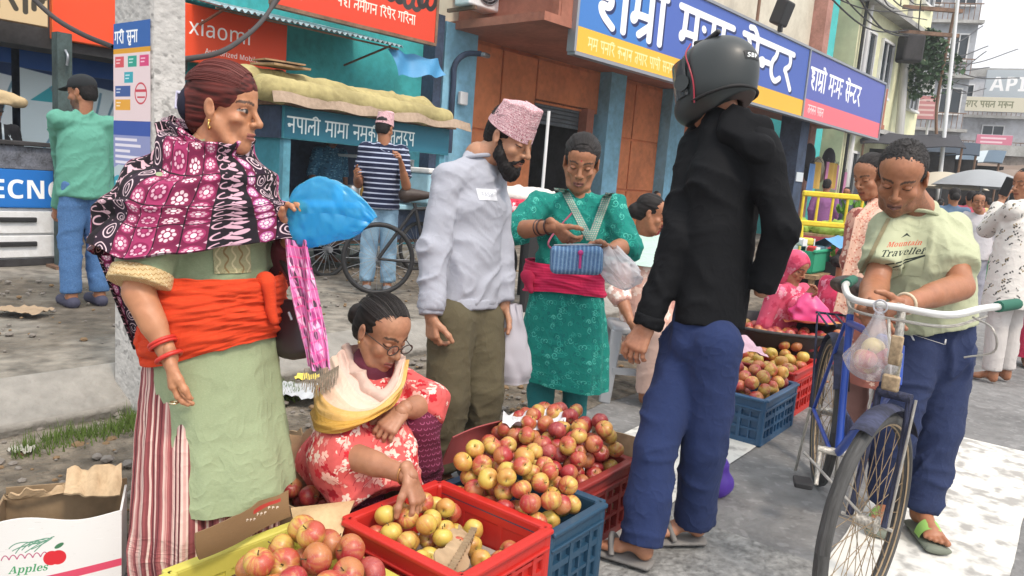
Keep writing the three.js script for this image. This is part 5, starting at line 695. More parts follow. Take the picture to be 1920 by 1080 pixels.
  // a hanging skirt: rings [centre, half width], angle range (0 = right, 90 = front)
  skirt(rings, o = {}) {
    const { right, fwd } = this, n = rings.length - 1, a0 = R(o.a0 ?? -180), a1 = R(o.a1 ?? 180), f = o.f ?? 0.72, full = !o.a0 && !o.a1, sd = o.seed ?? 0;
    return sheet(o.nu ?? 120, o.nv ?? 50, (u, v) => {
      const k = Math.min(n - 1e-6, v * n), i = Math.floor(k), t = k - i, [c0, r0] = rings[i], [c1, r1] = rings[i + 1], a = lerp(a0, a1, u), y0 = lerp(c0.y, c1.y, t);
      const ca = Math.cos(a), sa = Math.sin(a), d = o.depth ?? 0.022, nf = o.n ?? 2.2;
      const fold = d * Math.min(1, v * 1.6 + 0.1) * (n3(ca * nf + sd, v * 0.7, sa * nf + sd) + 0.6 * n3(ca * nf * 2.3 + sd, v * 1.1 + 4, sa * nf * 2.3)) + (o.wrinkle ?? 0.003) * (1 - 2 * Math.abs(n3(ca * 3 + v, y0 * 22 + sd, sa * 3)));
      const rr = lerp(r0, r1, t) + fold, p = V(lerp(c0.x, c1.x, t), y0, lerp(c0.z, c1.z, t)).addScaledVector(right, ca * rr).addScaledVector(fwd, sa * rr * f);
      if (v > 0.98 || o.hem) p.y += (o.hem?.(a, ca, sa) ?? 0) * v; return p;
    }, o.w ?? 1.4, o.h ?? 0.7, full);
  }
}
const jp = (list) => { const o = {}; for (const [k, v] of Object.entries(list)) o[k] = Array.isArray(v) ? at(...v) : v; return o; };
function ringPts(c, n, r1, r2, u, v, k = 16) { return Array.from({ length: k }, (_, i) => c.clone().addScaledVector(u, Math.cos(i / k * 6.2832) * r1).addScaledVector(v, Math.sin(i / k * 6.2832) * r2)); }
// a bangle or cuff round a limb
function bangle(a, b, t, r, thickR, seg = 20) { const d = b.clone().sub(a).normalize(), g = new THREE.TorusGeometry(r, thickR, 6, seg); return g.applyQuaternion(new THREE.Quaternion().setFromUnitVectors(V(0, 0, 1), d)).translate(lerp(a.x, b.x, t), lerp(a.y, b.y, t), lerp(a.z, b.z, t)); }

// cloth laid on a garment: a grid of points dropped on the mesh along dir, lifted off by lift
function decal(mesh, centre, dir, xdir, w, h, nu, nv, lift = 0.003, shape) {
  dir = dir.clone().normalize(); const x = xdir.clone().addScaledVector(dir, -xdir.dot(dir)).normalize(), yy = V(0, 1, 0).addScaledVector(dir, -dir.y).normalize(), base = mesh.parent.isScene ? V(0, 0, 0) : (mesh.parent.parent.isScene ? mesh.parent.position : mesh.parent.parent.position);
  const p = mesh.geometry.attributes.position, ix = mesh.geometry.index, n = ix ? ix.count : p.count, T = [], A = V(); // triangles as (x, y, depth) in the axes of the projection
  for (let i = 0; i < n; i += 3) { const q = []; let far = true; for (let k = 0; k < 3; k++) { A.fromBufferAttribute(p, ix ? ix.getX(i + k) : i + k).add(base).sub(centre); const a = A.dot(x), b = A.dot(yy), d = A.dot(dir); if (Math.abs(a) < 0.3 && Math.abs(b) < 0.35 && d > 0) far = false; q.push(a, b, d); } if (!far) T.push(q); }
  let last = 0.1;
  return sheet(nu, nv, (u, v) => {
    const [du, dv] = shape ? shape(u, v) : [(u - 0.5) * w, (0.5 - v) * h]; let best = 1e9;
    for (const [ax, ay, ad, bx, by, bd, cx, cy, cd] of T) { const D = (by - cy) * (ax - cx) + (cx - bx) * (ay - cy); if (Math.abs(D) < 1e-14) continue; const l = ((by - cy) * (du - cx) + (cx - bx) * (dv - cy)) / D, m = ((cy - ay) * (du - cx) + (ax - cx) * (dv - cy)) / D, e = 1 - l - m; if (l < 0 || m < 0 || e < 0) continue; const d = l * ad + m * bd + e * cd; if (d < best) best = d; }
    if (best < 1e8) last = best; return centre.clone().addScaledVector(x, du).addScaledVector(yy, dv).addScaledVector(dir, last - lift);
  }, 1, 1);
}
// ---------------------------------------------------------------- 1: the woman in the patterned shawl (left foreground)
const motif = (g, x, y, r, a, b, c) => { g.fillStyle = a; g.beginPath(); g.arc(x, y, r, 0, 7); g.fill(); g.fillStyle = b; for (let i = 0; i < 8; i++) { const t = i * 0.785; g.beginPath(); g.arc(x + Math.cos(t) * r * 0.62, y + Math.sin(t) * r * 0.62, r * 0.2, 0, 7); g.fill(); } g.fillStyle = c; g.beginPath(); g.arc(x, y, r * 0.3, 0, 7); g.fill(); };
const shawlTex = tex(1024, 512, (g, W, H) => {
  const r = rng(3); g.fillStyle = '#1d1420'; g.fillRect(0, 0, W, H);
  const mag = ['#96305c', '#a84478', '#7c2448', '#a8588f'], pale = ['#cfaab4', '#c49cab', '#d8c0c6'];
  let x = 0; while (x < W) { const w = 42 + r() * 30, kind = Math.floor(r() * 4), m = mag[Math.floor(r() * 4)], p = pale[Math.floor(r() * 3)];
    if (kind === 3) { g.fillStyle = '#171018'; g.fillRect(x, 0, w * 1.5, H); for (let y = 0; y < H; y += 40) { g.strokeStyle = p; g.lineWidth = 5; g.beginPath(); g.ellipse(x + w * 0.4, y + 20, w * 0.34, 11, -0.5, 0, 5); g.stroke(); g.fillStyle = p; g.beginPath(); g.ellipse(x + w, y + 12, w * 0.3, 8, -0.5, 0, 7); g.fill(); g.beginPath(); g.ellipse(x + w * 0.75, y + 32, w * 0.3, 7, 0.3, 0, 7); g.fill(); } x += w * 1.5; continue; }
    g.fillStyle = kind === 1 ? '#2a1a2a' : kind ? '#6d1c40' : m; g.fillRect(x, 0, w, H);
    for (let y = w / 2; y < H + w; y += w) { if (kind === 1) { g.lineWidth = 4; g.strokeStyle = p; g.beginPath(); g.arc(x + w / 2, y, w * 0.36, 0, 7); g.stroke(); g.beginPath(); g.arc(x + w / 2, y, w * 0.18, 0, 7); g.stroke(); } else motif(g, x + w / 2, y, w * 0.42, kind ? m : '#7c1c48', p, kind ? '#f0dfe3' : m); g.fillStyle = p; for (const q of [0, 1]) { g.beginPath(); g.moveTo(x + q * w, y + w / 2 - 6); g.lineTo(x + q * w + (q ? -7 : 7), y + w / 2); g.lineTo(x + q * w, y + w / 2 + 6); g.fill(); } }
    g.fillStyle = '#120c14'; g.fillRect(x, 0, 3, H); x += w;
  }
  g.fillStyle = '#1a1018'; for (const y of [0, 130, 262, 400]) g.fillRect(0, y, W, 5);
}, [0.8, 0.4]);
{
  const D = 2.22, fwd = V(0.72, 0, 0.7), o = jp({ neck: [392, 285, 2.26], chest: [402, 410, 2.26], pel: [402, 640, 2.26], shR: [312, 368, 2.14], elR: [258, 545, 2.05], wrR: [318, 672, 2.03], shL: [478, 360, 2.4], elL: [528, 505, 2.44], wrL: [549, 432, 2.3] });
  Object.assign(o, { hipR: at(372, 660, 2.2), hipL: at(440, 660, 2.32) }); for (const S of ['R', 'L']) { o['kn' + S] = o['hip' + S].clone().setY(0.47); o['an' + S] = o['hip' + S].clone().setY(0.09); }
  const hc = at(424, 203, 2.24), p = new Person('woman', 'woman in magenta patterned shawl, pale green kurta and orange waist sash holding a blue bag', { ...o, fwd, skin: [0.39, 0.175, 0.09], hd: { c: hc, yaw: yawOf(V(1, 0, 0.1)), pitch: 5, s: 0.99, roll: 0 } });
  p.head({ hollow: true, open: true, nose: 0.004, fw: 0.95, nk: 0.92, lip: [0.3, 0.1, 0.075] });
  const dn = o.wrR.clone().sub(o.elR).normalize(); p.hand('R', V(0.16, -0.98, 0.05), V(0.85, 0.1, -0.5), V(0.45, 0, 0.9), { curl: [0.35, 0.45, 0.5, 0.5], s: 0.95, thumb: [0.85, 0.35, 0.3] });
  p.hand('L', V(0.03, 0.95, 0.25), V(0.8, 0, 0.6), V(-0.6, 0, 0.8), { curl: [0.9, 1, 1, 1], s: 0.92 });
  p.footL = p.foot('L', fwd); p.footR = p.foot('R', fwd); p.body({ arm: 0.93, nk: 0.95 });
  p.hair({ colour: [0.115, 0.022, 0.018], fw: 0.95, vol: 0.007, amp: 0.0017, line: -0.012, extra: (F) => F.ell(V(0, 0.0, -0.085), [0.055, 0.062, 0.05], { k: 0.03 }).ell(V(0, -0.05, -0.075), [0.045, 0.05, 0.04], { k: 0.02 }) });
  p.onHead('hair_clip', [new THREE.TorusGeometry(0.03, 0.0065, 6, 4).rotateZ(0.785).scale(0.75, 1.05, 1).rotateY(R(-100)).translate(-0.045, 0.0, -0.118)], plain(0.62, 0.6, 0.78, { roughness: 0.35 }));
  p.onHead('hair_band', [new Field().ell(V(-0.012, -0.005, -0.108), [0.052, 0.055, 0.03]).geo(0.005)], cloth(0.012, 0.012, 0.028));
  p.onHead('earring', [new THREE.TorusGeometry(0.013, 0.0022, 6, 20).rotateY(0.3).translate(-0.078, -0.058, -0.006), new THREE.SphereGeometry(0.004, 8, 6).translate(-0.083, -0.044, -0.006)], plain(0.7, 0.45, 0.14, { metalness: 1, roughness: 0.3 }));
  // kurta
  const kurtaT = tex(256, 256, (g) => { g.fillStyle = '#929f7d'; g.fillRect(0, 0, 256, 256); const r = rng(8); for (let i = 0; i < 2600; i++) { g.fillStyle = r() < 0.5 ? 'rgba(130,146,110,.35)' : 'rgba(172,182,150,.3)'; g.fillRect(r() * 256, r() * 256, 1 + r() * 9, 1); } }, [0.18, 0.18]);
  const KM = clothMap(kurtaT);
  const kt = p.top('kurta', KM, { hem: at(402, 600, 2.26), loose: 0.02, rc: 0.145, rh: 0.142, sleeve: -0.08, rs: 0.056, re: 0.062, seed: 3, a1: 0.007, a2: 0.006, cell: 0.008, flare: 0.004 });
  p.add('sleeve_border', new Field().cap(o.shR.clone().lerp(o.elR, 0.8), o.shR.clone().lerp(o.elR, 0.95), 0.0825, 0.085, { flatA: true, flatB: true, k: 0.005 }).geo(0.006, { uv: p.uv }), clothMap(tex(128, 128, (g) => { g.fillStyle = '#c9b184'; g.fillRect(0, 0, 128, 128); g.strokeStyle = '#a5804e'; g.lineWidth = 5; for (let i = 0; i < 4; i++) { g.beginPath(); for (let x = 0; x <= 128; x += 8) g.lineTo(x, 16 + i * 32 + 7 * Math.sin(x * 0.2)); g.stroke(); } g.fillStyle = '#e6dcc0'; for (let i = 0; i < 16; i++) g.fillRect((i * 37) % 128, (i * 53) % 128, 5, 5); }, [0.05, 0.05])));
  p.add('embroidered_panel', decal(kt, at(455, 462, 2.14).addScaledVector(fwd, 0.25), p.fwd.clone().negate(), p.right.clone().negate(), 0.115, 0.17, 12, 16, 0.004), clothMap(tex(128, 128, (g) => { g.fillStyle = '#aaa67f'; g.fillRect(0, 0, 128, 128); g.lineWidth = 5; for (let i = 0; i < 5; i++) { g.strokeStyle = i % 2 ? '#917a52' : '#cfc59c'; g.beginPath(); for (let y = 0; y <= 128; y += 4) g.lineTo(14 + i * 26 + 7 * Math.sin(y * 0.2 + i), y); g.stroke(); } }, [1, 1])));
  const pw = (x, y, d) => at(x, y, d);
  const rings = [[pw(400, 560, 2.26), 0.172], [pw(402, 640, 2.26), 0.188], [pw(408, 760, 2.26), 0.196], [pw(418, 845, 2.26), 0.205], [pw(422, 905, 2.26), 0.215]];
  p.add('kurta_skirt', p.skirt(rings, { a0: -14, a1: 205, depth: 0.026, n: 1.5, f: 0.78, seed: 4, hem: (a, ca, sa) => 0.03 * -sa - 0.02 * ca, w: 0.9, h: 0.65, nu: 110, nv: 60 }), KM);
  p.add('kurta_skirt', p.skirt(rings.map(([c, r]) => [c, r * 0.97]), { a0: -178, a1: -30, depth: 0.02, n: 1.5, f: 0.78, seed: 9, w: 0.7, h: 0.65 }), KM);
  // striped loose trousers
  const strT = tex(256, 32, (g) => { g.fillStyle = '#b98a84'; g.fillRect(0, 0, 256, 32); const r = rng(4); let x = 0; while (x < 256) { const w = 3 + r() * 9; g.fillStyle = ['#7c3f42', '#a3605f', '#d6bdb2', '#8e4a4c', '#c99d96', '#5e2a30'][Math.floor(r() * 6)]; g.fillRect(x, 0, w, 32); x += w; } }, [0.16, 1]);
  const foot = [[pw(384, 640, 2.26), 0.17], [pw(384, 800, 2.26), 0.195], [pw(388, 960, 2.26), 0.215], [at(388, 960, 2.26).setY(0.16), 0.215], [at(388, 960, 2.26).setY(0.07), 0.2]];
  p.add('striped_trousers', p.skirt(foot, { depth: 0.034, n: 3.2, f: 0.72, seed: 12, w: 1.3, h: 0.95, nu: 200, nv: 60, wrinkle: 0.002 }), clothMap(strT));
  // orange sash wound round the waist
  const sashM = clothMap(tex(128, 128, (g) => { g.fillStyle = '#c93c16'; g.fillRect(0, 0, 128, 128); const r = rng(2); for (let i = 0; i < 400; i++) { g.fillStyle = r() < 0.5 ? 'rgba(200,50,20,.3)' : 'rgba(240,100,50,.25)'; g.fillRect(r() * 128, r() * 128, r() * 20, 1); } }, [0.15, 0.15]));
  const sc = [at(404, 512, 2.26), at(404, 580, 2.26), at(396, 640, 2.26)];
  p.add('waist_sash', thick(140, 46, (u, v) => { const a = u * 6.2832, ca = Math.cos(a), sa = Math.sin(a), c = v < 0.5 ? sc[0].clone().lerp(sc[1], v * 2) : sc[1].clone().lerp(sc[2], v * 2 - 1); const roll = 0.008 * (1 - 2 * Math.abs(n3(ca * 0.9 + 3, v * 15 + ca * 2.2, sa * 0.9))) + 0.006 * (1 - 2 * Math.abs(n3(ca * 1.1 + 8, v * 26 - ca * 1.8, sa * 1.1))) + 0.006 * n3(ca * 1.5, v * 6, sa * 1.5); const r = 0.196 + 0.016 * Math.sin(v * 3.14) + roll; const q = c.addScaledVector(p.right, ca * r).addScaledVector(p.fwd, sa * r * 0.78); q.y += -0.03 * ca * v * v + (sa < 0 ? 0 : -0.02 * Math.cos(a * 2) * v) + (1 - v) * 0.005; return q; }, 0.004, 1.1, 0.22), sashM);
  p.add('sash_knot', new Field().ell(at(497, 525, 2.22), [0.028, 0.026, 0.024]).ell(at(508, 560, 2.22), [0.014, 0.055, 0.014], { k: 0.02 }).cap(at(500, 535, 2.2), at(514, 600, 2.22), 0.013, 0.012).geo(0.006, { disp: foldFn(0.004, 25, 8, 3), uv: p.uv }), sashM);
  // shawl: a wide cowl round the neck falling over both shoulders, and its end hanging behind
  const SM = clothMap(shawlTex, { roughness: 1 });
  const cN = at(392, 262, 2.27), c1 = at(396, 320, 2.26), c2 = at(385, 395, 2.26), c3 = at(378, 447, 2.25);
  const prof = (v, ca, sa) => { // rings from the neck outwards
    const R0 = [[cN, 0.092, 0.085], [at(390, 238, 2.28), 0.108, 0.1], [at(390, 262, 2.27), 0.128, 0.118], [c1, 0.195, 0.15], [at(386, 368, 2.25), 0.262, 0.18], [c2, 0.285, 0.192], [c3, 0.298, 0.2]], k = Math.min(5.9999, v * 6), i = Math.floor(k), t = sstep(k - i, 0, 1) * 0.5 + (k - i) * 0.5, A = R0[i], B = R0[i + 1]; return [A[0].clone().lerp(B[0], t), lerp(A[1], B[1], t), lerp(A[2], B[2], t)];
  };
  p.add('shawl', thick(190, 90, (u, v) => { const a = u * 6.2832 - 1.5708, sq = (q) => Math.sign(q) * Math.pow(Math.abs(q), lerp(1, 0.78, v)), ca = sq(Math.cos(a)), sa = sq(Math.sin(a)); const [c, rx, rz] = prof(v, ca, sa); const w = n3(ca * 1.2, v * 2, sa * 1.2); const ruck = 0.02 * (1 - 2 * Math.abs(n3(ca * 0.8 + 7, v * 5.5 + 0.9 * sa + w, sa * 0.8))) * (v > 0.02 ? 1 : 0.2) * (0.55 + 0.6 * v) + 0.01 * n3(ca * 4, v * 3 + 5, sa * 4) * v + 0.006 * n3(ca * 7, v * 9, sa * 7); const roll = v < 0.85 ? 0.016 * Math.sin(v * 26 + 1.6 * Math.sin(u * 12.566 + 1) + w * 2) * sstep(v, 0.05, 0.2) * (1 - sstep(v, 0.5, 0.85)) : 0, rad = 0.014 * n3(ca * 5 + 3, v * 0.8, sa * 5) * sstep(v, 0.35, 1); const q = c.addScaledVector(p.right, ca * (rx * (ca > 0 ? 0.97 : 0.9) + ruck + roll + rad)).addScaledVector(p.fwd, sa * (rz + ruck + roll + rad)); q.y += 0.02 * n3(ca * 2.2 + 5, 2, sa * 2.2) * v * v + roll * 0.6 + (sa < -0.2 ? 0.03 * (1 - v) : -0.055 * Math.max(0, sa) * (1 - v)) + ruck * 0.5 + v * (0.012 * n3(ca * 3 + 2, 1, sa * 3) - 0.055 * Math.max(0, -sa) - 0.03 * Math.max(0, ca) * v); return q; }, 0.006, 1.15, 0.55), SM);
  p.add('shawl_end', thick(24, 40, (u, v) => { const c = at(lerp(228, 270, v), lerp(440, 655, v), lerp(2.26, 2.32, v)); return c.addScaledVector(p.right, (u - 0.5) * lerp(0.16, 0.06, v)).addScaledVector(p.fwd, (u - 0.5) * -0.04 + 0.016 * Math.sin(u * 11 + v * 3)); }, 0.004, 0.25, 0.42), SM);
  // the other end, brighter pink, hangs over the far forearm
  p.add('scarf', thick(22, 46, (u, v) => { const c = at(lerp(556, 596, v) , lerp(450, 692, v), lerp(2.24, 2.2, v)); return c.add(V((u - 0.5) * lerp(0.07, 0.07, v), 0.004 * Math.sin(u * 9), 0.02 * Math.sin(u * 8 + v * 5))); }, 0.004, 0.12, 0.42), clothMap(tex(256, 256, (g) => { g.fillStyle = '#c4689f'; g.fillRect(0, 0, 256, 256); const r = rng(6); for (let i = 0; i < 60; i++) { g.fillStyle = ['#4b3244', '#e6b9d2', '#a83a7c', '#d98fbf', '#6c3a5c'][i % 5]; const x = r() * 256, y = r() * 256; g.beginPath(); g.moveTo(x, y); g.lineTo(x + 16, y + 30); g.lineTo(x + 10, y + 70); g.lineTo(x - 10, y + 36); g.fill(); } for (let i = 0; i < 6; i++) { g.fillStyle = 'rgba(235,70,140,.6)'; g.fillRect(0, i * 44, 256, 8); } for (let i = 0; i < 9; i++) { g.fillStyle = 'rgba(250,220,235,.45)'; g.fillRect(i * 29, 0, 4, 256); } }, [0.12, 0.2])));
  const fr = []; for (let i = 0; i < 16; i++) { const a = at(572 + i * 3 , 690, 2.2), b = at(566 + i * 3.8, 726 + (i % 3) * 5, 2.2); fr.push(bar(a, b, 0.0014, 4)); } p.add('fringe', fr, cloth(0.5, 0.4, 0.3));
  // ornaments on the near wrist
  for (const [t, r1, r2] of [[0.76, 0.0345, 0.005], [0.8, 0.0345, 0.0045], [0.98, 0.0325, 0.0065]]) p.add('bangle', bangle(o.elR, o.wrR, t, r1, r2), plain(0.55, 0.03, 0.02, { roughness: 0.4 }));
  { const h = o.wrR.clone().add(V(0.022, -0.117, 0.012)); p.add('ring', new THREE.TorusGeometry(0.0105, 0.003, 6, 16).rotateX(1.57).translate(h.x, h.y, h.z + 0.008), plain(0.7, 0.6, 0.4, { metalness: 1, roughness: 0.3 })); }
  p.add('far_sleeve', new Field().cap(o.shL, o.elL, 0.062, 0.056).cap(o.elL, o.elL.clone().lerp(o.wrL, 0.7), 0.056, 0.046, { flatB: true }).geo(0.009, { disp: foldFn(0.005, 8, 16, 3), uv: p.uv }), cloth(0.16, 0.03, 0.04));
  // things she carries
  const hb = thing('handbag', 'dark brown leather handbag hanging at the shawled woman’s side', 'handbag', at(552, 672, 2.3)); const B = hb.position;
  const loc = (x, y, d) => at(x, y, d).sub(B);
  part(hb, 'bag_body', new Field().cap(loc(536, 580, 2.34), loc(540, 650, 2.34), 0.06, 0.065, { w: V(0.9, 0, 0.4), f: 0.55 }).cap(loc(560, 590, 2.3), loc(562, 650, 2.3), 0.05, 0.055, { w: V(0.9, 0, 0.4), f: 0.55, k: 0.04 }).geo(0.007, { disp: foldFn(0.004, 14, 8, 5), uv: true }), plain(0.035, 0.018, 0.022, { roughness: 0.45 }));
  part(hb, 'strap', tube([loc(515, 560, 2.34), loc(498, 460, 2.42), loc(488, 380, 2.46), loc(520, 470, 2.36), loc(570, 570, 2.28)], 0.009, 40, 6), LEATHER); part(hb, 'zip_pull', bar(loc(541, 585, 2.24), loc(547, 600, 2.24), 0.004), M.metal);
  const bag = thing('plastic_bag', 'bright cyan plastic bag waved in the shawled woman’s raised hand', 'bag', at(550, 400, 2.25)); const bq = bag.position;
  part(bag, 'bag_body', thick(50, 40, (u, v) => { const a = u * 6.2832, e = Math.sin(Math.PI * Math.pow(v, 0.62)), x = lerp(0, 0.26, v) - 0.02, h = (0.02 + 0.085 * Math.pow(e, 0.7)) * (1 + 0.06 * n3(Math.cos(a) * 2, v * 4, Math.sin(a) * 2)), cr = 0.004 * (1 - 2 * Math.abs(n3(Math.cos(a) * 2.5 + 3, v * 6, Math.sin(a) * 2.5))) + 0.003 * (1 - 2 * Math.abs(n3(Math.cos(a) * 6 + 3, v * 13, Math.sin(a) * 6))); return V(x * 0.99 + 0.02 * Math.sin(a) * v, (h + cr) * Math.sin(a) + 0.022 * Math.sin(v * 3) - 0.012, (h * 0.16 + cr) * Math.cos(a) + x * 0.1); }, 0.0015, 0.5, 0.3), phys({ color: rgb(0.1, 0.78, 1.0), roughness: 0.3, transmission: 0.84, thickness: 0 }));
}
// ---------------------------------------------------------------- 2: the crouching apple seller
{
  const fwd = V(0.75, 0, 0.66), o = jp({ neck: [696, 690, 2.57], chest: [690, 768, 2.57], pel: [655, 882, 2.68], shR: [632, 748, 2.48], elR: [646, 850, 2.35], wrR: [768, 892, 2.2], shL: [744, 722, 2.66], elL: [800, 757, 2.58], wrL: [752, 772, 2.42], hipR: [645, 885, 2.6], hipL: [690, 880, 2.74], knR: [645, 862, 2.42], anR: [700, 960, 2.5], knL: [782, 790, 2.56], anL: [790, 930, 2.68] });
  o.anR.y = 0.09; o.anL.y = 0.09;
  const p = new Person('seller', 'crouching woman with glasses in red floral dress and cream shawl reaching into a red crate', { ...o, fwd, skin: [0.32, 0.15, 0.085], hd: { c: at(716, 622, 2.52), yaw: yawOf(V(0.8, 0, 0.6)), pitch: 24, roll: -4, s: 0.98 } });
  p.head({ nk: 0.9, lip: [0.32, 0.1, 0.08], fw: 1.02 }); p.hand('R', V(0.42, -0.86, 0.3), V(0.3, -0.4, -0.85), V(-0.2, -0.2, 0.95), { curl: [0.5, 0.55, 0.6, 0.6], s: 0.95, spread: 0.12, thumb: [0.7, 0.45, 0.5] }); p.hand('L', V(-0.5, -0.55, 0.65), V(-0.2, -0.75, -0.6), V(-0.85, 0.3, -0.3), { curl: [0.7, 0.75, 0.8, 0.85], s: 0.92 });
  p.foot('R', V(0.75, 0, 0.66)); p.foot('L', V(0.75, 0, 0.66)); p.body();
  p.hair({ colour: [0.018, 0.014, 0.013], amp: 0.0014, part: true, line: -0.008, extra: (F) => F.ell(V(0.0, -0.005, -0.118), [0.052, 0.045, 0.036], { k: 0.012 }) });
  { const gl = [], m = LEATHER; for (const s of [1, -1]) { gl.push(new THREE.TorusGeometry(0.0225, 0.0022, 6, 26).scale(1.12, 0.82, 1).translate(s * 0.033, -0.004, 0.104)); gl.push(bar(V(s * 0.058, 0, 0.101), V(s * 0.082, 0.003, -0.012), 0.0018)); } gl.push(bar(V(-0.009, 0.001, 0.106), V(0.009, 0.001, 0.106), 0.002)); p.onHead('glasses', gl, m); p.onHead('lens', [1, -1].map((s) => new THREE.CircleGeometry(0.0215, 20).scale(1.12, 0.82, 1).translate(s * 0.033, -0.004, 0.104)), phys({ transmission: 1, thickness: 0, roughness: 0.05, color: rgb(0.9, 0.9, 0.9) })); }
  p.onHead('earring', [new THREE.SphereGeometry(0.006, 8, 6).translate(-0.08, -0.04, -0.006)], plain(0.7, 0.5, 0.2, { metalness: 1, roughness: 0.3 }));
  const fl = blossomTex('#cf5a58', ['#e8b4a6', '#c01f2c', '#e7c9bb', '#d98a84', '#b7182a', '#f0d8cc'], 5, '#a83038'); fl.repeat.set(1 / 0.2, 1 / 0.2); const FM = clothMap(fl);
  p.top('floral_dress', FM, { hem: at(655, 872, 2.66), loose: 0.016, rh: 0.16, rc: 0.115, sleeve: 0.1, rs: 0.054, re: 0.062, rw: 0.07, f: 0.75, seed: 21, a1: 0.008, a2: 0.007, extra: (F) => { F.cap(o.pel.clone().add(V(0.03, 0.02, 0)), o.knR, 0.14, 0.1, { k: 0.05 }); F.cap(o.knR.clone(), at(690, 925, 2.42), 0.105, 0.12, { k: 0.05, flatB: true }); F.cap(at(716, 780, 2.5), at(738, 850, 2.45), 0.075, 0.07, { k: 0.05 }); F.cap(at(738, 850, 2.45), at(742, 915, 2.42), 0.07, 0.085, { k: 0.04, flatB: true }); F.cap(at(628, 868, 2.55), at(600, 862, 2.6), 0.1, 0.07, { k: 0.06 }); } });
  p.trousers(clothMap(tex(128, 128, (g) => { g.fillStyle = '#5e1733'; g.fillRect(0, 0, 128, 128); for (let j = 0; j < 8; j++) for (let i = 0; i < 8; i++) { g.strokeStyle = '#a8587a'; g.lineWidth = 2; g.beginPath(); g.arc(i * 16 + (j % 2) * 8, j * 16 + 6, 5.2, 0, 3.3); g.stroke(); } }, [0.16, 0.16])), { loose: 0.01, rk: 0.072, ra: 0.07, cuff: 0.0 });
  const shT = tex(128, 256, (g) => { const q = ['#d9b9ab', '#dcc0ad', '#d8b59c', '#cfa561', '#c09340', '#b78a3c']; for (let y = 0; y < 256; y += 2) { g.fillStyle = q[Math.min(5, Math.floor(Math.pow(y / 256, 1.0) * 6))]; g.fillRect(0, y, 128, 2); } const r = rng(3); for (let i = 0; i < 300; i++) { g.fillStyle = 'rgba(240,225,205,.25)'; g.fillRect(r() * 128, r() * 256, 1 + r() * 14, 1); } }, [0.3, 0.36]);
  shT.repeat.set(1 / 0.3, 1 / 0.36);
  const rowsOf = (m) => m.map((r) => r.map(([x, y, d]) => at(x, y, d))), SHM = clothMap(shT, { bumpScale: 0.004 });
  p.add('shawl', patch(rowsOf([[[650, 650, 2.58], [664, 690, 2.5], [688, 724, 2.45], [716, 744, 2.43], [741, 714, 2.47], [750, 668, 2.55]], [[616, 684, 2.52], [628, 728, 2.41], [662, 762, 2.36], [706, 764, 2.37], [744, 728, 2.43], [758, 672, 2.54]], [[596, 736, 2.5], [602, 776, 2.37], [644, 790, 2.3], [698, 780, 2.33], [742, 740, 2.41], [761, 678, 2.54]], [[584, 786, 2.5], [598, 808, 2.37], [638, 812, 2.29], [690, 790, 2.32], [738, 750, 2.41], [761, 684, 2.54]]]), 80, 60, 0.9, 0.36, (u, v) => 0.01 * (1 - 2 * Math.abs(n3(u * 1.3, v * 6 + u * 2.2, 3))) + 0.006 * (1 - 2 * Math.abs(n3(u * 2.2 + 7, v * 11 - u * 1.5, 5)))), SHM);
  p.add('shawl', patch(rowsOf([[[650, 650, 2.58], [690, 648, 2.68], [730, 655, 2.64], [750, 668, 2.55]], [[616, 684, 2.52], [670, 690, 2.76], [735, 690, 2.74], [758, 672, 2.54]], [[584, 786, 2.5], [620, 790, 2.82], [720, 770, 2.84], [761, 684, 2.54]]]), 40, 24, 0.7, 0.36, (u, v) => 0.008 * n3(u * 3, v * 5, 3)), SHM);
  p.add('shawl_roll', new Field().chain([at(652, 656, 2.58), at(662, 694, 2.5), at(688, 728, 2.44), at(716, 746, 2.42), at(742, 716, 2.46), at(752, 672, 2.54)], [0.016, 0.024, 0.024, 0.02, 0.02, 0.014], { k: 0.015 }).geo(0.006, { disp: foldFn(0.008, 12, 26, 5), uv: p.uv }), cloth(0.6, 0.43, 0.36));
  { const fr = []; for (let i = 0; i < 46; i++) { const x = 590 + i * 1.0, y = 712 - i * 0.6; const a = at(x, y, 2.41), b = at(x - 4 + Math.sin(i) * 3, y + 24 + (i % 3) * 6, 2.39); fr.push(bar(a, b, 0.0012, 4)); } p.add('fringe', fr, cloth(0.6, 0.5, 0.38)); }
  p.add('collar', new Field().cap(at(698, 690, 2.56), at(704, 670, 2.56), 0.075, 0.066).geo(0.008, { disp: foldFn(0.004, 10, 20, 4), uv: p.uv }), cloth(0.12, 0.02, 0.04));
  for (const [t, r1] of [[0.5, 0.036], [0.93, 0.031]]) p.add('bangle', bangle(o.elR, o.wrR, t, r1, 0.003), plain(0.5, 0.25, 0.1, { metalness: 0.8, roughness: 0.35 }));
}
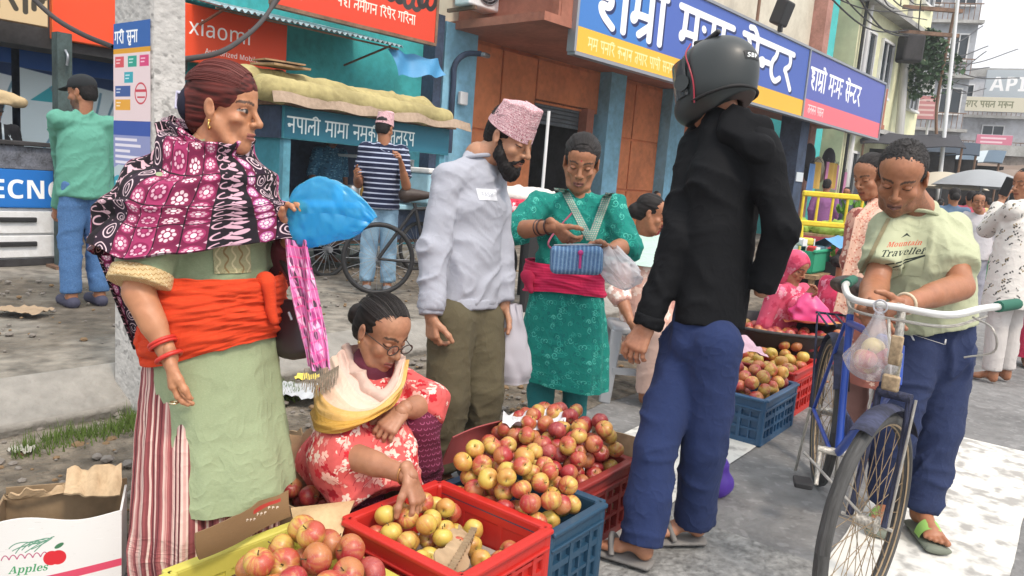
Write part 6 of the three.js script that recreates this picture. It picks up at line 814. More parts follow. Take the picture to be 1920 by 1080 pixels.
// ---------------------------------------------------------------- 3: the man in the grey sweatshirt and patterned cap
const capTex = tex(256, 256, (g) => { g.fillStyle = '#d8b6ba'; g.fillRect(0, 0, 256, 256); const r = rng(9); for (let i = 0; i < 1500; i++) { g.fillStyle = r() < 0.45 ? '#b06a78' : r() < 0.5 ? '#efe2e2' : '#8d5a66'; const x = Math.floor(r() * 64) * 4, y = Math.floor(r() * 64) * 4; g.fillRect(x, y, 4, 4); if (r() < 0.4) g.fillRect(x + 4, y + 4, 4, 4); } g.strokeStyle = 'rgba(150,80,96,.6)'; g.lineWidth = 3; for (let y = 10; y < 256; y += 28) { g.beginPath(); for (let x = 0; x <= 256; x += 8) g.lineTo(x, y + (x / 8 % 2 ? 8 : -4)); g.stroke(); } }, [0.12, 0.12]);
function topi(p, m, o = {}) { // brimless cap, lower in front, tilted crown
  const h = o.h ?? 0.115, f = (u, v) => { const a = u * 6.2832, ca = Math.cos(a), sa = Math.sin(a); const t = Math.min(1, v / 0.62), q = v > 0.62 ? (v - 0.62) / 0.38 : 0; const rx = lerp(0.083, 0.073, t) * (1 - q), rz = lerp(0.102, 0.084, t) * (1 - q); const wr = 0.003 * n3(ca * 4, v * 6, sa * 4) * (1 - q); return V(ca * (rx + wr), 0.028 + t * h + 0.012 * sa * t - 0.01 * sa * (1 - t) + (q ? 0.012 * Math.sin(q * 1.57) - 0.02 * ca * q * (1 - q) : 0) + 0.006 * n3(ca * 2, v * 3, sa * 2), -0.012 + sa * (rz + wr) + 0.01 * t); };
  p.onHead('cap', [thick(70, 34, f, 0.003, 0.56, 0.3)], m);
  p.onHead('cap_band', [thick(70, 6, (u, v) => { const a = u * 6.2832, ca = Math.cos(a), sa = Math.sin(a), k = 0.045 * (0.6 + 0.4 * Math.abs(Math.sin(a * 0.5 + 0.8))); return V(ca * (0.0868 - v * 0.004), 0.022 + (1 - v) * 0 + v * k - 0.01 * sa * (1 - v), -0.012 + sa * (0.1055 - v * 0.004)); }, 0.002, 0.56, 0.05)], m);
}
{
  const fwd = V(0.78, 0, 0.62), o = jp({ neck: [896, 300, 3.08], chest: [886, 385, 3.1], pel: [872, 585, 3.1], shR: [840, 334, 2.97], elR: [812, 468, 2.94], wrR: [808, 592, 2.9], shL: [924, 326, 3.2], elL: [936, 460, 3.22], wrL: [946, 575, 3.18], hipR: [846, 600, 3.02], hipL: [902, 600, 3.16], knR: [838, 745, 3.0], knL: [908, 735, 3.12], anR: [826, 890, 3.06], anL: [892, 885, 3.18] });
  o.anR.y = 0.1; o.anL.y = 0.1;
  const p = new Person('man', 'bearded man in pale grey sweatshirt, olive trousers and pink patterned cap looking down', { ...o, fwd, skin: [0.36, 0.18, 0.105], hd: { c: at(957, 257, 3.04), yaw: yawOf(V(0.86, 0, 0.52)), pitch: 24, roll: 2, s: 1.02 } });
  p.head({ nk: 1.0, nose: 0.005 }); p.hand('R', V(0.15, -0.98, 0.05), V(0.75, 0.1, -0.6), V(0.6, 0, 0.75), { curl: [0.7, 0.8, 0.85, 0.9], s: 1.02 }); p.hand('L', V(0, -1, 0), V(-0.6, 0, 0.5), V(0.7, 0, 0.6), { curl: [1.2, 1.3, 1.3, 1.3] }); p.footL = p.foot('L', fwd); p.footR = p.foot('R', fwd); p.body({ build: 0.95 });
  p.hair({ colour: [0.014, 0.012, 0.012], short: true, sides: true, amp: 0.0012 });
  p.onHead('beard', [new Field().chain([V(-0.057, -0.03, 0.0), V(-0.05, -0.07, 0.02), V(-0.028, -0.105, 0.052), V(0, -0.122, 0.07)], [0.016, 0.024, 0.026, 0.026], { k: 0.02 }).chain([V(0.057, -0.03, 0.0), V(0.05, -0.07, 0.02), V(0.028, -0.105, 0.052), V(0, -0.122, 0.07)], [0.016, 0.024, 0.026, 0.026], { k: 0.02 }).ell(V(0, -0.125, 0.068), [0.034, 0.034, 0.026], { k: 0.02 }).cap(V(-0.03, -0.075, 0.078), V(0, -0.058, 0.098), 0.008, 0.0065, { k: 0.008 }).cap(V(0.03, -0.075, 0.078), V(0, -0.058, 0.098), 0.008, 0.0065, { k: 0.008 }).ell(V(0, -0.0725, 0.1), [0.022, 0.0075, 0.02], { sub: true, k: 0.006 }).geo(0.0035, { disp: (x, y, z) => 0.003 * n3(x * 260, y * 90, z * 260), colour: hairPaint([0.013, 0.011, 0.011], 'y') })], HAIRM);
  topi(p, clothMap(capTex), { h: 0.108 });
  const grey = clothMap(tex(128, 128, (g) => { g.fillStyle = '#a3a6b1'; g.fillRect(0, 0, 128, 128); const r = rng(4); for (let i = 0; i < 700; i++) { g.fillStyle = r() < 0.5 ? 'rgba(146,149,160,.4)' : 'rgba(180,184,194,.4)'; g.fillRect(r() * 128, r() * 128, 2, 1); } }, [0.1, 0.1]), { bumpScale: 0.0035 });
  const shirt = p.top('sweatshirt', grey, { hem: at(876, 568, 3.1), loose: 0.016, rh: 0.142, rc: 0.138, sleeve: 0.92, rs: 0.052, re: 0.05, rw: 0.044, seed: 31, a1: 0.008, a2: 0.006, cell: 0.008 });
  p.add('hem_band', new Field().cap(at(876, 580, 3.1), at(876, 560, 3.1), 0.156, 0.159, { w: p.right, f: 0.68, flatA: true, flatB: true, k: 0.01 }).geo(0.008, { uv: p.uv, disp: foldFn(0.003, 20, 2, 3, p.right, p.fwd) }), grey);
  p.add('cuff', new Field().cap(o.elR.clone().lerp(o.wrR, 0.82), o.elR.clone().lerp(o.wrR, 0.99), 0.053, 0.046, { flatA: true, flatB: true, k: 0.01 }).geo(0.006, { uv: p.uv, disp: foldFn(0.003, 12, 20, 8) }), grey);
  p.add('neckband', [new THREE.TorusGeometry(0.07, 0.009, 8, 30).rotateX(1.3).rotateY(yawOf(fwd)).translate(...o.neck.clone().add(V(0.002, 0.004, 0.002)).toArray())], grey);
  p.add('print', decal(shirt, at(926, 366, 2.99).addScaledVector(fwd, 0.25), p.fwd.clone().negate(), p.right.clone().negate(), 0.1, 0.045, 14, 6, 0.002), textPanel(0.1, 0.045, 2200, (g, W, H) => { g.fillStyle = '#cfd2d9'; g.fillRect(0, 0, W, H); g.fillStyle = '#9a9ea8'; g.font = 'bold 48px sans-serif'; g.fillText('FASH', 40, 66); }));
  p.trousers(clothMap(tex(128, 128, (g) => { g.fillStyle = '#57503c'; g.fillRect(0, 0, 128, 128); const r = rng(4); for (let i = 0; i < 500; i++) { g.fillStyle = r() < 0.5 ? 'rgba(70,64,46,.4)' : 'rgba(104,97,74,.35)'; g.fillRect(r() * 128, r() * 128, 1, 4); } }, [0.12, 0.12])), { loose: 0.016, rk: 0.072, ra: 0.064, seed: 8, a1: 0.009, a2: 0.008, cuff: 0.04 });
  for (const [h, t] of [p.footL, p.footR]) p.add('shoe', new Field().cap(h.clone().add(V(0, 0.035, 0)), t.clone().add(V(0, 0.022, 0)), 0.045, 0.036).geo(0.008), plain(0.03, 0.028, 0.03));
  const b = thing('carrier_bag', 'pale grey plastic carrier bag hanging from the bearded man’s far hand', 'bag', at(950, 715, 3.22)); part(b, 'bag_body', sheet(40, 24, (u, v) => { const a = u * 6.28, w = lerp(0.03, 0.1, Math.min(1, v * 1.4)) * (v > 0.93 ? 0.9 : 1); return V(Math.cos(a) * w, 0.34 * (1 - v), Math.sin(a) * w * 0.6).add(V(0.012 * n3(Math.cos(a) * 3, v * 5, Math.sin(a) * 3), 0, 0.01 * n3(Math.cos(a) * 4, v * 6, 9))); }, 0.3, 0.3), phys({ color: rgb(0.62, 0.6, 0.66), transmission: 0.3, thickness: 0, roughness: 0.4 }));
}
// ---------------------------------------------------------------- 4: the woman in the green dress counting change
{
  const fwd = V(-0.1, 0, 0.99), o = jp({ neck: [1086, 372, 3.52], chest: [1078, 440, 3.52], pel: [1062, 575, 3.55], shR: [1012, 385, 3.5], elR: [966, 432, 3.4], wrR: [1040, 424, 3.24], shL: [1150, 388, 3.52], elL: [1172, 462, 3.42], wrL: [1142, 470, 3.24], hipR: [1035, 590, 3.55], hipL: [1090, 590, 3.55], knR: [1020, 690, 3.52], knL: [1080, 690, 3.55], anR: [1008, 830, 3.52], anL: [1075, 830, 3.56] });
  o.anR.y = 0.09; o.anL.y = 0.09;
  const p = new Person('woman', 'woman in green patterned dress with pink waist cloth taking money from a purse', { ...o, fwd, skin: [0.31, 0.135, 0.072], hd: { c: at(1090, 305, 3.46), yaw: yawOf(V(-0.1, 0, 0.99)), pitch: 20, roll: -3, s: 1.0 } });
  p.head({ nk: 0.9, hollow: true, lip: [0.26, 0.1, 0.08], bindi: true }); p.hand('R', V(0.72, -0.6, 0.1), V(-0.3, -0.55, -0.75), V(0.3, 0.6, 0.7), { curl: [0.55, 0.6, 0.7, 0.75], s: 0.95 }); p.hand('L', V(-0.92, 0.12, 0.25), V(-0.1, -0.8, -0.5), V(0, 0.75, 0.5), { curl: [0.55, 0.6, 0.65, 0.7], s: 0.95 }); p.foot('L', fwd); p.foot('R', fwd); p.body();
  p.hair({ colour: [0.022, 0.019, 0.019], amp: 0.0013, part: true, vol: 0.004, line: -0.012, extra: (F) => F.ell(V(0, -0.02, -0.11), [0.05, 0.05, 0.03], { k: 0.02 }) });
  const swirl = tex(256, 256, (g) => { g.fillStyle = '#0d7d72'; g.fillRect(0, 0, 256, 256); const r = rng(12); for (let i = 0; i < 60; i++) { g.strokeStyle = ['#34a596', '#0a5f5c', '#57b8a8', '#096a68'][i % 4]; g.lineWidth = 2 + r() * 3; const x = r() * 256, y = r() * 256, R0 = 8 + r() * 16, t = r() * 6; for (const [dx, dy] of [[0, 0], [256, 0], [0, 256], [-256, 0], [0, -256]]) { g.beginPath(); for (let k = 0; k < 14; k++) { const e = R0 * (1 - k / 18); g.lineTo(x + dx + Math.cos(t + k * 0.5) * e, y + dy + Math.sin(t + k * 0.5) * e); } g.stroke(); } } }, [0.2, 0.2]), GM = clothMap(swirl);
  const bod = p.top('dress_bodice', GM, { hem: at(1062, 560, 3.54), loose: 0.016, rc: 0.145, rh: 0.15, sleeve: 0.16, rs: 0.058, re: 0.056, rw: 0.05, seed: 41, a1: 0.008, a2: 0.006 });
  p.add('dress_skirt', p.skirt([[at(1062, 520, 3.54), 0.165], [at(1058, 590, 3.54), 0.19], [at(1050, 660, 3.54), 0.215], [at(1046, 712, 3.54), 0.228]], { depth: 0.036, n: 1.6, f: 0.75, seed: 22, wrinkle: 0.004, hem: (a, ca, sa) => 0.03 * ca, w: 1.5, h: 0.6 }), GM);
  const lace = clothMap(tex(64, 64, (g) => { g.fillStyle = '#7fb8ac'; g.fillRect(0, 0, 64, 64); g.fillStyle = '#d9d3c6'; for (let j = 0; j < 4; j++) for (let i = 0; i < 4; i++) { g.beginPath(); g.arc(i * 16 + 8, j * 16 + 8, 5, 0, 7); g.fill(); } g.fillStyle = '#b05a70'; for (let i = 0; i < 6; i++) g.fillRect(i * 11, (i * 29) % 64, 4, 4); }, [1, 1]));
  const V0 = at(1052, 352, 3.3), V1 = at(1108, 455, 3.3), V2 = at(1142, 360, 3.3), V3 = at(1105, 520, 3.2);
  const strip = (a, b, w, n) => decal(bod, a.clone().lerp(b, 0.5).addScaledVector(fwd, 0.35), fwd.clone().negate(), V(1, 0, 0), 1, 1, 5, n, 0.004, (u, v) => { const m = a.clone().lerp(b, 0.5), q = a.clone().lerp(b, v).sub(m); return [q.x + (u - 0.5) * w, q.y]; });
  for (const [g, w] of [[strip(V0, V1, 0.04, 20), 0], [strip(V2, V1, 0.04, 20), 0], [strip(V1, V3, 0.012, 12), 0]]) { const uv = g.attributes.uv; for (let i = 0; i < uv.count; i++) uv.setXY(i, uv.getX(i), uv.getY(i) * 6); p.add('lace_trim', g, lace); }
  p.add('sleeve_trim', new Field().cap(o.elR.clone().lerp(o.wrR, 0.06), o.elR.clone().lerp(o.wrR, 0.17), 0.064, 0.062, { flatA: true, flatB: true, k: 0.005 }).geo(0.006, { uv: p.uv }), clothMap(tex(32, 32, (g) => { g.fillStyle = '#2d8f82'; g.fillRect(0, 0, 32, 32); g.fillStyle = '#a9d4c6'; g.fillRect(0, 4, 32, 4); g.fillRect(0, 20, 32, 3); }, [0.03, 0.03])));
  p.trousers(cloth(0.02, 0.19, 0.2), { loose: 0.006, rk: 0.06, ra: 0.05, cuff: 0.02 });
  p.add('waist_cloth', thick(110, 30, (u, v) => { const a = u * 6.2832, ca = Math.cos(a), sa = Math.sin(a), r = 0.186 + 0.01 * (1 - 2 * Math.abs(n3(ca * 1.2, v * 6 + ca * 1.5, sa))) + 0.012 * v; const q = at(1058, lerp(492, 545, v), 3.54).addScaledVector(p.right, ca * r).addScaledVector(p.fwd, sa * r * 0.78); q.y -= 0.012 * Math.cos(a * 2) * v; return q; }, 0.004, 1.2, 0.15), clothMap(tex(64, 64, (g) => { g.fillStyle = '#cc1f52'; g.fillRect(0, 0, 64, 64); for (let i = 0; i < 30; i++) { g.fillStyle = i % 2 ? 'rgba(235,90,130,.4)' : 'rgba(150,10,50,.3)'; g.fillRect(0, (i * 23) % 64, 64, 1); } }, [0.1, 0.1])));
  p.add('cloth_knot', new Field().ell(at(992, 520, 3.46), [0.035, 0.028, 0.03]).cap(at(985, 515, 3.46), at(996, 545, 3.44), 0.02, 0.014).geo(0.006, { disp: foldFn(0.004, 25, 10, 3), uv: p.uv }), cloth(0.5, 0.02, 0.08));
  for (const t of [0.6, 0.68, 0.86]) p.add('bangle', bangle(o.elR, o.wrR, t, 0.034, 0.004), plain(0.05, 0.02, 0.02, { roughness: 0.3 }));
  const pu = thing('purse', 'small blue striped zip purse held open at the green dressed woman’s waist', 'purse', at(1078, 518, 3.18)); const denim = clothMap(tex(128, 128, (g) => { g.fillStyle = '#5d80a6'; g.fillRect(0, 0, 128, 128); for (let i = 0; i < 128; i += 9) { g.fillStyle = i % 2 ? '#87a7c4' : '#3f5f88'; g.fillRect(i, 0, 3, 128); } const r = rng(3); for (let i = 0; i < 300; i++) { g.fillStyle = 'rgba(200,215,230,.3)'; g.fillRect(r() * 128, r() * 128, 2, 2); } }, [0.12, 0.12]));
  part(pu, 'purse_body', rbox(0.225, 0.125, 0.06, 0.028, 0, 0.07, 0, -0.1, 0, 0.06), denim); part(pu, 'zip', tube([V(-0.1, 0.125, 0.0), V(0, 0.138, 0.025), V(0.1, 0.142, 0)], 0.004, 20, 5), M.metal); part(pu, 'tassel', [bar(V(0.012, 0.1, 0.036), V(0.014, 0.04, 0.04), 0.006), new THREE.SphereGeometry(0.012, 10, 8).translate(0.012, 0.105, 0.035)], plain(0.45, 0.04, 0.2)); part(pu, 'strap', tube([V(-0.1, 0.1, 0), at(1030, 450, 3.36).sub(pu.position), at(1085, 385, 3.46).sub(pu.position)], 0.005, 24, 6), plain(0.35, 0.08, 0.14));
  const cl = thing('plastic_bag', 'crumpled clear white plastic bag hanging from the green dressed woman’s left hand', 'bag', at(1165, 530, 3.22)); part(cl, 'bag_body', sheet(60, 50, (u, v) => { const a = u * 6.2832, ca = Math.cos(a), sa = Math.sin(a), e = Math.pow(Math.sin(Math.PI * lerp(0.06, 1, v)), 0.7) * lerp(0.6, 1.1, v), r = 0.085 * e * (1 + 0.35 * n3(ca * 1.8, v * 3, sa * 1.8) + 0.18 * (1 - 2 * Math.abs(n3(ca * 4, v * 7, sa * 4)))); return V(ca * r * 1.15 + lerp(-0.055, 0.02, v), lerp(0.15, -0.03, v) + 0.01 * n3(ca * 3, v * 4, sa * 3), sa * r); }, 0.4, 0.3), phys({ color: rgb(0.82, 0.82, 0.85), transmission: 0.65, thickness: 0, roughness: 0.3 }));
}
// ---------------------------------------------------------------- 5: the man in the helmet, seen from behind
{
  const fwd = V(-0.62, 0, -0.78), o = jp({ neck: [1352, 212, 2.66], chest: [1360, 345, 2.64], pel: [1318, 610, 2.64], shL: [1304, 280, 2.72], elL: [1270, 455, 2.62], wrL: [1212, 612, 2.62], shR: [1422, 275, 2.54], elR: [1466, 425, 2.52], wrR: [1428, 545, 2.6], hipL: [1288, 645, 2.68], hipR: [1342, 645, 2.56], knL: [1228, 840, 2.6], knR: [1320, 835, 2.64], anL: [1200, 1040, 2.58], anR: [1296, 1010, 2.78] });
  o.anL.y = 0.09; o.anR.y = 0.1;
  const p = new Person('man', 'tall man seen from behind in helmet, black hooded jacket and blue trousers', { ...o, fwd, skin: [0.33, 0.15, 0.085], hd: { c: at(1338, 165, 2.66), yaw: yawOf(V(-0.75, 0, -0.66)), pitch: 16, roll: 3, s: 1.0 }, base: gp(1250, 1060) });
  p.head({ nk: 1.0 }); p.hand('L', V(-0.35, -0.85, 0.1), V(-0.5, 0.2, -0.7), V(-0.3, 0.2, -0.3), { curl: [0.5, 0.55, 0.6, 0.65], s: 1.05, thumb: [0.85, 0.4, 0.2] }); const fL = p.foot('L', V(-0.75, 0, -0.4), { y: 0.025 }), fR = p.foot('R', V(-0.95, 0, 0.15), { y: 0.025 }); p.body({ arm: 1.05 });
  const helm = phys({ color: rgb(0.016, 0.022, 0.023), roughness: 0.5, clearcoat: 0.25, clearcoatRoughness: 0.3 });
  const shell = new Field().ell(V(0, 0.055, -0.02), [0.122, 0.118, 0.148], { k: 0.02 }).ell(V(0, -0.03, -0.01), [0.118, 0.1, 0.128], { k: 0.06 }).ell(V(0, -0.065, 0.075), [0.085, 0.055, 0.075], { k: 0.05 }).ell(V(0, 0.005, 0.16), [0.094, 0.052, 0.1], { sub: true, k: 0.012 }).ell(V(0, -0.01, 0.03), [0.085, 0.1, 0.115], { sub: true, k: 0.01 }).cap(V(0, -0.17, -0.02), V(0, -0.1, -0.02), 0.085, 0.075, { sub: true, k: 0.012 });
  p.hel = p.onHead('helmet', [shell.geo(0.005, { cut: (x, y, z) => (-0.112 + (z > 0 ? 0 : -0.42 * z)) - y })], helm); const H = p.hel;
  const hadd = (n, g, m) => p.onHead(n, g, m, H);
  hadd('visor', [sheet(30, 10, (u, v) => { const a = lerp(-1.25, 1.25, u), e = lerp(-0.045, 0.085, v); return V(Math.sin(a) * 0.128, e + 0.012, Math.cos(a) * 0.15 - 0.008 - 0.12 * e * e * 3); }, 1, 1)], phys({ color: rgb(0.12, 0.13, 0.14), roughness: 0.1, transmission: 0.4, thickness: 0 }));
  hadd('stripe', [1, -1].map((s) => tube([V(s * 0.075, 0.155, 0.03), V(s * 0.112, 0.11, 0.035), V(s * 0.1265, 0.055, 0.02), V(s * 0.1265, 0.0, 0.012), V(s * 0.119, -0.07, 0.02)], 0.0032, 30, 6)), plain(0.3, 0.02, 0.04, { roughness: 0.3 }));
  hadd('trim', [tube([V(0.117, -0.06, 0.03), V(0.121, -0.052, -0.05), V(0.09, -0.045, -0.115), V(0, -0.043, -0.142), V(-0.09, -0.045, -0.115), V(-0.121, -0.052, -0.05), V(-0.117, -0.06, 0.03)], 0.006, 50, 6)], plain(0.01, 0.01, 0.011, { roughness: 0.7 }));
  hadd('vent', [-1, 1].map((s) => rbox(0.028, 0.02, 0.075, 0.009, s * 0.055, 0.158, -0.04, 0, 0.35, s * -0.45)).concat([rbox(0.06, 0.02, 0.05, 0.008, 0, 0.168, 0.02, 0, -0.2)]), plain(0.012, 0.013, 0.015, { roughness: 0.35 }));
  for (const s of [1, -1]) hadd('side_disc', new THREE.CylinderGeometry(0.026, 0.028, 0.012, 20).rotateZ(1.57).translate(s * 0.124, 0.01, 0.055), helm);
  { const t = tex(256, 128, (g) => { g.fillStyle = '#0c0e0f'; g.fillRect(0, 0, 256, 128); g.fillStyle = '#e8ecec'; g.font = 'bold italic 96px sans-serif'; g.fillText('SBP', 22, 98); }, null); p.hel.updateMatrixWorld(); const c = V(0.02, 0.062, -0.3).applyMatrix4(p.hm), d = V(0, -0.02, 1).transformDirection(p.hm), x = V(-1, 0, 0).transformDirection(p.hm); p.add('emblem', decal2(H, c, d, x, 0.075, 0.03), mat({ map: t, roughness: 0.4 })); }
  const jk = phys({ color: rgb(0.007, 0.0075, 0.009), roughness: 0.8, specularIntensity: 0.25, bumpMap: CREASE, bumpScale: 0.005 });
  p.top('jacket', jk, { hem: at(1330, 612, 2.64), loose: 0.014, rh: 0.138, rc: 0.14, sleeve: 0.99, rs: 0.056, re: 0.052, rw: 0.044, seed: 51, a1: 0.008, a2: 0.006, f: 0.68, fx1: 5, fy1: 13 });
  p.add('hood', new Field().chain([at(1298, 262, 2.78), at(1330, 232, 2.7), at(1375, 226, 2.58), at(1425, 240, 2.54), at(1446, 268, 2.56)], [0.032, 0.036, 0.04, 0.04, 0.024], { k: 0.03 }).chain([at(1375, 245, 2.56), at(1425, 280, 2.5), at(1445, 318, 2.5)], [0.05, 0.044, 0.016], { k: 0.04 }).geo(0.008, { disp: foldFn(0.009, 9, 14, 13), uv: p.uv }), jk);
  p.add('cuff', new Field().cap(o.elL.clone().lerp(o.wrL, 0.88), o.elL.clone().lerp(o.wrL, 1.0), 0.056, 0.05, { flatA: true, flatB: true, k: 0.01 }).geo(0.006, { uv: p.uv, disp: foldFn(0.004, 12, 20, 8) }), jk);
  const navy = clothMap(tex(128, 128, (g) => { g.fillStyle = '#1c2c56'; g.fillRect(0, 0, 128, 128); const r = rng(5); for (let i = 0; i < 700; i++) { g.fillStyle = r() < 0.5 ? 'rgba(22,32,60,.4)' : 'rgba(40,56,94,.35)'; g.fillRect(r() * 128, r() * 128, 1, 3); } }, [0.1, 0.1]));
  p.trousers(navy, { loose: 0.012, rt: 0.08, rk: 0.068, ra: 0.066, seed: 14, a1: 0.007, a2: 0.006, cuff: -0.0, waist: at(1326, 560, 2.64) });
  for (const [h, t] of [fL, fR]) { const d = t.clone().sub(h).normalize(); p.add('sandal', [new Field().cap(h.clone().addScaledVector(d, 0.005).add(V(0, -0.014, 0)), t.clone().addScaledVector(d, -0.01).add(V(0, -0.014, 0)), 0.042, 0.048, { w: V(d.z, 0, -d.x), f: 0.3 }).geo(0.006), tube([h.clone().addScaledVector(d, 0.13).add(V(d.z * 0.045, 0.0, -d.x * 0.045)), h.clone().addScaledVector(d, 0.15).add(V(0, 0.055, 0)), h.clone().addScaledVector(d, 0.13).add(V(-d.z * 0.045, 0.0, d.x * 0.045))], 0.011, 16, 6)], plain(0.2, 0.19, 0.18)); }
}
function decal2(mesh, c, d, x, w, h) { return decal(mesh, c, d, x, w, h, 12, 6, 0.002); }
// ---------------------------------------------------------------- 6: the man with the bicycle
let rider;
{
  const fwd = V(-0.42, 0, 0.91), o = jp({ neck: [1722, 398, 2.92], chest: [1732, 478, 2.94], pel: [1750, 645, 3.0], shR: [1668, 430, 2.92], elR: [1640, 540, 2.82], wrR: [1628, 588, 2.6], shL: [1784, 430, 2.94], elL: [1800, 538, 2.78], wrL: [1690, 572, 2.56], hipR: [1712, 660, 2.98], hipL: [1776, 660, 3.02], knR: [1676, 800, 2.98], knL: [1760, 805, 3.0], anR: [1660, 940, 3.1], anL: [1728, 955, 3.02] });
  o.anL.y = 0.1; o.anR.y = 0.1;
  const p = rider = new Person('man', 'man in pale green printed T-shirt and navy trousers leaning over the bicycle', { ...o, fwd, skin: [0.3, 0.125, 0.064], hd: { c: at(1690, 332, 2.84), yaw: yawOf(V(-0.55, 0, 0.83)), pitch: 30, roll: -3, s: 1.06 } });
  p.head({ nk: 1.08, stubble: 0.55, fw: 1.03, lip: [0.17, 0.07, 0.055] }); p.hand('R', V(0.35, -0.6, 0.7), V(0.6, -0.4, -0.3), V(0.6, 0.5, 0.2), { curl: [0.7, 0.8, 0.9, 1.0] }); p.hand('L', V(-0.85, -0.3, 0.35), V(-0.1, -0.7, -0.6), V(-0.3, 0.7, 0.6), { curl: [0.7, 0.8, 0.9, 1.0] });
  const fL = p.foot('L', V(-0.12, 0, 0.99), { y: 0.03 }), fR = p.foot('R', V(-0.5, 0, 0.86), { y: 0.03 }); p.body({ arm: 1.18, build: 1.05 });
  p.hair({ colour: [0.03, 0.027, 0.027], short: true, sides: true, line: 0.012, fw: 1.03, dir: 'y', amp: 0.001 });
  const tee = clothMap(tex(128, 128, (g) => { g.fillStyle = '#b2b798'; g.fillRect(0, 0, 128, 128); const r = rng(4); for (let i = 0; i < 600; i++) { g.fillStyle = r() < 0.5 ? 'rgba(150,156,122,.35)' : 'rgba(182,187,158,.35)'; g.fillRect(r() * 128, r() * 128, 1, 3); } }, [0.1, 0.1]));
  const sh = p.top('t_shirt', tee, { hem: at(1748, 612, 2.98), loose: 0.026, rh: 0.138, rc: 0.15, sleeve: -0.32, rs: 0.052, re: 0.058, flare: 0.008, seed: 61, a1: 0.008, a2: 0.006, f: 0.72, cell: 0.008 });
  p.add('neckband', [new THREE.TorusGeometry(0.069, 0.008, 8, 30).rotateX(1.25).rotateY(yawOf(fwd)).translate(...o.neck.clone().add(V(-0.004, -0.014, 0.01)).toArray())], tee);
  p.add('print', decal(sh, at(1690, 478, 2.74).addScaledVector(fwd, 0.3), p.fwd.clone().negate(), p.right.clone().negate(), 0.17, 0.165, 24, 22, 0.0025), (() => { const t = tex(512, 480, (g) => { g.fillStyle = '#b2b798'; g.fillRect(0, 0, 512, 480); g.save(); g.translate(40, 190); g.rotate(-0.14); g.transform(1, 0, -0.28, 1, 40, 0); g.fillStyle = '#c2523f'; g.font = 'italic bold 74px serif'; g.fillText('Mountain', 20, 0); g.fillStyle = '#26302c'; g.font = 'italic bold 98px serif'; g.fillText('Traveller', -20, 100); g.lineWidth = 17; g.strokeStyle = '#26302c'; g.beginPath(); g.moveTo(60, 190); g.quadraticCurveTo(300, 160, 470, 110); g.quadraticCurveTo(250, 200, 150, 226); g.stroke(); g.lineWidth = 12; g.beginPath(); g.moveTo(415, 40); g.quadraticCurveTo(470, 20, 450, 80); g.stroke(); g.fillStyle = '#26302c'; g.beginPath(); g.moveTo(150, -90); g.lineTo(200, -140); g.lineTo(255, -90); g.lineTo(205, -112); g.fill(); g.font = '26px serif'; g.fillText('ADVENTURE', 130, 262); g.restore(); }, null); return mat({ map: t, roughness: 0.95 }); })());
  p.add('shirt_strap', decal(sh, at(1648, 470, 2.76).addScaledVector(fwd, 0.3), p.fwd.clone().negate(), p.right.clone().negate(), 1, 1, 3, 14, 0.008, (u, v) => [(u - 0.5) * 0.014 + lerp(0.02, -0.05, v), lerp(0.12, -0.1, v)]), cloth(0.4, 0.34, 0.2));
  const nv = clothMap(tex(64, 64, (g) => { g.fillStyle = '#232f52'; g.fillRect(0, 0, 64, 64); const r = rng(5); for (let i = 0; i < 200; i++) { g.fillStyle = r() < 0.5 ? 'rgba(24,34,62,.4)' : 'rgba(56,74,116,.35)'; g.fillRect(r() * 64, r() * 64, 1, 3); } }, [0.06, 0.06]));
  const tr = p.trousers(nv, { loose: 0.018, rk: 0.073, ra: 0.058, seed: 19, a1: 0.01, a2: 0.008, cuff: 0.02 });
  p.add('ankle_cuff', new Field().cap(o.knL.clone().lerp(o.anL, 0.9), o.anL, 0.07, 0.06, { flatA: true, flatB: true, k: 0.008 }).geo(0.007, { uv: p.uv, disp: foldFn(0.004, 18, 4, 2) }), nv);
  p.add('pocket_flap', decal(tr, at(1768, 812, 2.6), V(0, 0, -1), V(1, 0, 0), 0.1, 0.035, 8, 4, 0.006), nv); p.add('pocket_zip', decal(tr, at(1800, 660, 2.6), V(0, 0, -1), V(1, 0, 0), 0.006, 0.05, 2, 5, 0.006), plain(0.6, 0.6, 0.6));
  for (const [h, t] of [fL, fR]) { const d = t.clone().sub(h).normalize(), sd = V(d.z, 0, -d.x); p.add('sandal', new Field().cap(h.clone().add(V(0, -0.018, 0)), t.clone().addScaledVector(d, 0.0).add(V(0, -0.018, 0)), 0.042, 0.05, { w: sd, f: 0.32 }).geo(0.006), plain(0.17, 0.19, 0.15)); p.add('sandal_strap', [sheet(16, 4, (u, v) => { const a = lerp(0.1, 3.04, u); return h.clone().addScaledVector(d, 0.13 + v * 0.05).addScaledVector(sd, Math.cos(a) * 0.05).add(V(0, -0.01 + Math.sin(a) * lerp(0.07, 0.05, v), 0)); }, 1, 1)], plain(0.28, 0.5, 0.12)); }
  p.add('wrist_band', bangle(o.elL, o.wrL, 0.93, 0.035, 0.006), plain(0.65, 0.55, 0.4));
}
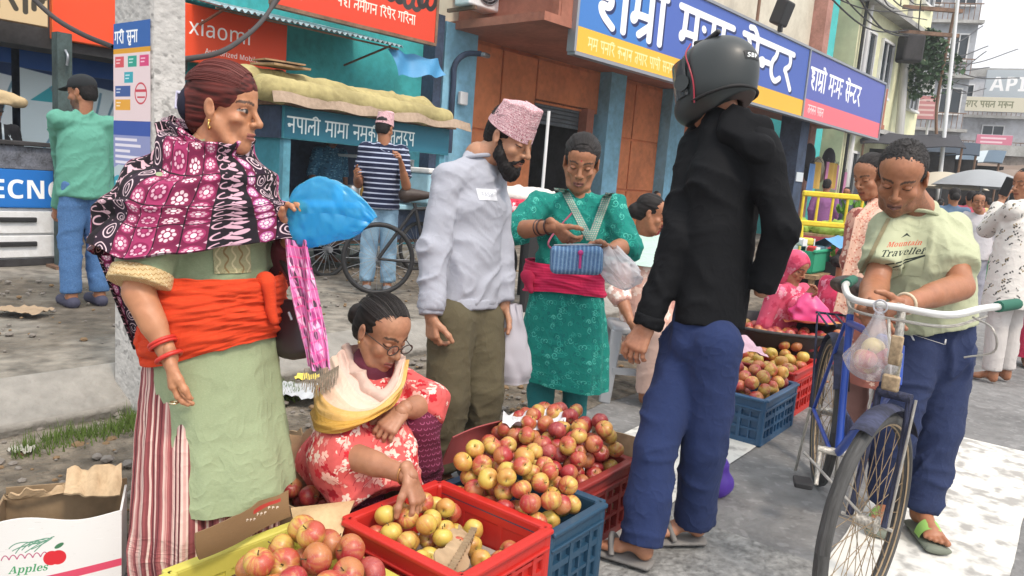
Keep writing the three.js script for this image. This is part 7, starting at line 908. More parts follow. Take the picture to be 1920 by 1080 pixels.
// ---------------------------------------------------------------- people further off
function bystander(label, base, o) {
  const h = o.h ?? 1.65, k = h / 1.7, f = o.fwd.clone().setY(0).normalize(), rt = V(-f.z, 0, f.x), seat = o.sit ?? 0, q = o.q ?? 1.7, L = (r, u, w) => base.clone().addScaledVector(rt, r * k).addScaledVector(f, w * k).add(V(0, u * k - (r || 1) * 0, 0)), dy = seat ? seat - 0.95 * k : 0, U = (r, u, w) => L(r, u, w).add(V(0, dy, 0)), ln = o.lean ?? 0;
  const J = { pel: U(0, 0.97, 0), chest: U(0, 1.25, 0.02 + ln * 0.5), neck: U(0, 1.44, 0.02 + ln), shL: U(-0.175, 1.385, 0.01 + ln), shR: U(0.175, 1.385, 0.01 + ln), elL: U(-0.23, 1.12, -0.02 + ln), elR: U(0.23, 1.12, -0.02 + ln), wrL: U(-0.22, 0.88, 0.06), wrR: U(0.22, 0.88, 0.06), hipL: U(-0.072, 0.9, 0), hipR: U(0.072, 0.9, 0) };
  if (seat) Object.assign(J, { knL: U(-0.16, 0.97, 0.36), knR: U(0.16, 0.97, 0.36), anL: L(-0.14, 0.09, 0.3), anR: L(0.14, 0.09, 0.3) }); else Object.assign(J, { knL: L(-0.095, 0.5, 0.02), knR: L(0.095, 0.5, 0.02), anL: L(-0.1, 0.09, 0), anR: L(0.1, 0.09, 0) });
  for (const [n, v] of Object.entries(o.j ?? {})) J[n] = Array.isArray(v) ? at(...v) : v;
  const p = new Person(o.name ?? 'man', label, { ...J, base, fwd: f, skin: o.skin ?? SKIN.brown, q, s: k, hd: { c: o.hc ? at(...o.hc) : J.neck.clone().add(V(0, 0.155 * k, 0)).addScaledVector(f, 0.02), yaw: yawOf(o.look ?? f), pitch: o.pitch ?? 8, s: k } });
  p.head({ cell: 0.0055, stubble: o.stubble, lip: o.lip }); for (const S of ['L', 'R']) { const d = J['wr' + S].clone().sub(J['el' + S]); p.hand(S, d, f.clone().multiplyScalar(0.3).addScaledVector(rt, S === 'L' ? 0.7 : -0.7), f, { cell: 0.006, curl: [0.6, 0.7, 0.8, 0.8] }); p.foot(S, f, { cell: 0.009 }); }
  p.body({ cell: 0.012 }); if (!o.bald) p.hair({ cell: 0.007, short: !o.long, colour: o.hairC ?? [0.016, 0.013, 0.013], extra: o.long ? (F) => F.ell(V(0, -0.02, -0.115), [0.05, 0.05, 0.035], { k: 0.02 }) : undefined });
  p.top(o.topName ?? 'shirt', o.top, { hem: U(0, o.hem ?? 0.82, 0), loose: o.loose ?? 0.018, sleeve: o.sleeve ?? 0.95, cell: 0.01, f: 0.8, rh: o.rh ?? 0.162, seed: h * 31 + base.x });
  if (o.skirt) p.add('skirt', p.skirt([[U(0, 0.95, 0), 0.16], [U(0, 0.7, seat ? 0.1 : 0), 0.2 + (seat ? 0.06 : 0)], [L(0, o.skirtTo ?? 0.2, seat ? 0.12 : 0), 0.22 + (seat ? 0.1 : 0)]], { nu: 60, nv: 20, depth: 0.03 }), o.skirt);
  if (o.legs) p.trousers(o.legs, { cell: 0.011, loose: 0.016, rk: 0.07, ra: 0.06, cuff: 0.03 });
  if (o.shoes) for (const S of ['L', 'R']) { const a = J['an' + S]; p.add('shoe', new Field().cap(V(a.x, base.y + 0.03, a.z).addScaledVector(f, -0.04), V(a.x, base.y + 0.025, a.z).addScaledVector(f, 0.17), 0.045, 0.04).geo(0.012), o.shoes); }
  return p;
}
const FC_IN = FC.N.clone(), jeans = clothMap(tex(64, 64, (g) => { g.fillStyle = '#4f77a8'; g.fillRect(0, 0, 64, 64); const r = rng(5); for (let i = 0; i < 260; i++) { g.fillStyle = r() < 0.5 ? 'rgba(40,66,104,.45)' : 'rgba(140,170,205,.35)'; g.fillRect(r() * 64, r() * 64, 1, 3); } }, [0.1, 0.1])), paleJeans = clothMap(tex(64, 64, (g) => { g.fillStyle = '#8fb2cc'; g.fillRect(0, 0, 64, 64); const r = rng(6); for (let i = 0; i < 260; i++) { g.fillStyle = r() < 0.5 ? 'rgba(90,126,160,.4)' : 'rgba(200,220,235,.4)'; g.fillRect(r() * 64, r() * 64, 1, 3); } }, [0.1, 0.1]));
{
  const p = bystander('man in mint green sweatshirt, jeans and dark cap standing at the phone stall', gp(160, 572, 0.15), { h: 1.6, fwd: V(-0.75, 0, -0.6), look: V(-0.95, 0, -0.1), top: cloth(0.12, 0.36, 0.27), legs: jeans, stubble: 1.2, q: 1.4, j: { wrL: [104, 392, 6.0], elL: [118, 330, 5.9], elR: [196, 345, 5.5], wrR: [205, 405, 5.5] }, shoes: plain(0.06, 0.06, 0.1) });
  p.onHead('cap', [new Field().ell(V(0, 0.055, -0.012), [0.086, 0.078, 0.104]).cap(V(0, 0.04, 0.09), V(0, 0.03, 0.15), 0.06, 0.055, { w: V(1, 0, 0), f: 0.16 }).ell(V(0, -0.01, 0), [0.15, 0.045, 0.16], { sub: true, k: 0.008 }).geo(0.006)], cloth(0.02, 0.023, 0.026));
}
bystander('phone seller in dark jacket and cap half hidden behind the counter', bp(2.75, 0.15, 8.45, FC), { h: 1.5, fwd: V(0.6, 0, 0.75), look: V(0.7, 0, 0.6), pitch: 20, top: clothMap(tex(64, 64, (g) => { g.fillStyle = '#14161d'; g.fillRect(0, 0, 64, 64); g.fillStyle = '#b8c4cc'; g.fillRect(20, 0, 5, 64); }, [0.24, 0.3])), legs: cloth(0.02, 0.02, 0.025), skin: SKIN.dark, q: 2 }).onHead('cap', [new Field().ell(V(0, 0.055, -0.012), [0.088, 0.078, 0.106]).cap(V(0, 0.04, 0.09), V(0, 0.03, 0.15), 0.06, 0.055, { w: V(1, 0, 0), f: 0.16 }).ell(V(0, -0.01, 0), [0.15, 0.045, 0.16], { sub: true, k: 0.008 }).geo(0.008)], cloth(0.012, 0.012, 0.014));
{
  const p = bystander('man in navy striped T-shirt, pale jeans and pink cap at the food cart', gp(706, 547, 0.15), { h: 1.6, fwd: V(-0.25, 0, -1), look: V(0.25, 0, -1), top: clothMap(tex(16, 64, (g) => { g.fillStyle = '#151d3a'; g.fillRect(0, 0, 16, 64); g.fillStyle = '#aab4cc'; g.fillRect(0, 6, 16, 9); g.fillRect(0, 38, 16, 9); }, [0.2, 0.09])), sleeve: -0.25, legs: paleJeans, q: 1.6, rh: 0.16, j: { elR: [762, 350, 6.7], wrR: [752, 305, 6.5], elL: [672, 345, 6.8], wrL: [668, 330, 6.5] }, shoes: plain(0.2, 0.22, 0.25) }); topi(p, clothMap(capTex), { h: 0.125 });
}
bystander('stall keeper in light blue patterned shirt inside the dark food cart', bp(5.6, 0.15, 6.98, FC), { h: 1.56, fwd: V(0.7, 0, 0.7), top: clothMap(tex(64, 64, (g) => { g.fillStyle = '#3f6f8c'; g.fillRect(0, 0, 64, 64); const r = rng(8); for (let i = 0; i < 60; i++) { g.fillStyle = i % 2 ? '#6fa3bb' : '#274d66'; g.fillRect(r() * 64, r() * 64, 6, 4); } }, [0.2, 0.2])), sleeve: 0.1, legs: cloth(0.03, 0.03, 0.04), skin: SKIN.dark, q: 2 });
{ // seated woman behind the helmeted man
  const b = gp(1180, 742), p = bystander('woman in pale pink with mint scarf sitting on the grey stool', V(b.x + 0.12, 0, b.z - 0.1), { name: 'woman', h: 1.6, sit: 0.46, fwd: V(0.25, 0, 0.97), look: V(0.95, 0, 0.1), pitch: 15, hc: [1220, 400, 4.6], hairC: [0.014, 0.011, 0.011], j: { neck: [1206, 448, 4.66], chest: [1202, 505, 4.66], shL: [1248, 470, 4.72], shR: [1168, 474, 4.58], elR: [1162, 552, 4.48], wrR: [1184, 606, 4.38], elL: [1256, 550, 4.7] }, top: clothMap(blossomTex('#d8b3a6', ['#e8d3c8', '#c99a90', '#efe2da'], 6)), sleeve: 0.3, hem: 0.8, legs: cloth(0.6, 0.42, 0.36), long: true, q: 1.3, loose: 0.03, lean: 0.05 });
  p.add('scarf', thick(40, 20, (u, v) => { const a = u * 6.2832, r = 0.09 + 0.12 * v; return p.neck.clone().add(V(0, 0.03 - v * 0.17 + 0.01 * Math.sin(u * 20), 0)).addScaledVector(p.right, Math.cos(a) * r * 1.25).addScaledVector(p.fwd, Math.sin(a) * r); }, 0.004, 0.8, 0.3), cloth(0.45, 0.6, 0.55));
  const s = thing('plastic_stool', 'grey plastic stool beside the green dressed woman under pink clothed woman', 'stool', V(b.x, 0, b.z)), G = plain(0.33, 0.35, 0.38, { roughness: 0.45 }); part(s, 'seat', rbox(0.34, 0.05, 0.34, 0.02, 0, 0.44, 0), G); for (const [x, z] of [[1, 1], [1, -1], [-1, 1], [-1, -1]]) part(s, 'leg', [xf(rbox(0.07, 0.45, 0.04, 0.012), { p: V(x * 0.16, 0.22, z * 0.17), rz: x * 0.09, rx: -z * 0.09 })], G); part(s, 'brace', [box(0.3, 0.04, 0.02, 0, 0.2, 0.185), box(0.3, 0.04, 0.02, 0, 0.2, -0.185), box(0.02, 0.04, 0.32, 0.175, 0.2, 0), box(0.02, 0.04, 0.32, -0.175, 0.2, 0)], G);
}
const pinkT = clothMap(blossomTex('#c6365a', ['#d95f80', '#b52648', '#e08aa0'], 7)), roseT = clothMap(blossomTex('#c9506e', ['#d97f98', '#b83858', '#d9a0ae'], 17));
{
  const p = bystander('crouching seller in rose pink with covered head behind the helmeted man', V(at(1448, 600, 5.6).x, 0, at(1448, 600, 5.6).z), { name: 'woman', h: 1.5, sit: 0.25, fwd: V(0.55, 0, 0.83), top: roseT, sleeve: 0.4, hem: 0.7, legs: cloth(0.5, 0.1, 0.2), long: true, pitch: 25, lean: 0.12, q: 1.3, j: { elL: [1492, 575, 5.35], wrL: [1512, 556, 5.3] } });
  p.onHead('headscarf', [new Field().ell(V(0, 0.03, -0.02), [0.1, 0.105, 0.12]).ell(V(0, -0.1, -0.05), [0.09, 0.12, 0.1], { k: 0.04 }).ell(V(0, -0.03, 0.1), [0.075, 0.11, 0.08], { sub: true }).geo(0.008, { disp: foldFn(0.006, 12, 10, 3), uv: true })], roseT);
  const bg = thing('plastic_bag', 'bright pink plastic bag held between the two pink clothed sellers', 'bag', at(1512, 598, 5.3)); part(bg, 'bag_body', sheet(36, 24, (u, v) => { const a = u * 6.28, r = lerp(0.02, 0.12, Math.sin(Math.min(1, v * 1.1) * 1.5)) * (1 + 0.2 * n3(Math.cos(a) * 2, v * 4, Math.sin(a) * 2)); return V(Math.cos(a) * r * 1.2 + 0.03 * v, 0.19 - v * 0.19, Math.sin(a) * r); }, 1, 1), phys({ color: rgb(0.9, 0.08, 0.3), transmission: 0.3, thickness: 0, roughness: 0.4 }));
}
bystander('seated seller in red pink dress with dark hair bun facing away', V(at(1555, 600, 5.9).x, 0, at(1555, 600, 5.9).z), { name: 'woman', h: 1.5, sit: 0.28, fwd: V(0.75, 0, -0.2), top: pinkT, sleeve: 0.5, hem: 0.7, legs: cloth(0.4, 0.05, 0.12), long: true, pitch: 12, q: 1.3, lean: 0.05 });
{ // woman behind the bicycle, with a long pale scarf
  const b = V(at(1640, 700, 3.95).x, 0, at(1640, 700, 3.95).z), p = bystander('woman with long pale pink scarf standing behind the T-shirted man', b, { name: 'woman', h: 1.52, fwd: V(-0.8, 0, 0.55), look: V(-0.9, 0, 0.4), pitch: 22, hc: [1632, 330, 3.85], top: clothMap(blossomTex('#a8685c', ['#c99a88', '#8c4a44', '#d8b8a8'], 27)), sleeve: 0.5, legs: cloth(0.3, 0.16, 0.14), skirt: clothMap(blossomTex('#a8685c', ['#c99a88', '#8c4a44', '#d8b8a8'], 27)), skirtTo: 0.42, long: true, q: 1.15, j: { neck: [1650, 382, 3.95], shR: [1612, 412, 3.8], shL: [1690, 405, 4.1], elR: [1596, 490, 3.75], wrR: [1606, 565, 3.65], chest: [1655, 450, 3.95] } });
  p.add('scarf', thick(14, 50, (u, v) => { const c = v < 0.25 ? at(1662, 372, 3.9).lerp(at(1628, 410, 3.68), v * 4) : at(1628, 410, 3.68).lerp(at(1592, 588, 3.6), (v - 0.25) / 0.75); return c.add(V((u - 0.5) * 0.14, 0.006 * Math.sin(u * 14), 0.014 * Math.sin(u * 10 + v * 4))); }, 0.004, 0.2, 0.7), clothMap(tex(64, 64, (g) => { g.fillStyle = '#c9a593'; g.fillRect(0, 0, 64, 64); const r = rng(3); for (let i = 0; i < 50; i++) { g.fillStyle = ['#b5766c', '#dcc4b2', '#a8604c'][i % 3]; g.fillRect(r() * 64, r() * 64, 4, 4); } }, [0.12, 0.12])));
}
{ // woman in white print with a phone
  const wt = clothMap(tex(256, 256, (g) => { g.fillStyle = '#dcd8d2'; g.fillRect(0, 0, 256, 256); const r = rng(13); for (let i = 0; i < 60; i++) { const x = r() * 256, y = r() * 256; g.fillStyle = i % 3 ? '#4a4a48' : '#8a7a5a'; g.beginPath(); g.ellipse(x, y, 5, 3, r() * 3, 0, 7); g.fill(); g.beginPath(); g.ellipse(x + 7, y + 6, 3, 5, r() * 3, 0, 7); g.fill(); } }, [0.42, 0.42]));
  const b = gp(1868, 716), p = bystander('woman in white printed tunic and pale trousers holding a phone to her ear', b, { name: 'woman', h: 1.66, fwd: V(-0.5, 0, -0.85), look: V(-0.95, 0, 0.2), top: wt, topName: 'tunic', hem: 0.62, rh: 0.2, loose: 0.035, sleeve: 0.8, legs: cloth(0.55, 0.52, 0.5), long: true, q: 1.3, j: { elL: [1850, 430, 6.0], wrL: [1880, 372, 6.05] } });
  const ph = thing('mobile_phone', 'black mobile phone held to the ear of white tunic woman', 'phone', at(1888, 350, 6.0), 0.5); part(ph, 'casing', rbox(0.02, 0.15, 0.075, 0.008, 0, 0, 0, 0, 0.3), M.black); part(ph, 'screen', rbox(0.004, 0.13, 0.065, 0.002, 0.0115, 0, 0, 0, 0.3), GLASS);
}
bystander('smiling woman in white among the far crowd left of phone woman', V(at(1836, 420, 9.2).x, 0, at(1836, 420, 9.2).z), { name: 'woman', h: 1.55, fwd: V(-0.3, 0, 1), top: cloth(0.55, 0.53, 0.55), legs: cloth(0.3, 0.3, 0.35), long: true, q: 1.8, hc: [1834, 378, 9.1], j: { neck: [1838, 402, 9.15] } });
bystander('dark haired person in blue seen behind the T-shirted man’s shoulder', V(at(1782, 420, 10.5).x, 0, at(1782, 420, 10.5).z), { name: 'person', h: 1.62, fwd: V(0.3, 0, -1), top: cloth(0.1, 0.16, 0.25), legs: cloth(0.05, 0.05, 0.07), long: true, q: 2 });
bystander('woman in red skirt at the right edge of the street', V(at(1945, 690, 6.6).x, 0, at(1945, 690, 6.6).z), { name: 'woman', h: 1.55, fwd: V(-0.4, 0, 0.9), top: cloth(0.2, 0.08, 0.2), legs: cloth(0.4, 0.02, 0.06), skirt: cloth(0.5, 0.03, 0.08), skirtTo: 0.1, long: true, q: 2 });
bystander('person in pink top standing by the orange wall behind helmeted man', bp(15.8, 0.15, 7.9), { name: 'person', h: 1.5, fwd: V(0.8, 0, 0.2), top: cloth(0.75, 0.12, 0.25), legs: cloth(0.05, 0.05, 0.08), long: true, q: 2.2, topName: 'pink_top' });
bystander('person in red sitting at the foot of the orange wall', bp(13.4, 0.15, 8.3), { name: 'person', h: 1.5, sit: 0.42, fwd: V(0.5, 0, 0.85), top: cloth(0.5, 0.03, 0.02), legs: cloth(0.3, 0.04, 0.04), long: true, q: 2.2, skin: SKIN.brown });
for (const [i, [x, y, d, c, what]] of [[1700, 396, 17, [0.3, 0.05, 0.08], 'red'], [1760, 402, 19, [0.6, 0.58, 0.55], 'white'], [1868, 410, 15, [0.5, 0.2, 0.25], 'dusty pink'], [1805, 405, 22, [0.08, 0.1, 0.16], 'dark blue']].entries())
  bystander('distant shopper in ' + what + ' walking in the market street', V(at(x, y, d).x, 0, at(x, y, d).z), { name: 'person', h: 1.6, fwd: V(i % 2 ? 0.5 : -0.6, 0, i % 2 ? -0.9 : 0.8), top: cloth(...c), legs: cloth(0.06, 0.06, 0.08), long: i < 2, q: 2.6 });

for (const [i, [x, y, d, c, what, where]] of [[1725, 400, 13, [0.1, 0.2, 0.3], 'teal blue', 'beside the dark awning'], [1815, 406, 12.5, [0.45, 0.08, 0.12], 'crimson', 'between the two white clothed women'], [1850, 404, 19, [0.55, 0.45, 0.2], 'mustard', 'under the grey striped awning'], [1905, 412, 16, [0.12, 0.1, 0.14], 'black', 'at the right edge of the picture'], [1745, 398, 22, [0.5, 0.5, 0.55], 'pale grey', 'near the slim white pole'], [1545, 385, 14, [0.25, 0.1, 0.25], 'purple', 'behind the yellow barrier'], [1585, 388, 15, [0.08, 0.09, 0.12], 'charcoal', 'in front of the dark shops']].entries())
  bystander('distant shopper in ' + what + ' ' + where, V(at(x, y, d).x, 0.05, at(x, y, d).z), { name: 'person', h: 1.56 + (i % 3) * 0.05, fwd: V(i % 2 ? 0.5 : -0.6, 0, i % 3 ? -0.9 : 0.8), top: cloth(...c), legs: cloth(0.06 + (i % 3) * 0.1, 0.06, 0.08), long: i % 2 === 0, q: 2.6 });
// ---------------------------------------------------------------- crates, boxes and apples
const cpos = (s, n, y = 0) => bp(s, y, n, FC);
function crate(name, label, s, n, w, d, h, m, y = 0, turn = 0, solid = false) { // w along the street, d across it; local z towards the road
  const o = thing(name, label, 'crate', cpos(s, n, y), FC.turn + turn), t = 0.014, tp = 0.94;
  const side = (L, lx, lz, ry) => { // a moulded lattice side
    const g = [], H = h, band = 0.055; g.push(rbox(L, band, 0.02, 0.006, 0, H - band / 2 - 0.004, 0), box(L, 0.035, t, 0, 0.0175, 0)); const nv = Math.max(5, Math.round(L / 0.055)); for (let i = 0; i <= nv; i++) { const q = i % Math.round(nv / 3) === 0; g.push(box(q ? 0.018 : 0.009, H - 0.09, q ? 0.02 : t, -L / 2 + 0.01 + i * (L - 0.02) / nv, (H - 0.055 + 0.035) / 2, 0)); } for (const yy of [0.33, 0.55, 0.72]) g.push(box(L, yy === 0.55 ? 0.022 : 0.012, t * 1.15, 0, H * yy, 0)); g.push(rbox(L + 0.01, 0.016, 0.034, 0.006, 0, H - 0.008, 0.008)); g.push(rbox(L, 0.01, 0.026, 0.004, 0, H - 0.06, 0.006));
    if (solid) g.push(box(L - 0.02, H - 0.06, 0.004, 0, H / 2 - 0.005, -0.006)); return g.map((q) => xf(q, { ry, p: V(lx, 0, lz) }));
  };
  part(o, 'side', side(w, 0, d / 2, 0), m); part(o, 'side', side(w, 0, -d / 2, Math.PI), m); part(o, 'side', side(d, w / 2, 0, Math.PI / 2), m); part(o, 'side', side(d, -w / 2, 0, -Math.PI / 2), m);
  part(o, 'corner', [[1, 1], [1, -1], [-1, 1], [-1, -1]].map(([x, z]) => rbox(0.035, h, 0.035, 0.012, x * (w / 2 - 0.004), h / 2, z * (d / 2 - 0.004))), m); const sl = []; for (let i = 0; i < 9; i++) sl.push(box(w - 0.02, 0.008, d / 14, 0, 0.02, -d / 2 + (i + 0.5) * d / 9)); part(o, 'base', sl, m);
  return o;
}
const plast = (r, g, b) => phys({ color: rgb(r, g, b), roughness: 0.42, bumpMap: GRAIN, bumpScale: 0.0008 });
const RED = plast(0.5, 0.022, 0.016), MAROON = plast(0.26, 0.03, 0.026), BLUE = plast(0.018, 0.06, 0.11), YEL = plast(0.55, 0.5, 0.1), FBLUE = plast(0.025, 0.085, 0.18);
const CARD = worn(0.42, 0.3, 0.18, 0.14, 0.7), CARDIN = worn(0.24, 0.17, 0.1, 0.16, 0.7);
crate('fruit_crate', 'bright red plastic crate, half empty, that the crouching seller reaches into', 1.55, 1.33, 0.38, 0.43, 0.3, RED, 0, 0, true);
crate('fruit_crate', 'dark blue plastic crate heaped with apples behind the bright red crate', 1.905, 1.33, 0.3, 0.43, 0.28, BLUE, 0, 0, true);
crate('fruit_crate', 'maroon plastic crate heaped with apples beside helmeted man’s legs', 2.27, 1.47, 0.4, 0.46, 0.28, MAROON);
crate('fruit_crate', 'yellow plastic crate with cardboard flaps in the nearest foreground', 1.1, 1.45, 0.38, 0.5, 0.25, YEL);
crate('fruit_crate', 'blue plastic crate of apples farther off, left of the bicycle', 4.1, 1.42, 0.52, 0.46, 0.26, FBLUE, 0, 0, true);
crate('fruit_crate', 'red plastic crate behind the far blue crate beside bicycle wheel', 4.72, 1.47, 0.5, 0.46, 0.29, RED);
crate('fruit_crate', 'maroon plastic crate hidden beneath the far apple basket', 5.32, 1.6, 0.5, 0.46, 0.26, MAROON);
{ // shallow black basket
  const o = thing('fruit_basket', 'wide shallow black basket of red apples before pink sellers', 'basket', cpos(5.28, 1.58, 0.27)); part(o, 'bowl', lathe([[0.001, 0.0], [0.34, 0.0], [0.42, 0.08], [0.45, 0.15], [0.465, 0.155], [0.46, 0.17], [0.435, 0.165], [0.4, 0.09], [0.33, 0.015], [0.001, 0.015]], 44).scale(1.1, 1, 0.95), plain(0.03, 0.03, 0.032, { roughness: 0.6 })); part(o, 'rim', new THREE.TorusGeometry(0.455, 0.014, 8, 50).rotateX(1.5708).scale(1.1, 1, 0.95).translate(0, 0.162, 0), M.black);
  part(o, 'sheet', sheet(20, 10, (u, v) => V(0.05 + u * 0.4, 0.16 + 0.03 * n3(u * 5, v * 5, 1), -0.1 - v * 0.3), 1, 1), cloth(0.5, 0.22, 0.08), 'orange brown sheet at the back');
}
// apples: a turned profile with dimples; skins from streaked textures
const appleSkin = (kind, seed) => colourTex(256, (u, v) => {
  const st = pn(u, v * 0.12, 40, 2, seed) + 0.6 * pn(u, v * 0.3, 20, 2, seed + 3), side = 0.5 + 0.42 * Math.sin(u * 6.283 + seed) + pn(u, v, 3, 2, seed + 7) * 0.5, k = clamp(side + st * 0.55, 0, 1), sp = pn(u, v, 60, 1, seed + 5) > 0.32 ? 1 : 0;
  const [A, B] = kind === 0 ? [[0.52, 0.2, 0.07], [0.42, 0.03, 0.035]] : kind === 1 ? [[0.62, 0.42, 0.09], [0.5, 0.085, 0.05]] : kind === 2 ? [[0.68, 0.52, 0.1], [0.6, 0.3, 0.07]] : [[0.46, 0.09, 0.07], [0.3, 0.02, 0.035]];
  const w = sstep(k, 0.05, 1.0), e = v > 0.9 ? (v - 0.9) * 6 : v < 0.06 ? 0.5 : 0; let c = [0, 1, 2].map((i) => lerp(A[i], B[i], w)); c = c.map((x, i) => lerp(x, [0.55, 0.45, 0.12][i], clamp(e, 0, 0.6))); if (sp) c = c.map((x) => x * 0.85 + 0.09); return c;
}, null, 128);
const aMats = []; for (let k = 0; k < 4; k++) for (let i = 0; i < 2; i++) { const t = appleSkin(k, 11 + k * 7 + i * 3); t.repeat.set(1, 1); (aMats[k] ??= []).push(phys({ map: t, color: rgb(0.86, 0.84, 0.84), roughness: 0.38, clearcoat: 0.15, clearcoatRoughness: 0.35 })); }
const aGeo = [0, 1, 2].map((i) => { const pts = []; for (let k = 0; k <= 18; k++) { const a = -Math.PI / 2 + k / 18 * Math.PI, ca = Math.cos(a), sa = Math.sin(a); pts.push([Math.max(0.0001, ca * (1 + 0.06 * sa)), (0.86 + 0.03 * i) * sa - 0.2 * Math.sign(sa) * Math.exp(-ca * ca * 16) * (sa > 0 ? 1.15 : 0.7)]); } const g = lathe(pts, 26), p = g.attributes.position; for (let k = 0; k < p.count; k++) { const x = p.getX(k), y = p.getY(k), z = p.getZ(k), a = Math.atan2(z, x), s = 1 + 0.025 * Math.cos(5 * a + i) * (y < 0 ? 1 : 0.5) + 0.03 * Math.cos(a * 2 + i * 2); p.setXYZ(k, x * s, y, z * s); } g.computeVertexNormals(); return g; });
const stemGeo = tube([V(0, 0.62, 0), V(0.02, 0.85, 0.01), V(0.1, 1.02, 0.04)], 0.045, 6, 5), calyx = new THREE.ConeGeometry(0.12, 0.1, 6).translate(0, -0.72, 0), STEM = plain(0.1, 0.06, 0.03);
const KIND = ['red', 'red and yellow', 'yellow', 'dark red'];
const aR = rng(2024);
function apple(p, r, k, where, group, detail = true, spot = '') {
  const o = thing('apple', KIND[k] + ' apple ' + spot + where, 'apple', p, 0, KIND[k] + ' apples ' + spot + group); o.rotation.set((aR() - 0.5) * 2.4, aR() * 6.28, (aR() - 0.5) * 2.4); if (aR() < 0.5) o.rotation.x += 1.2; o.scale.setScalar(r / 0.98);
  const m = aMats[k][Math.floor(aR() * 2)]; part(o, 'flesh', aGeo[Math.floor(aR() * 3)], m); if (detail) { part(o, 'stem', stemGeo, STEM); part(o, 'calyx', calyx, STEM); } return o;
}
// drop apples one after another into the lowest hollow under the heap's outline
function heap(list, s0, s1, n0, n1, floor, top, rr, kinds, where, group, detail, max = 90, lim = 4) {
  const put = []; let tries = 0;
  while (tries++ < 400 && put.length < max) {
    const r = rr[0] + aR() * (rr[1] - rr[0]); let best = null;
    for (let i = 0; i < 50; i++) { const s = lerp(s0 + r, s1 - r, aR()), n = lerp(n0 + r, n1 - r, aR()); let y = floor(s, n) + r; for (const q of put) { const d2 = (q.s - s) ** 2 + (q.n - n) ** 2, R0 = (q.r + r) * 0.97; if (d2 < R0 * R0) y = Math.max(y, q.y + Math.sqrt(R0 * R0 - d2)); } if (y > top(s, n)) continue; if (!best || y < best.y) best = { s, n, y, r }; }
    if (!best) { if (tries > 40 + put.length * 2) break; continue; } put.push(best);
  }
  // those that cannot be seen under the others from the road are left out
  const W = put.map((q) => ({ ...q, p: cpos(q.s, q.n, q.y) })), eyes = [V(0, 1.3, 0), V(-0.8, 1.4, 0.2), V(0.8, 1.4, 0.2)], dv = V(), cv = V(), ux = V(), uy = V();
  const seen = (q) => eyes.some((e) => { dv.subVectors(q.p, e).normalize(); ux.crossVectors(dv, UP).normalize(); uy.crossVectors(ux, dv); let free = 0; for (let i = 0; i < 19; i++) { const a = i * 2.4, rr = q.r * 0.93 * Math.sqrt(i / 18), t = q.p.clone().addScaledVector(ux, Math.cos(a) * rr).addScaledVector(uy, Math.sin(a) * rr), L = t.distanceTo(e), d = t.clone().sub(e).divideScalar(L); if (!W.some((o) => { if (o === q || o.p.distanceTo(e) > q.p.distanceTo(e)) return false; cv.subVectors(o.p, e); const k = cv.dot(d); return cv.lengthSq() - k * k < o.r * o.r; })) free++; } return free >= (lim ?? 3); });
  const ys = put.map((e) => e.y).sort((a, b) => b - a);
  for (const q of W) { if (!seen(q)) continue; const k = kinds[Math.floor(aR() * kinds.length)], hi = q.y >= ys[Math.floor(ys.length * 0.14)], u = (q.s - s0) / (s1 - s0), w = (q.n - n0) / (n1 - n0), spot = put.length < 8 ? '' : hi ? 'on top, ' : w < 0.34 ? 'at the road side, ' : w > 0.7 ? 'at the kerb side, ' : u < 0.4 ? 'at the near end, ' : u > 0.7 ? 'at the far end, ' : 'in the middle, '; list.push(apple(q.p, q.r, k, where, group, detail, spot)); }
  return put;
}
const all = [];
const bump = (s, n, cs, cn, ws, wn) => Math.max(0, 1 - ((s - cs) / ws) ** 2 - ((n - cn) / wn) ** 2);
heap(all, 0.98, 1.28, 1.25, 1.58, () => 0.16, (s, n) => 0.245 + 0.12 * bump(s, n, 1.16, 1.44, 0.26, 0.26), [0.036, 0.042], [0, 1, 1, 3, 0, 1], 'heaped in the yellow crate in front', 'heaped in the yellow crate', true);
heap(all, 1.38, 1.72, 1.27, 1.53, () => 0.17, (s, n) => 0.225 + 0.1 * bump(s, n, 1.5, 1.45, 0.25, 0.16), [0.028, 0.032], [2, 2, 1, 1, 2], 'in the half empty bright red crate', 'in the bright red crate', true);
heap(all, 1.55, 1.73, 1.13, 1.26, () => 0.17, () => 0.215, [0.03, 0.033], [0, 2, 0, 1], 'lying loose in the front corner of the bright red crate', 'loose in the red crate corner', true, 4);
heap(all, 1.75, 2.02, 1.13, 1.54, () => 0.22, (s, n) => 0.3 + 0.115 * bump(s, n, 1.95, 1.42, 0.3, 0.34), [0.0295, 0.0345], [1, 1, 2, 0, 1, 2, 1], 'heaped on the dark blue crate', 'heaped on the dark blue crate', true, 150);
heap(all, 2.07, 2.46, 1.25, 1.69, () => 0.22, (s, n) => 0.3 + 0.13 * bump(s, n, 2.36, 1.44, 0.38, 0.36), [0.0295, 0.034], [0, 1, 3, 0, 1, 0], 'heaped on the maroon crate', 'heaped on the maroon crate', true, 150);
heap(all, 3.86, 4.34, 1.2, 1.64, () => 0.2, (s, n) => 0.3 + 0.13 * bump(s, n, 4.15, 1.42, 0.36, 0.34), [0.034, 0.039], [0, 1, 0, 1, 2, 3], 'heaped on the far blue crate', 'heaped on the far blue crate', false, 60, 5);
heap(all, 4.5, 4.94, 1.26, 1.66, () => 0.22, (s, n) => 0.33 + 0.06 * bump(s, n, 4.7, 1.45, 0.3, 0.3), [0.035, 0.04], [2, 2, 1], 'in the far red crate', 'in the far red crate', false, 30);
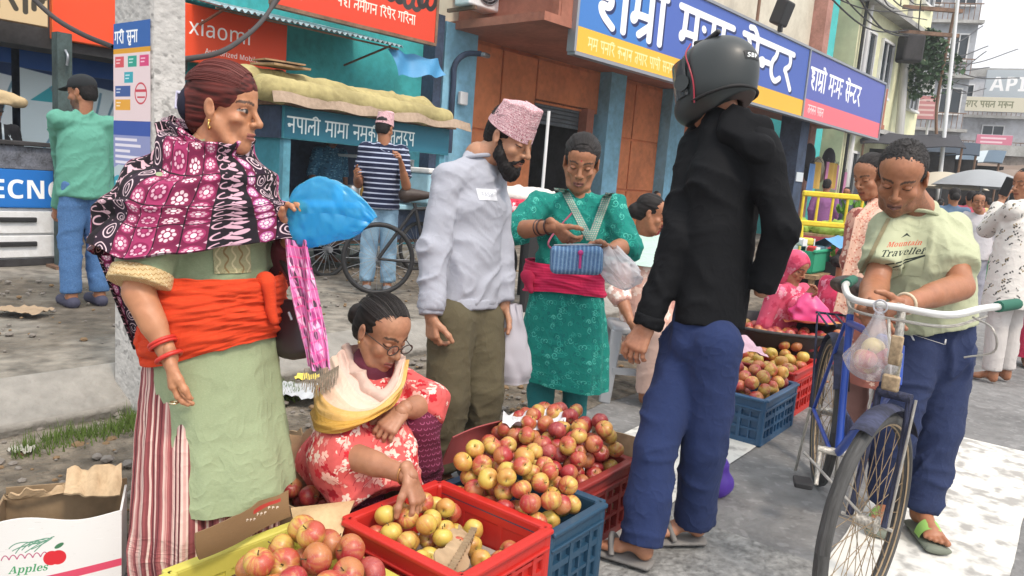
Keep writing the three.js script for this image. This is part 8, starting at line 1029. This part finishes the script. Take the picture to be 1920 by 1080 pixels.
heap(all, 4.86, 5.66, 1.2, 1.96, (s, n) => Math.hypot(s - 5.28, n - 1.58) < 0.42 ? 0.32 : 9, (s, n) => 0.42 + 0.17 * bump(s, n, 5.3, 1.58, 0.5, 0.45), [0.035, 0.04], [3, 0, 0, 1, 3, 0], 'heaped in the black basket', 'heaped in the black basket', false, 60, 5);
heap(all, 1.42, 1.74, 1.7, 1.98, () => 0.1, (s, n) => 0.22 + 0.06 * bump(s, n, 1.6, 1.85, 0.3, 0.3), [0.034, 0.039], [0, 1, 3, 0], 'in the brown cardboard box behind shawled woman', 'in the brown cardboard box', true, 24);
// ---------------------------------------------------------------- cardboard
const board = (w, h, o = {}) => thick(o.nu ?? 16, o.nv ?? 8, (u, v) => { const e = (q) => Math.min(1, Math.min(q, 1 - q) * 12); return V((u - 0.5) * w, (v - 0.5) * h + (v > 0.99 || v < 0.01 ? (o.torn ?? 0) * n3(u * 13, v * 3, o.seed ?? 1) : 0), (o.bend ?? 0.01) * Math.sin(u * 5 + v * 3 + (o.seed ?? 0)) + (o.curl ?? 0) * v * v); }, 0.005, w, h);
{ // open brown box with apples, behind the shawled woman
  const o = thing('cardboard_box', 'open brown cardboard box of apples between shawled woman and crouching seller', 'box', cpos(1.58, 1.84), FC.turn), w = 0.36, d = 0.32, h = 0.22;
  part(o, 'side', xf(board(w, h, { seed: 2 }), { p: V(0, h / 2, d / 2) }), CARD); part(o, 'side', xf(board(w, h, { seed: 3 }), { p: V(0, h / 2, -d / 2) }), CARD); part(o, 'side', xf(board(d, h, { seed: 4 }), { ry: 1.57, p: V(w / 2, h / 2, 0) }), CARD); part(o, 'side', xf(board(d, h, { seed: 5 }), { ry: 1.57, p: V(-w / 2, h / 2, 0) }), CARD); part(o, 'base', box(w, 0.01, d, 0, 0.01, 0), CARDIN);
  part(o, 'flap', xf(board(d, 0.18, { seed: 7, curl: 0.04, torn: 0.02 }), { ry: 1.57, rz: 0, rx: -0.9, p: V(w / 2 + 0.06, h + 0.05, 0) }), CARD); part(o, 'flap', xf(board(w, 0.16, { seed: 8, torn: 0.02 }), { rx: -0.7, p: V(0, h + 0.05, -d / 2 - 0.05) }), CARD);
}
{ // flaps of cardboard standing in the yellow crate
  const o = thing('cardboard_flap', 'brown printed cardboard flap standing along the back of the yellow crate', 'cardboard', at(450, 1005, 2.02)), a = at(372, 1048, 1.9).sub(o.position), b = at(545, 968, 2.2).sub(o.position), c = at(540, 940, 2.22).sub(o.position), d = at(365, 1022, 1.88).sub(o.position);
  part(o, 'sheet', thick(24, 8, (u, v) => { const p = a.clone().lerp(b, u).lerp(d.clone().lerp(c, u), v); p.y += 0.035 * v; return p.add(V(0.008 * Math.sin(u * 6), 0.006 * n3(u * 9, v * 2, 3) * v, 0.01 * Math.sin(v * 3))); }, 0.005, 0.5, 0.15), mat({ map: tex(512, 160, (g) => { g.fillStyle = '#7d6243'; g.fillRect(0, 0, 512, 160); const r = rng(3); for (let i = 0; i < 300; i++) { g.fillStyle = r() < 0.5 ? 'rgba(100,78,50,.35)' : 'rgba(150,120,84,.3)'; g.fillRect(r() * 512, r() * 160, 20 * r(), 1.5); } g.fillStyle = '#a5342a'; g.fillRect(300, 118, 170, 20); g.fillStyle = '#d8cdbf'; for (let i = 0; i < 9; i++) { g.save(); g.translate(250 + i * 24, 110 - (i % 3) * 8); g.rotate(-0.4); g.fillRect(0, 0, 16, 5); g.fillRect(4, -8, 4, 16); g.restore(); } }, [0.5, 0.15]), roughness: 0.9 }));
  const p = thing('cardboard_flap', 'pale tan cardboard flap bent over the corner of yellow crate', 'cardboard', at(615, 970, 2.2)), q = [at(545, 952, 2.24), at(665, 938, 2.3), at(640, 1008, 2.08), at(556, 1005, 2.08)].map((v) => v.sub(p.position)); part(p, 'sheet', thick(16, 12, (u, v) => { const e = q[0].clone().lerp(q[1], u).lerp(q[3].clone().lerp(q[2], u), v); e.y += 0.03 * Math.sin(u * 3) * Math.sin(v * 2.5); return e; }, 0.005, 0.26, 0.2), worn(0.56, 0.4, 0.22, 0.12, 0.4));
  const s = thing('cardboard_strip', 'torn corrugated cardboard strip lying across the bright red crate', 'cardboard', cpos(1.5, 1.26, 0.245), FC.turn + 0.45); part(s, 'sheet', board(0.3, 0.07, { torn: 0.02, seed: 4, bend: 0.012 }).rotateX(-0.9), CARD); part(s, 'fluting', thick(60, 3, (u, v) => V((u - 0.5) * 0.28, 0.006 * Math.sin(u * 90) + 0.016, (v - 0.5) * 0.02 + 0.02), 0.002, 0.3, 0.02), CARDIN);
  const nw = thing('newspaper_lining', 'grey printed newspaper lining the bottom of bright red crate', 'newspaper', cpos(1.55, 1.33, 0.162), FC.turn); part(nw, 'sheet', sheet(16, 16, (u, v) => V((u - 0.5) * 0.35, 0.006 * n3(u * 5, v * 5, 2), (v - 0.5) * 0.4), 1, 1), textPanel(0.4, 0.4, 700, (g, W, H) => { g.fillStyle = '#a49c92'; g.fillRect(0, 0, W, H); g.fillStyle = '#6b655e'; for (let j = 0; j < 40; j++) g.fillRect(6 + (j % 2) * W / 2, j * 7, W * 0.42, 2.2); }));
  const pp = thing('plastic_wrapping', 'crumpled white plastic wrapping lying between blue and maroon crates’ heaps', 'plastic', at(1000, 805, 2.85)); part(pp, 'sheet', sheet(40, 26, (u, v) => V((u - 0.5) * 0.24, 0.02 + 0.05 * Math.abs(n3(u * 4, v * 4, 2)) + 0.012 * n3(u * 11, v * 11, 4), (v - 0.5) * 0.14), 1, 1), phys({ color: rgb(0.6, 0.61, 0.64), roughness: 0.35 }));
  const ln = thing('paper_lining', 'dull red paper lining at back of the maroon crate', 'paper', cpos(2.12, 1.72, 0.25), FC.turn); part(ln, 'sheet', board(0.36, 0.12, { seed: 6, curl: 0.04 }).translate(0, 0.06, 0), plain(0.3, 0.06, 0.06));
  const k = thing('cardboard_sheet', 'brown cardboard standing behind the maroon crate by the helmeted man', 'cardboard', cpos(2.54, 1.3, 0.0), FC.turn); part(k, 'sheet', board(0.3, 0.34, { seed: 3 }).rotateY(1.57).translate(0, 0.17, 0), CARD);
  const mb = thing('cardboard_box', 'torn brown cardboard heap behind the crouching seller', 'box', cpos(1.86, 2.16), FC.turn); part(mb, 'side', [xf(board(0.36, 0.26, { seed: 8, torn: 0.03 }), { p: V(0, 0.13, 0.12) })], CARD); part(mb, 'side', xf(board(0.3, 0.3, { seed: 9, torn: 0.03 }), { ry: 1.4, p: V(-0.18, 0.15, 0) }), CARD); part(mb, 'flap', xf(board(0.34, 0.2, { seed: 10, torn: 0.03 }), { rx: 0.8, p: V(0.02, 0.3, 0.05) }), worn(0.5, 0.36, 0.2, 0.14, 0.5));
}
{ // white printed carton at the lower left
  const A = at(-20, 985, 2.0), Bp = at(228, 938, 2.12), o = thing('apple_carton', 'white printed apple carton with torn brown flaps at bottom left', 'carton', V(A.x, 0, A.z)), d = Bp.clone().sub(A).setY(0), L = d.length(); o.rotation.y = -Math.atan2(d.z, d.x); const h = A.y + 0.0, dep = 0.2;
  const face = tex(512, 420, (g, W, H) => { g.fillStyle = '#d9d8d6'; g.fillRect(0, 0, W, H); const r = rng(6); for (let i = 0; i < 120; i++) { g.fillStyle = r() < 0.6 ? 'rgba(160,158,150,.25)' : 'rgba(235,235,235,.4)'; g.fillRect(r() * W, r() * H, 30 * r(), 3 * r()); }
    g.save(); g.translate(-120, 12); g.fillStyle = '#cc4460'; g.beginPath(); g.moveTo(0, 280); g.lineTo(W + 120, 200); g.lineTo(W + 120, 234); g.lineTo(0, 314); g.fill();
    g.strokeStyle = '#5a8c74'; g.lineWidth = 4; g.beginPath(); for (let i = 0; i < 9; i++) { g.moveTo(190 + i * 12, 100 + (i % 3) * 12); g.quadraticCurveTo(220 + i * 16, 60 + (i % 2) * 30, 300 + i * 8, 90 - i * 3); } g.stroke(); g.strokeStyle = '#a8486a'; g.beginPath(); for (let i = 0; i < 6; i++) { g.moveTo(160 + i * 30, 150); g.quadraticCurveTo(175 + i * 30, 110, 190 + i * 30, 150); } g.stroke(); g.fillStyle = '#3f8f5c'; g.font = 'italic bold 44px serif'; g.fillText('Apples', 185, 212);
    g.fillStyle = '#c8202c'; g.beginPath(); g.arc(352, 160, 32, 0, 7); g.arc(378, 160, 32, 0, 7); g.fill(); g.fillStyle = '#3a6f4c'; g.beginPath(); g.ellipse(382, 108, 20, 9, -0.5, 0, 7); g.fill(); g.restore(); }, [L, h]);
  part(o, 'front', thick(20, 10, (u, v) => V(u * L, h * (1 - v) + (v < 0.01 ? 0.01 * Math.sin(u * 7) : 0), 0.012 * Math.sin(u * 3) * v), 0.006, L, h), mat({ map: face, roughness: 0.75 }));
  part(o, 'back', thick(16, 6, (u, v) => V(u * L, (h + 0.02) * (1 - v), -dep), 0.006, L, h), CARDIN); part(o, 'side', thick(8, 6, (u, v) => V(L, h * (1 - v), -u * dep), 0.006, dep, h), M.white); part(o, 'side', thick(8, 6, (u, v) => V(0, h * (1 - v), -u * dep), 0.006, dep, h), CARDIN); part(o, 'base', box(L, 0.01, dep, L / 2, 0.012, -dep / 2), CARDIN);
  part(o, 'flap', thick(24, 6, (u, v) => V(L * (0.5 + 0.46 * u), h + 0.012 + 0.05 * v + 0.012 * n3(u * 8, v * 2, 5), -dep + 0.09 * (1 - v)), 0.006, 0.3, 0.15), worn(0.46, 0.34, 0.21, 0.14, 0.5)); part(o, 'flap', thick(30, 6, (u, v) => V(L * 0.55 * u, h - 0.005 + 0.02 * v * n3(u * 9, v * 2, 7) + 0.02 * v, -dep + 0.02 + 0.02 * Math.sin(u * 5) * v), 0.006, 0.3, 0.15), CARD);
  const o2 = thing('open_box', 'open brown box with red lining beside the white carton', 'box', gp(222, 1010, 0.0), o.rotation.y); const w2 = 0.24, d2 = 0.34, h2 = 0.3; o2.position.add(V(0.04, 0, -0.05)); part(o2, 'side', [box(w2, h2, 0.008, w2 / 2, h2 / 2, 0)], CARD); part(o2, 'side', box(w2, h2 + 0.02, 0.008, w2 / 2, h2 / 2, -d2), CARD); part(o2, 'side', box(0.008, h2, d2, 0, h2 / 2, -d2 / 2), CARD); part(o2, 'side', box(0.008, h2, d2, w2, h2 / 2, -d2 / 2), CARD); part(o2, 'lining', [box(w2 - 0.02, 0.01, d2 - 0.02, w2 / 2, 0.16, -d2 / 2), box(w2 - 0.02, h2 - 0.05, 0.006, w2 / 2, h2 / 2, -d2 + 0.012)], worn(0.42, 0.06, 0.08, 0.2, 0.4)); part(o2, 'base', box(w2, 0.01, d2, w2 / 2, 0.02, -d2 / 2), CARDIN);
}
{ // purple bag on the road, pink and white papers by the far crates
  const o = thing('plastic_bag', 'small crumpled purple plastic bag lying on the road behind helmeted man', 'bag', gp(1342, 930)); part(o, 'bag_body', new Field().ell(V(0, 0.06, 0), [0.07, 0.065, 0.05]).cap(V(0.01, 0.09, 0), V(0.0, 0.14, 0), 0.03, 0.04).geo(0.008, { disp: foldFn(0.016, 16, 18, 3) }), phys({ color: rgb(0.1, 0.04, 0.38), roughness: 0.35 }));
  const q = thing('paper_sheet', 'pale pink wrapping paper lying on the far blue crate', 'paper', at(1392, 668, 4.5)); part(q, 'sheet', sheet(24, 18, (u, v) => V((u - 0.5) * 0.24, 0.1 * Math.sin(u * 2.6) * (1 - v * 0.6) + 0.02 * n3(u * 6, v * 6, 3), (v - 0.5) * 0.22), 1, 1), cloth(0.75, 0.5, 0.58));
  const f = thing('sandal', 'dark sandal lying beside the far blue crate', 'sandal', gp(1352, 792), 0.6); part(f, 'sole', new Field().cap(V(-0.09, 0.012, 0), V(0.09, 0.012, 0.01), 0.032, 0.04, { w: V(0, 0, 1), f: 0.3 }).geo(0.007), plain(0.06, 0.03, 0.03)); part(f, 'strap', tube([V(0.03, 0.015, 0.04), V(0.04, 0.05, 0), V(0.03, 0.015, -0.035)], 0.009, 14, 6), plain(0.1, 0.04, 0.04));
}

if (all.length > 290) console.log('apples ' + all.length);
// ---------------------------------------------------------------- bicycle
{
  const rg = gp(1530, 903), fg = gp(1594, 1172), rW = 0.345, o = thing('bicycle', 'old blue roadster bicycle with rusty spokes and white handlebar', 'bicycle', V(rg.x, 0, rg.z)); const L = (v) => v.clone().sub(o.position);
  const uf = V(-0.7, 0, 0.71).normalize(), rh = V(rg.x, rW, rg.z), fh = V(fg.x, rW, fg.z), ub = fg.clone().addScaledVector(uf, -0.06).sub(rg).setY(0).normalize(), sb = V(-ub.z, 0, ub.x), sf = V(-uf.z, 0, uf.x);
  const P = (f, y, s = 0) => rh.clone().setY(y).addScaledVector(ub, f).addScaledVector(sb, s);   // along the frame
  const TYRE = worn(0.055, 0.055, 0.055, 0.35, 0.3, { roughness: 0.8 }), STEEL = worn(0.5, 0.48, 0.44, 0.3, 0.3, { metalness: 0.75, roughness: 0.4 }), RUSTY = worn(0.36, 0.27, 0.17, 0.45, 0.25, { metalness: 0.4, roughness: 0.6 }), BLU = phys({ color: rgb(0.02, 0.07, 0.38), roughness: 0.35 }), DARKB = worn(0.03, 0.035, 0.07, 0.4, 0.3);
  const wheel = (c, u) => {
    const s = V(-u.z, 0, u.x), q = new THREE.Quaternion().setFromUnitVectors(V(0, 0, 1), s), place = (g) => g.applyQuaternion(q).translate(c.x - o.position.x, c.y, c.z - o.position.z);
    const tyre = new THREE.TorusGeometry(rW - 0.021, 0.021, 12, 72); { const p = tyre.attributes.position; for (let i = 0; i < p.count; i++) { const x = p.getX(i), y = p.getY(i), z = p.getZ(i), R0 = Math.hypot(x, y), a = Math.atan2(y, x); if (R0 > rW - 0.012) { const k = 1 + 0.004 * Math.sign(Math.sin(a * 90)) * (Math.abs(z) < 0.012 ? 1 : 0.5); p.setXYZ(i, x * k, y * k, z); } } tyre.computeVertexNormals(); }
    const w = part(o, 'wheel', place(tyre), TYRE, undefined); w.name = 'wheel';
    part(w, 'rim', place(new THREE.LatheGeometry([[rW - 0.04, -0.013], [rW - 0.034, -0.016], [rW - 0.028, -0.012], [rW - 0.045, 0], [rW - 0.028, 0.012], [rW - 0.034, 0.016], [rW - 0.04, 0.013]].map(([x, y]) => new THREE.Vector2(x, y)), 64).rotateX(Math.PI / 2)), RUSTY);
    const sp = []; for (let i = 0; i < 36; i++) { const a = i / 36 * 6.2832, b = a + (i % 4 < 2 ? 0.9 : -0.9), z = i % 2 ? 0.028 : -0.028; sp.push(bar(V(Math.cos(b) * 0.022, Math.sin(b) * 0.022, z), V(Math.cos(a) * (rW - 0.042), Math.sin(a) * (rW - 0.042), 0), 0.0013, 5)); } tag(part(w, 'spokes', sp.map(place), RUSTY), null, null, null, 'stuff');
    part(w, 'hub', [new THREE.CylinderGeometry(0.018, 0.018, 0.07, 14).rotateX(1.5708), new THREE.CylinderGeometry(0.027, 0.027, 0.006, 16).rotateX(1.5708).translate(0, 0, 0.03), new THREE.CylinderGeometry(0.027, 0.027, 0.006, 16).rotateX(1.5708).translate(0, 0, -0.03), new THREE.CylinderGeometry(0.006, 0.006, 0.15, 8).rotateX(1.5708)].map(place), STEEL);
    return w;
  };
  wheel(rh, ub); wheel(fh, uf);
  const T = (a, b, r, r2) => bar(L(a), L(b), r, 10, r2);
  // frame
  const crown = fh.clone().addScaledVector(uf, -0.075).setY(0.735), headT = crown.clone().addScaledVector(ub, -0.05).setY(0.88), headB = crown.clone().addScaledVector(ub, -0.012).setY(0.765), stemT = crown.clone().addScaledVector(ub, -0.075).setY(0.995), bb = P(0.45, 0.3), seatT = P(0.26, 0.84);
  part(o, 'frame', [T(bb, seatT, 0.015), T(bb, headB, 0.017), T(seatT.clone().lerp(bb, 0.06), headT, 0.0145), T(headT, headB, 0.02), ...[1, -1].flatMap((s) => [T(bb.clone().addScaledVector(sb, s * 0.03), rh.clone().addScaledVector(sb, s * 0.055), 0.009), T(seatT.clone().addScaledVector(sb, s * 0.015).add(V(0, -0.04, 0)), rh.clone().addScaledVector(sb, s * 0.055), 0.008)])], BLU);
  part(o, 'fork', [1, -1].map((s) => tube([crown.clone().addScaledVector(sf, s * 0.045), crown.clone().lerp(fh, 0.55).addScaledVector(sf, s * 0.05).addScaledVector(uf, -0.02), fh.clone().addScaledVector(sf, s * 0.052)].map(L), 0.0105, 14, 8)).concat([T(crown.clone().addScaledVector(sf, -0.05), crown.clone().addScaledVector(sf, 0.05), 0.015)]), DARKB);
  part(o, 'fork_guard', [1, -1].map((s) => T(crown.clone().addScaledVector(sf, s * 0.062), fh.clone().addScaledVector(sf, s * 0.062), 0.004)), STEEL);
  const guard = (c, u, a0, a1) => { const s = V(-u.z, 0, u.x); return thick(30, 6, (q, v) => { const a = lerp(a0, a1, q), w = (v - 0.5) * 0.062, r = rW + 0.022 - 14 * w * w; return L(c.clone().addScaledVector(u, Math.cos(a) * r).add(V(0, Math.sin(a) * r, 0)).addScaledVector(s, w)); }, 0.002, 1, 0.06); };
  part(o, 'mudguard', guard(fh, uf, R(62), R(142)), DARKB); part(o, 'mudguard', guard(rh, ub, R(30), R(200)), DARKB);
  // steering
  const barC = stemT.clone().setY(1.0), hb = (t, y, f) => barC.clone().addScaledVector(sf, t * 0.86).setY(y).addScaledVector(uf, f);
  part(o, 'stem', [T(headT, stemT, 0.013), T(stemT, barC.clone().addScaledVector(uf, 0.04), 0.014)], STEEL);
  part(o, 'handlebar', tube([hb(-0.27, 1.03, -0.16), hb(-0.235, 1.025, -0.06), hb(-0.16, 1.0, 0.03), hb(0, 1.0, 0.045), hb(0.16, 1.0, 0.03), hb(0.235, 1.025, -0.06), hb(0.27, 1.03, -0.16)].map(L), 0.0115, 60, 10), plain(0.72, 0.72, 0.7, { metalness: 0.35, roughness: 0.3 }));
  part(o, 'grip', T(hb(-0.262, 1.03, -0.13), hb(-0.29, 1.035, -0.25), 0.0175), plain(0.02, 0.12, 0.08)); part(o, 'grip', T(hb(0.262, 1.03, -0.13), hb(0.29, 1.035, -0.25), 0.0175), plain(0.02, 0.12, 0.08));
  part(o, 'brake_rod', [tube([hb(-0.24, 1.0, -0.1), hb(-0.16, 0.965, 0.02), hb(0, 0.962, 0.05), hb(0.16, 0.965, 0.02), hb(0.24, 1.0, -0.1)].map(L), 0.005, 40, 6), T(hb(0.02, 0.962, 0.05), crown.clone().addScaledVector(uf, 0.035).add(V(0, 0.02, 0)), 0.005), tube([hb(-0.22, 1.0, -0.02), hb(-0.3, 0.98, 0.04), hb(-0.31, 0.92, 0.02), hb(-0.22, 0.88, 0)].map(L), 0.003, 24, 6)], STEEL);
  part(o, 'lamp_bracket', [xf(rbox(0.035, 0.09, 0.012, 0.005), { p: L(crown.clone().addScaledVector(uf, 0.05).setY(0.88)), ry: yawOf(uf) }), xf(rbox(0.05, 0.05, 0.02, 0.008), { p: L(crown.clone().addScaledVector(uf, 0.05).setY(0.78)), ry: yawOf(uf) })], RUSTY); part(o, 'head_badge', xf(rbox(0.045, 0.11, 0.01, 0.004), { p: L(headT.clone().lerp(headB, 0.5).addScaledVector(uf, 0.03).add(V(0, -0.01, 0))), ry: yawOf(uf) }), worn(0.3, 0.28, 0.22, 0.5, 0.1));
  // saddle, carrier, chain case, cranks
  part(o, 'saddle', new Field().cap(L(P(0.16, 0.955)), L(P(0.26, 0.96)), 0.085, 0.06, { w: sb, f: 0.5 }).cap(L(P(0.26, 0.96)), L(P(0.42, 0.965)), 0.05, 0.022, { w: sb, f: 0.8, k: 0.03 }).geo(0.008), LEATHER); part(o, 'seat_post', T(seatT, P(0.25, 0.93), 0.012), STEEL);
  part(o, 'carrier', [...[-0.06, -0.02, 0.02, 0.06].map((s) => T(P(-0.28, 0.76, s), P(0.12, 0.76, s), 0.005)), T(P(-0.28, 0.76, -0.07), P(-0.28, 0.76, 0.07), 0.006), T(P(-0.2, 0.76, 0.07), rh.clone().addScaledVector(sb, 0.065), 0.005), T(P(-0.2, 0.76, -0.07), rh.clone().addScaledVector(sb, -0.065), 0.005)], DARKB);
  for (const s of [1, -1]) part(o, 'chain_case', [xf(rbox(0.5, 0.13, 0.012, 0.006), { p: L(P(0.24, 0.31, -0.075)), ry: Math.atan2(-ub.z, ub.x) })].concat(s < 0 ? [xf(rbox(0.42, 0.1, 0.008, 0.004), { p: L(P(0.24, 0.31, -0.085)), ry: Math.atan2(-ub.z, ub.x) })] : []), s > 0 ? DARKB : worn(0.22, 0.24, 0.42, 0.5, 0.15));
  part(o, 'crank', [T(bb.clone().addScaledVector(sb, -0.09), P(0.36, 0.42, -0.1), 0.009), T(bb.clone().addScaledVector(sb, 0.07), P(0.54, 0.18, 0.08), 0.009), T(bb.clone().addScaledVector(sb, -0.1), bb.clone().addScaledVector(sb, 0.08), 0.016)], STEEL);
  part(o, 'pedal', xf(rbox(0.09, 0.025, 0.07, 0.008), { p: L(P(0.36, 0.42, -0.15)), ry: Math.atan2(-ub.z, ub.x) }), M.black); part(o, 'pedal', xf(rbox(0.09, 0.025, 0.07, 0.008), { p: L(P(0.54, 0.18, 0.13)), ry: Math.atan2(-ub.z, ub.x) }), M.black);
  part(o, 'stand', [T(rh.clone().addScaledVector(sb, 0.07), P(-0.05, 0.02, 0.09), 0.007), T(rh.clone().addScaledVector(sb, -0.07), P(-0.05, 0.02, -0.09), 0.007)], STEEL); part(o, 'wheel_lock', T(fh.clone().addScaledVector(sf, 0.0).addScaledVector(uf, 0.06).add(V(0, 0.04, 0)), fh.clone().addScaledVector(sf, 0.24).addScaledVector(uf, -0.06).add(V(0, 0.13, 0)), 0.005), STEEL);
  // apples in a thin bag on the handlebar
  const k = hb(0.05, 0.995, 0.06), b = thing('plastic_bag', 'thin clear plastic bag with apples hanging from the bicycle handlebar', 'bag', k.clone()); 
  part(b, 'bag_body', sheet(60, 40, (u, v) => { const a = u * 6.2832, ca = Math.cos(a), sa = Math.sin(a), t = Math.min(1, v / 0.62), q = v > 0.62 ? (v - 0.62) / 0.38 : 0, r = (0.008 + 0.075 * Math.pow(t, 1.3)) * Math.sqrt(Math.max(0, 1 - q * q)) * (1 + (0.2 * n3(ca * 3, v * 3, sa * 3)) * (1 - q)); return V(ca * r, -0.17 * t - 0.065 * q, sa * r); }, 1, 1), phys({ color: rgb(0.88, 0.88, 0.92), transmission: 0.8, thickness: 0, roughness: 0.22 }));
  part(b, 'handle', new THREE.TorusGeometry(0.02, 0.003, 6, 20).rotateY(yawOf(sf) + 1.57).translate(0, 0.0, 0), cloth(0.75, 0.75, 0.8));
  [[-0.03, -0.165, 0.015, 1], [0.034, -0.16, 0.012, 0], [0.0, -0.188, -0.03, 1], [0.004, -0.135, -0.012, 2]].forEach(([x, y, z, kd]) => apple(k.clone().add(V(x, y, z)), 0.035, kd, 'inside the clear bag on the bicycle handlebar', 'inside the clear bag on the handlebar'));
}
{ // second bicycle leaning by the food cart
  const c = at(812, 470, 6.9), o = thing('bicycle', 'dark bicycle standing behind the bearded man by the food cart', 'bicycle', V(c.x, 0.15, c.z), FC.turn - 0.6), m = M.black; for (const x of [-0.5, 0.5]) { const w = part(o, 'wheel', new THREE.TorusGeometry(0.31, 0.022, 8, 44).translate(x, 0.33, 0), m); const sp = []; for (let i = 0; i < 20; i++) sp.push(bar(V(x, 0.33, 0), V(x + Math.cos(i * 0.314) * 0.3, 0.33 + Math.sin(i * 0.314) * 0.3, 0), 0.002, 4)); tag(part(w, 'spokes', sp, M.metal), null, null, null, 'stuff'); }
  part(o, 'frame', [bar(V(-0.5, 0.33, 0), V(-0.18, 0.82, 0), 0.016), bar(V(-0.05, 0.3, 0), V(-0.2, 0.85, 0), 0.016), bar(V(-0.05, 0.3, 0), V(0.36, 0.78, 0), 0.018), bar(V(-0.18, 0.8, 0), V(0.36, 0.84, 0), 0.016), bar(V(0.5, 0.33, 0), V(0.34, 0.95, 0), 0.016), bar(V(-0.5, 0.33, 0), V(-0.05, 0.3, 0), 0.012)], m); part(o, 'saddle', new Field().cap(V(-0.28, 0.92, 0), V(-0.06, 0.93, 0), 0.07, 0.03).geo(0.014), LEATHER); part(o, 'handlebar', tube([V(0.2, 1.02, -0.26), V(0.34, 1.0, -0.1), V(0.34, 1.0, 0.1), V(0.2, 1.02, 0.26)], 0.012, 20, 7), M.metal);
}
renderer.render(scene, camera);
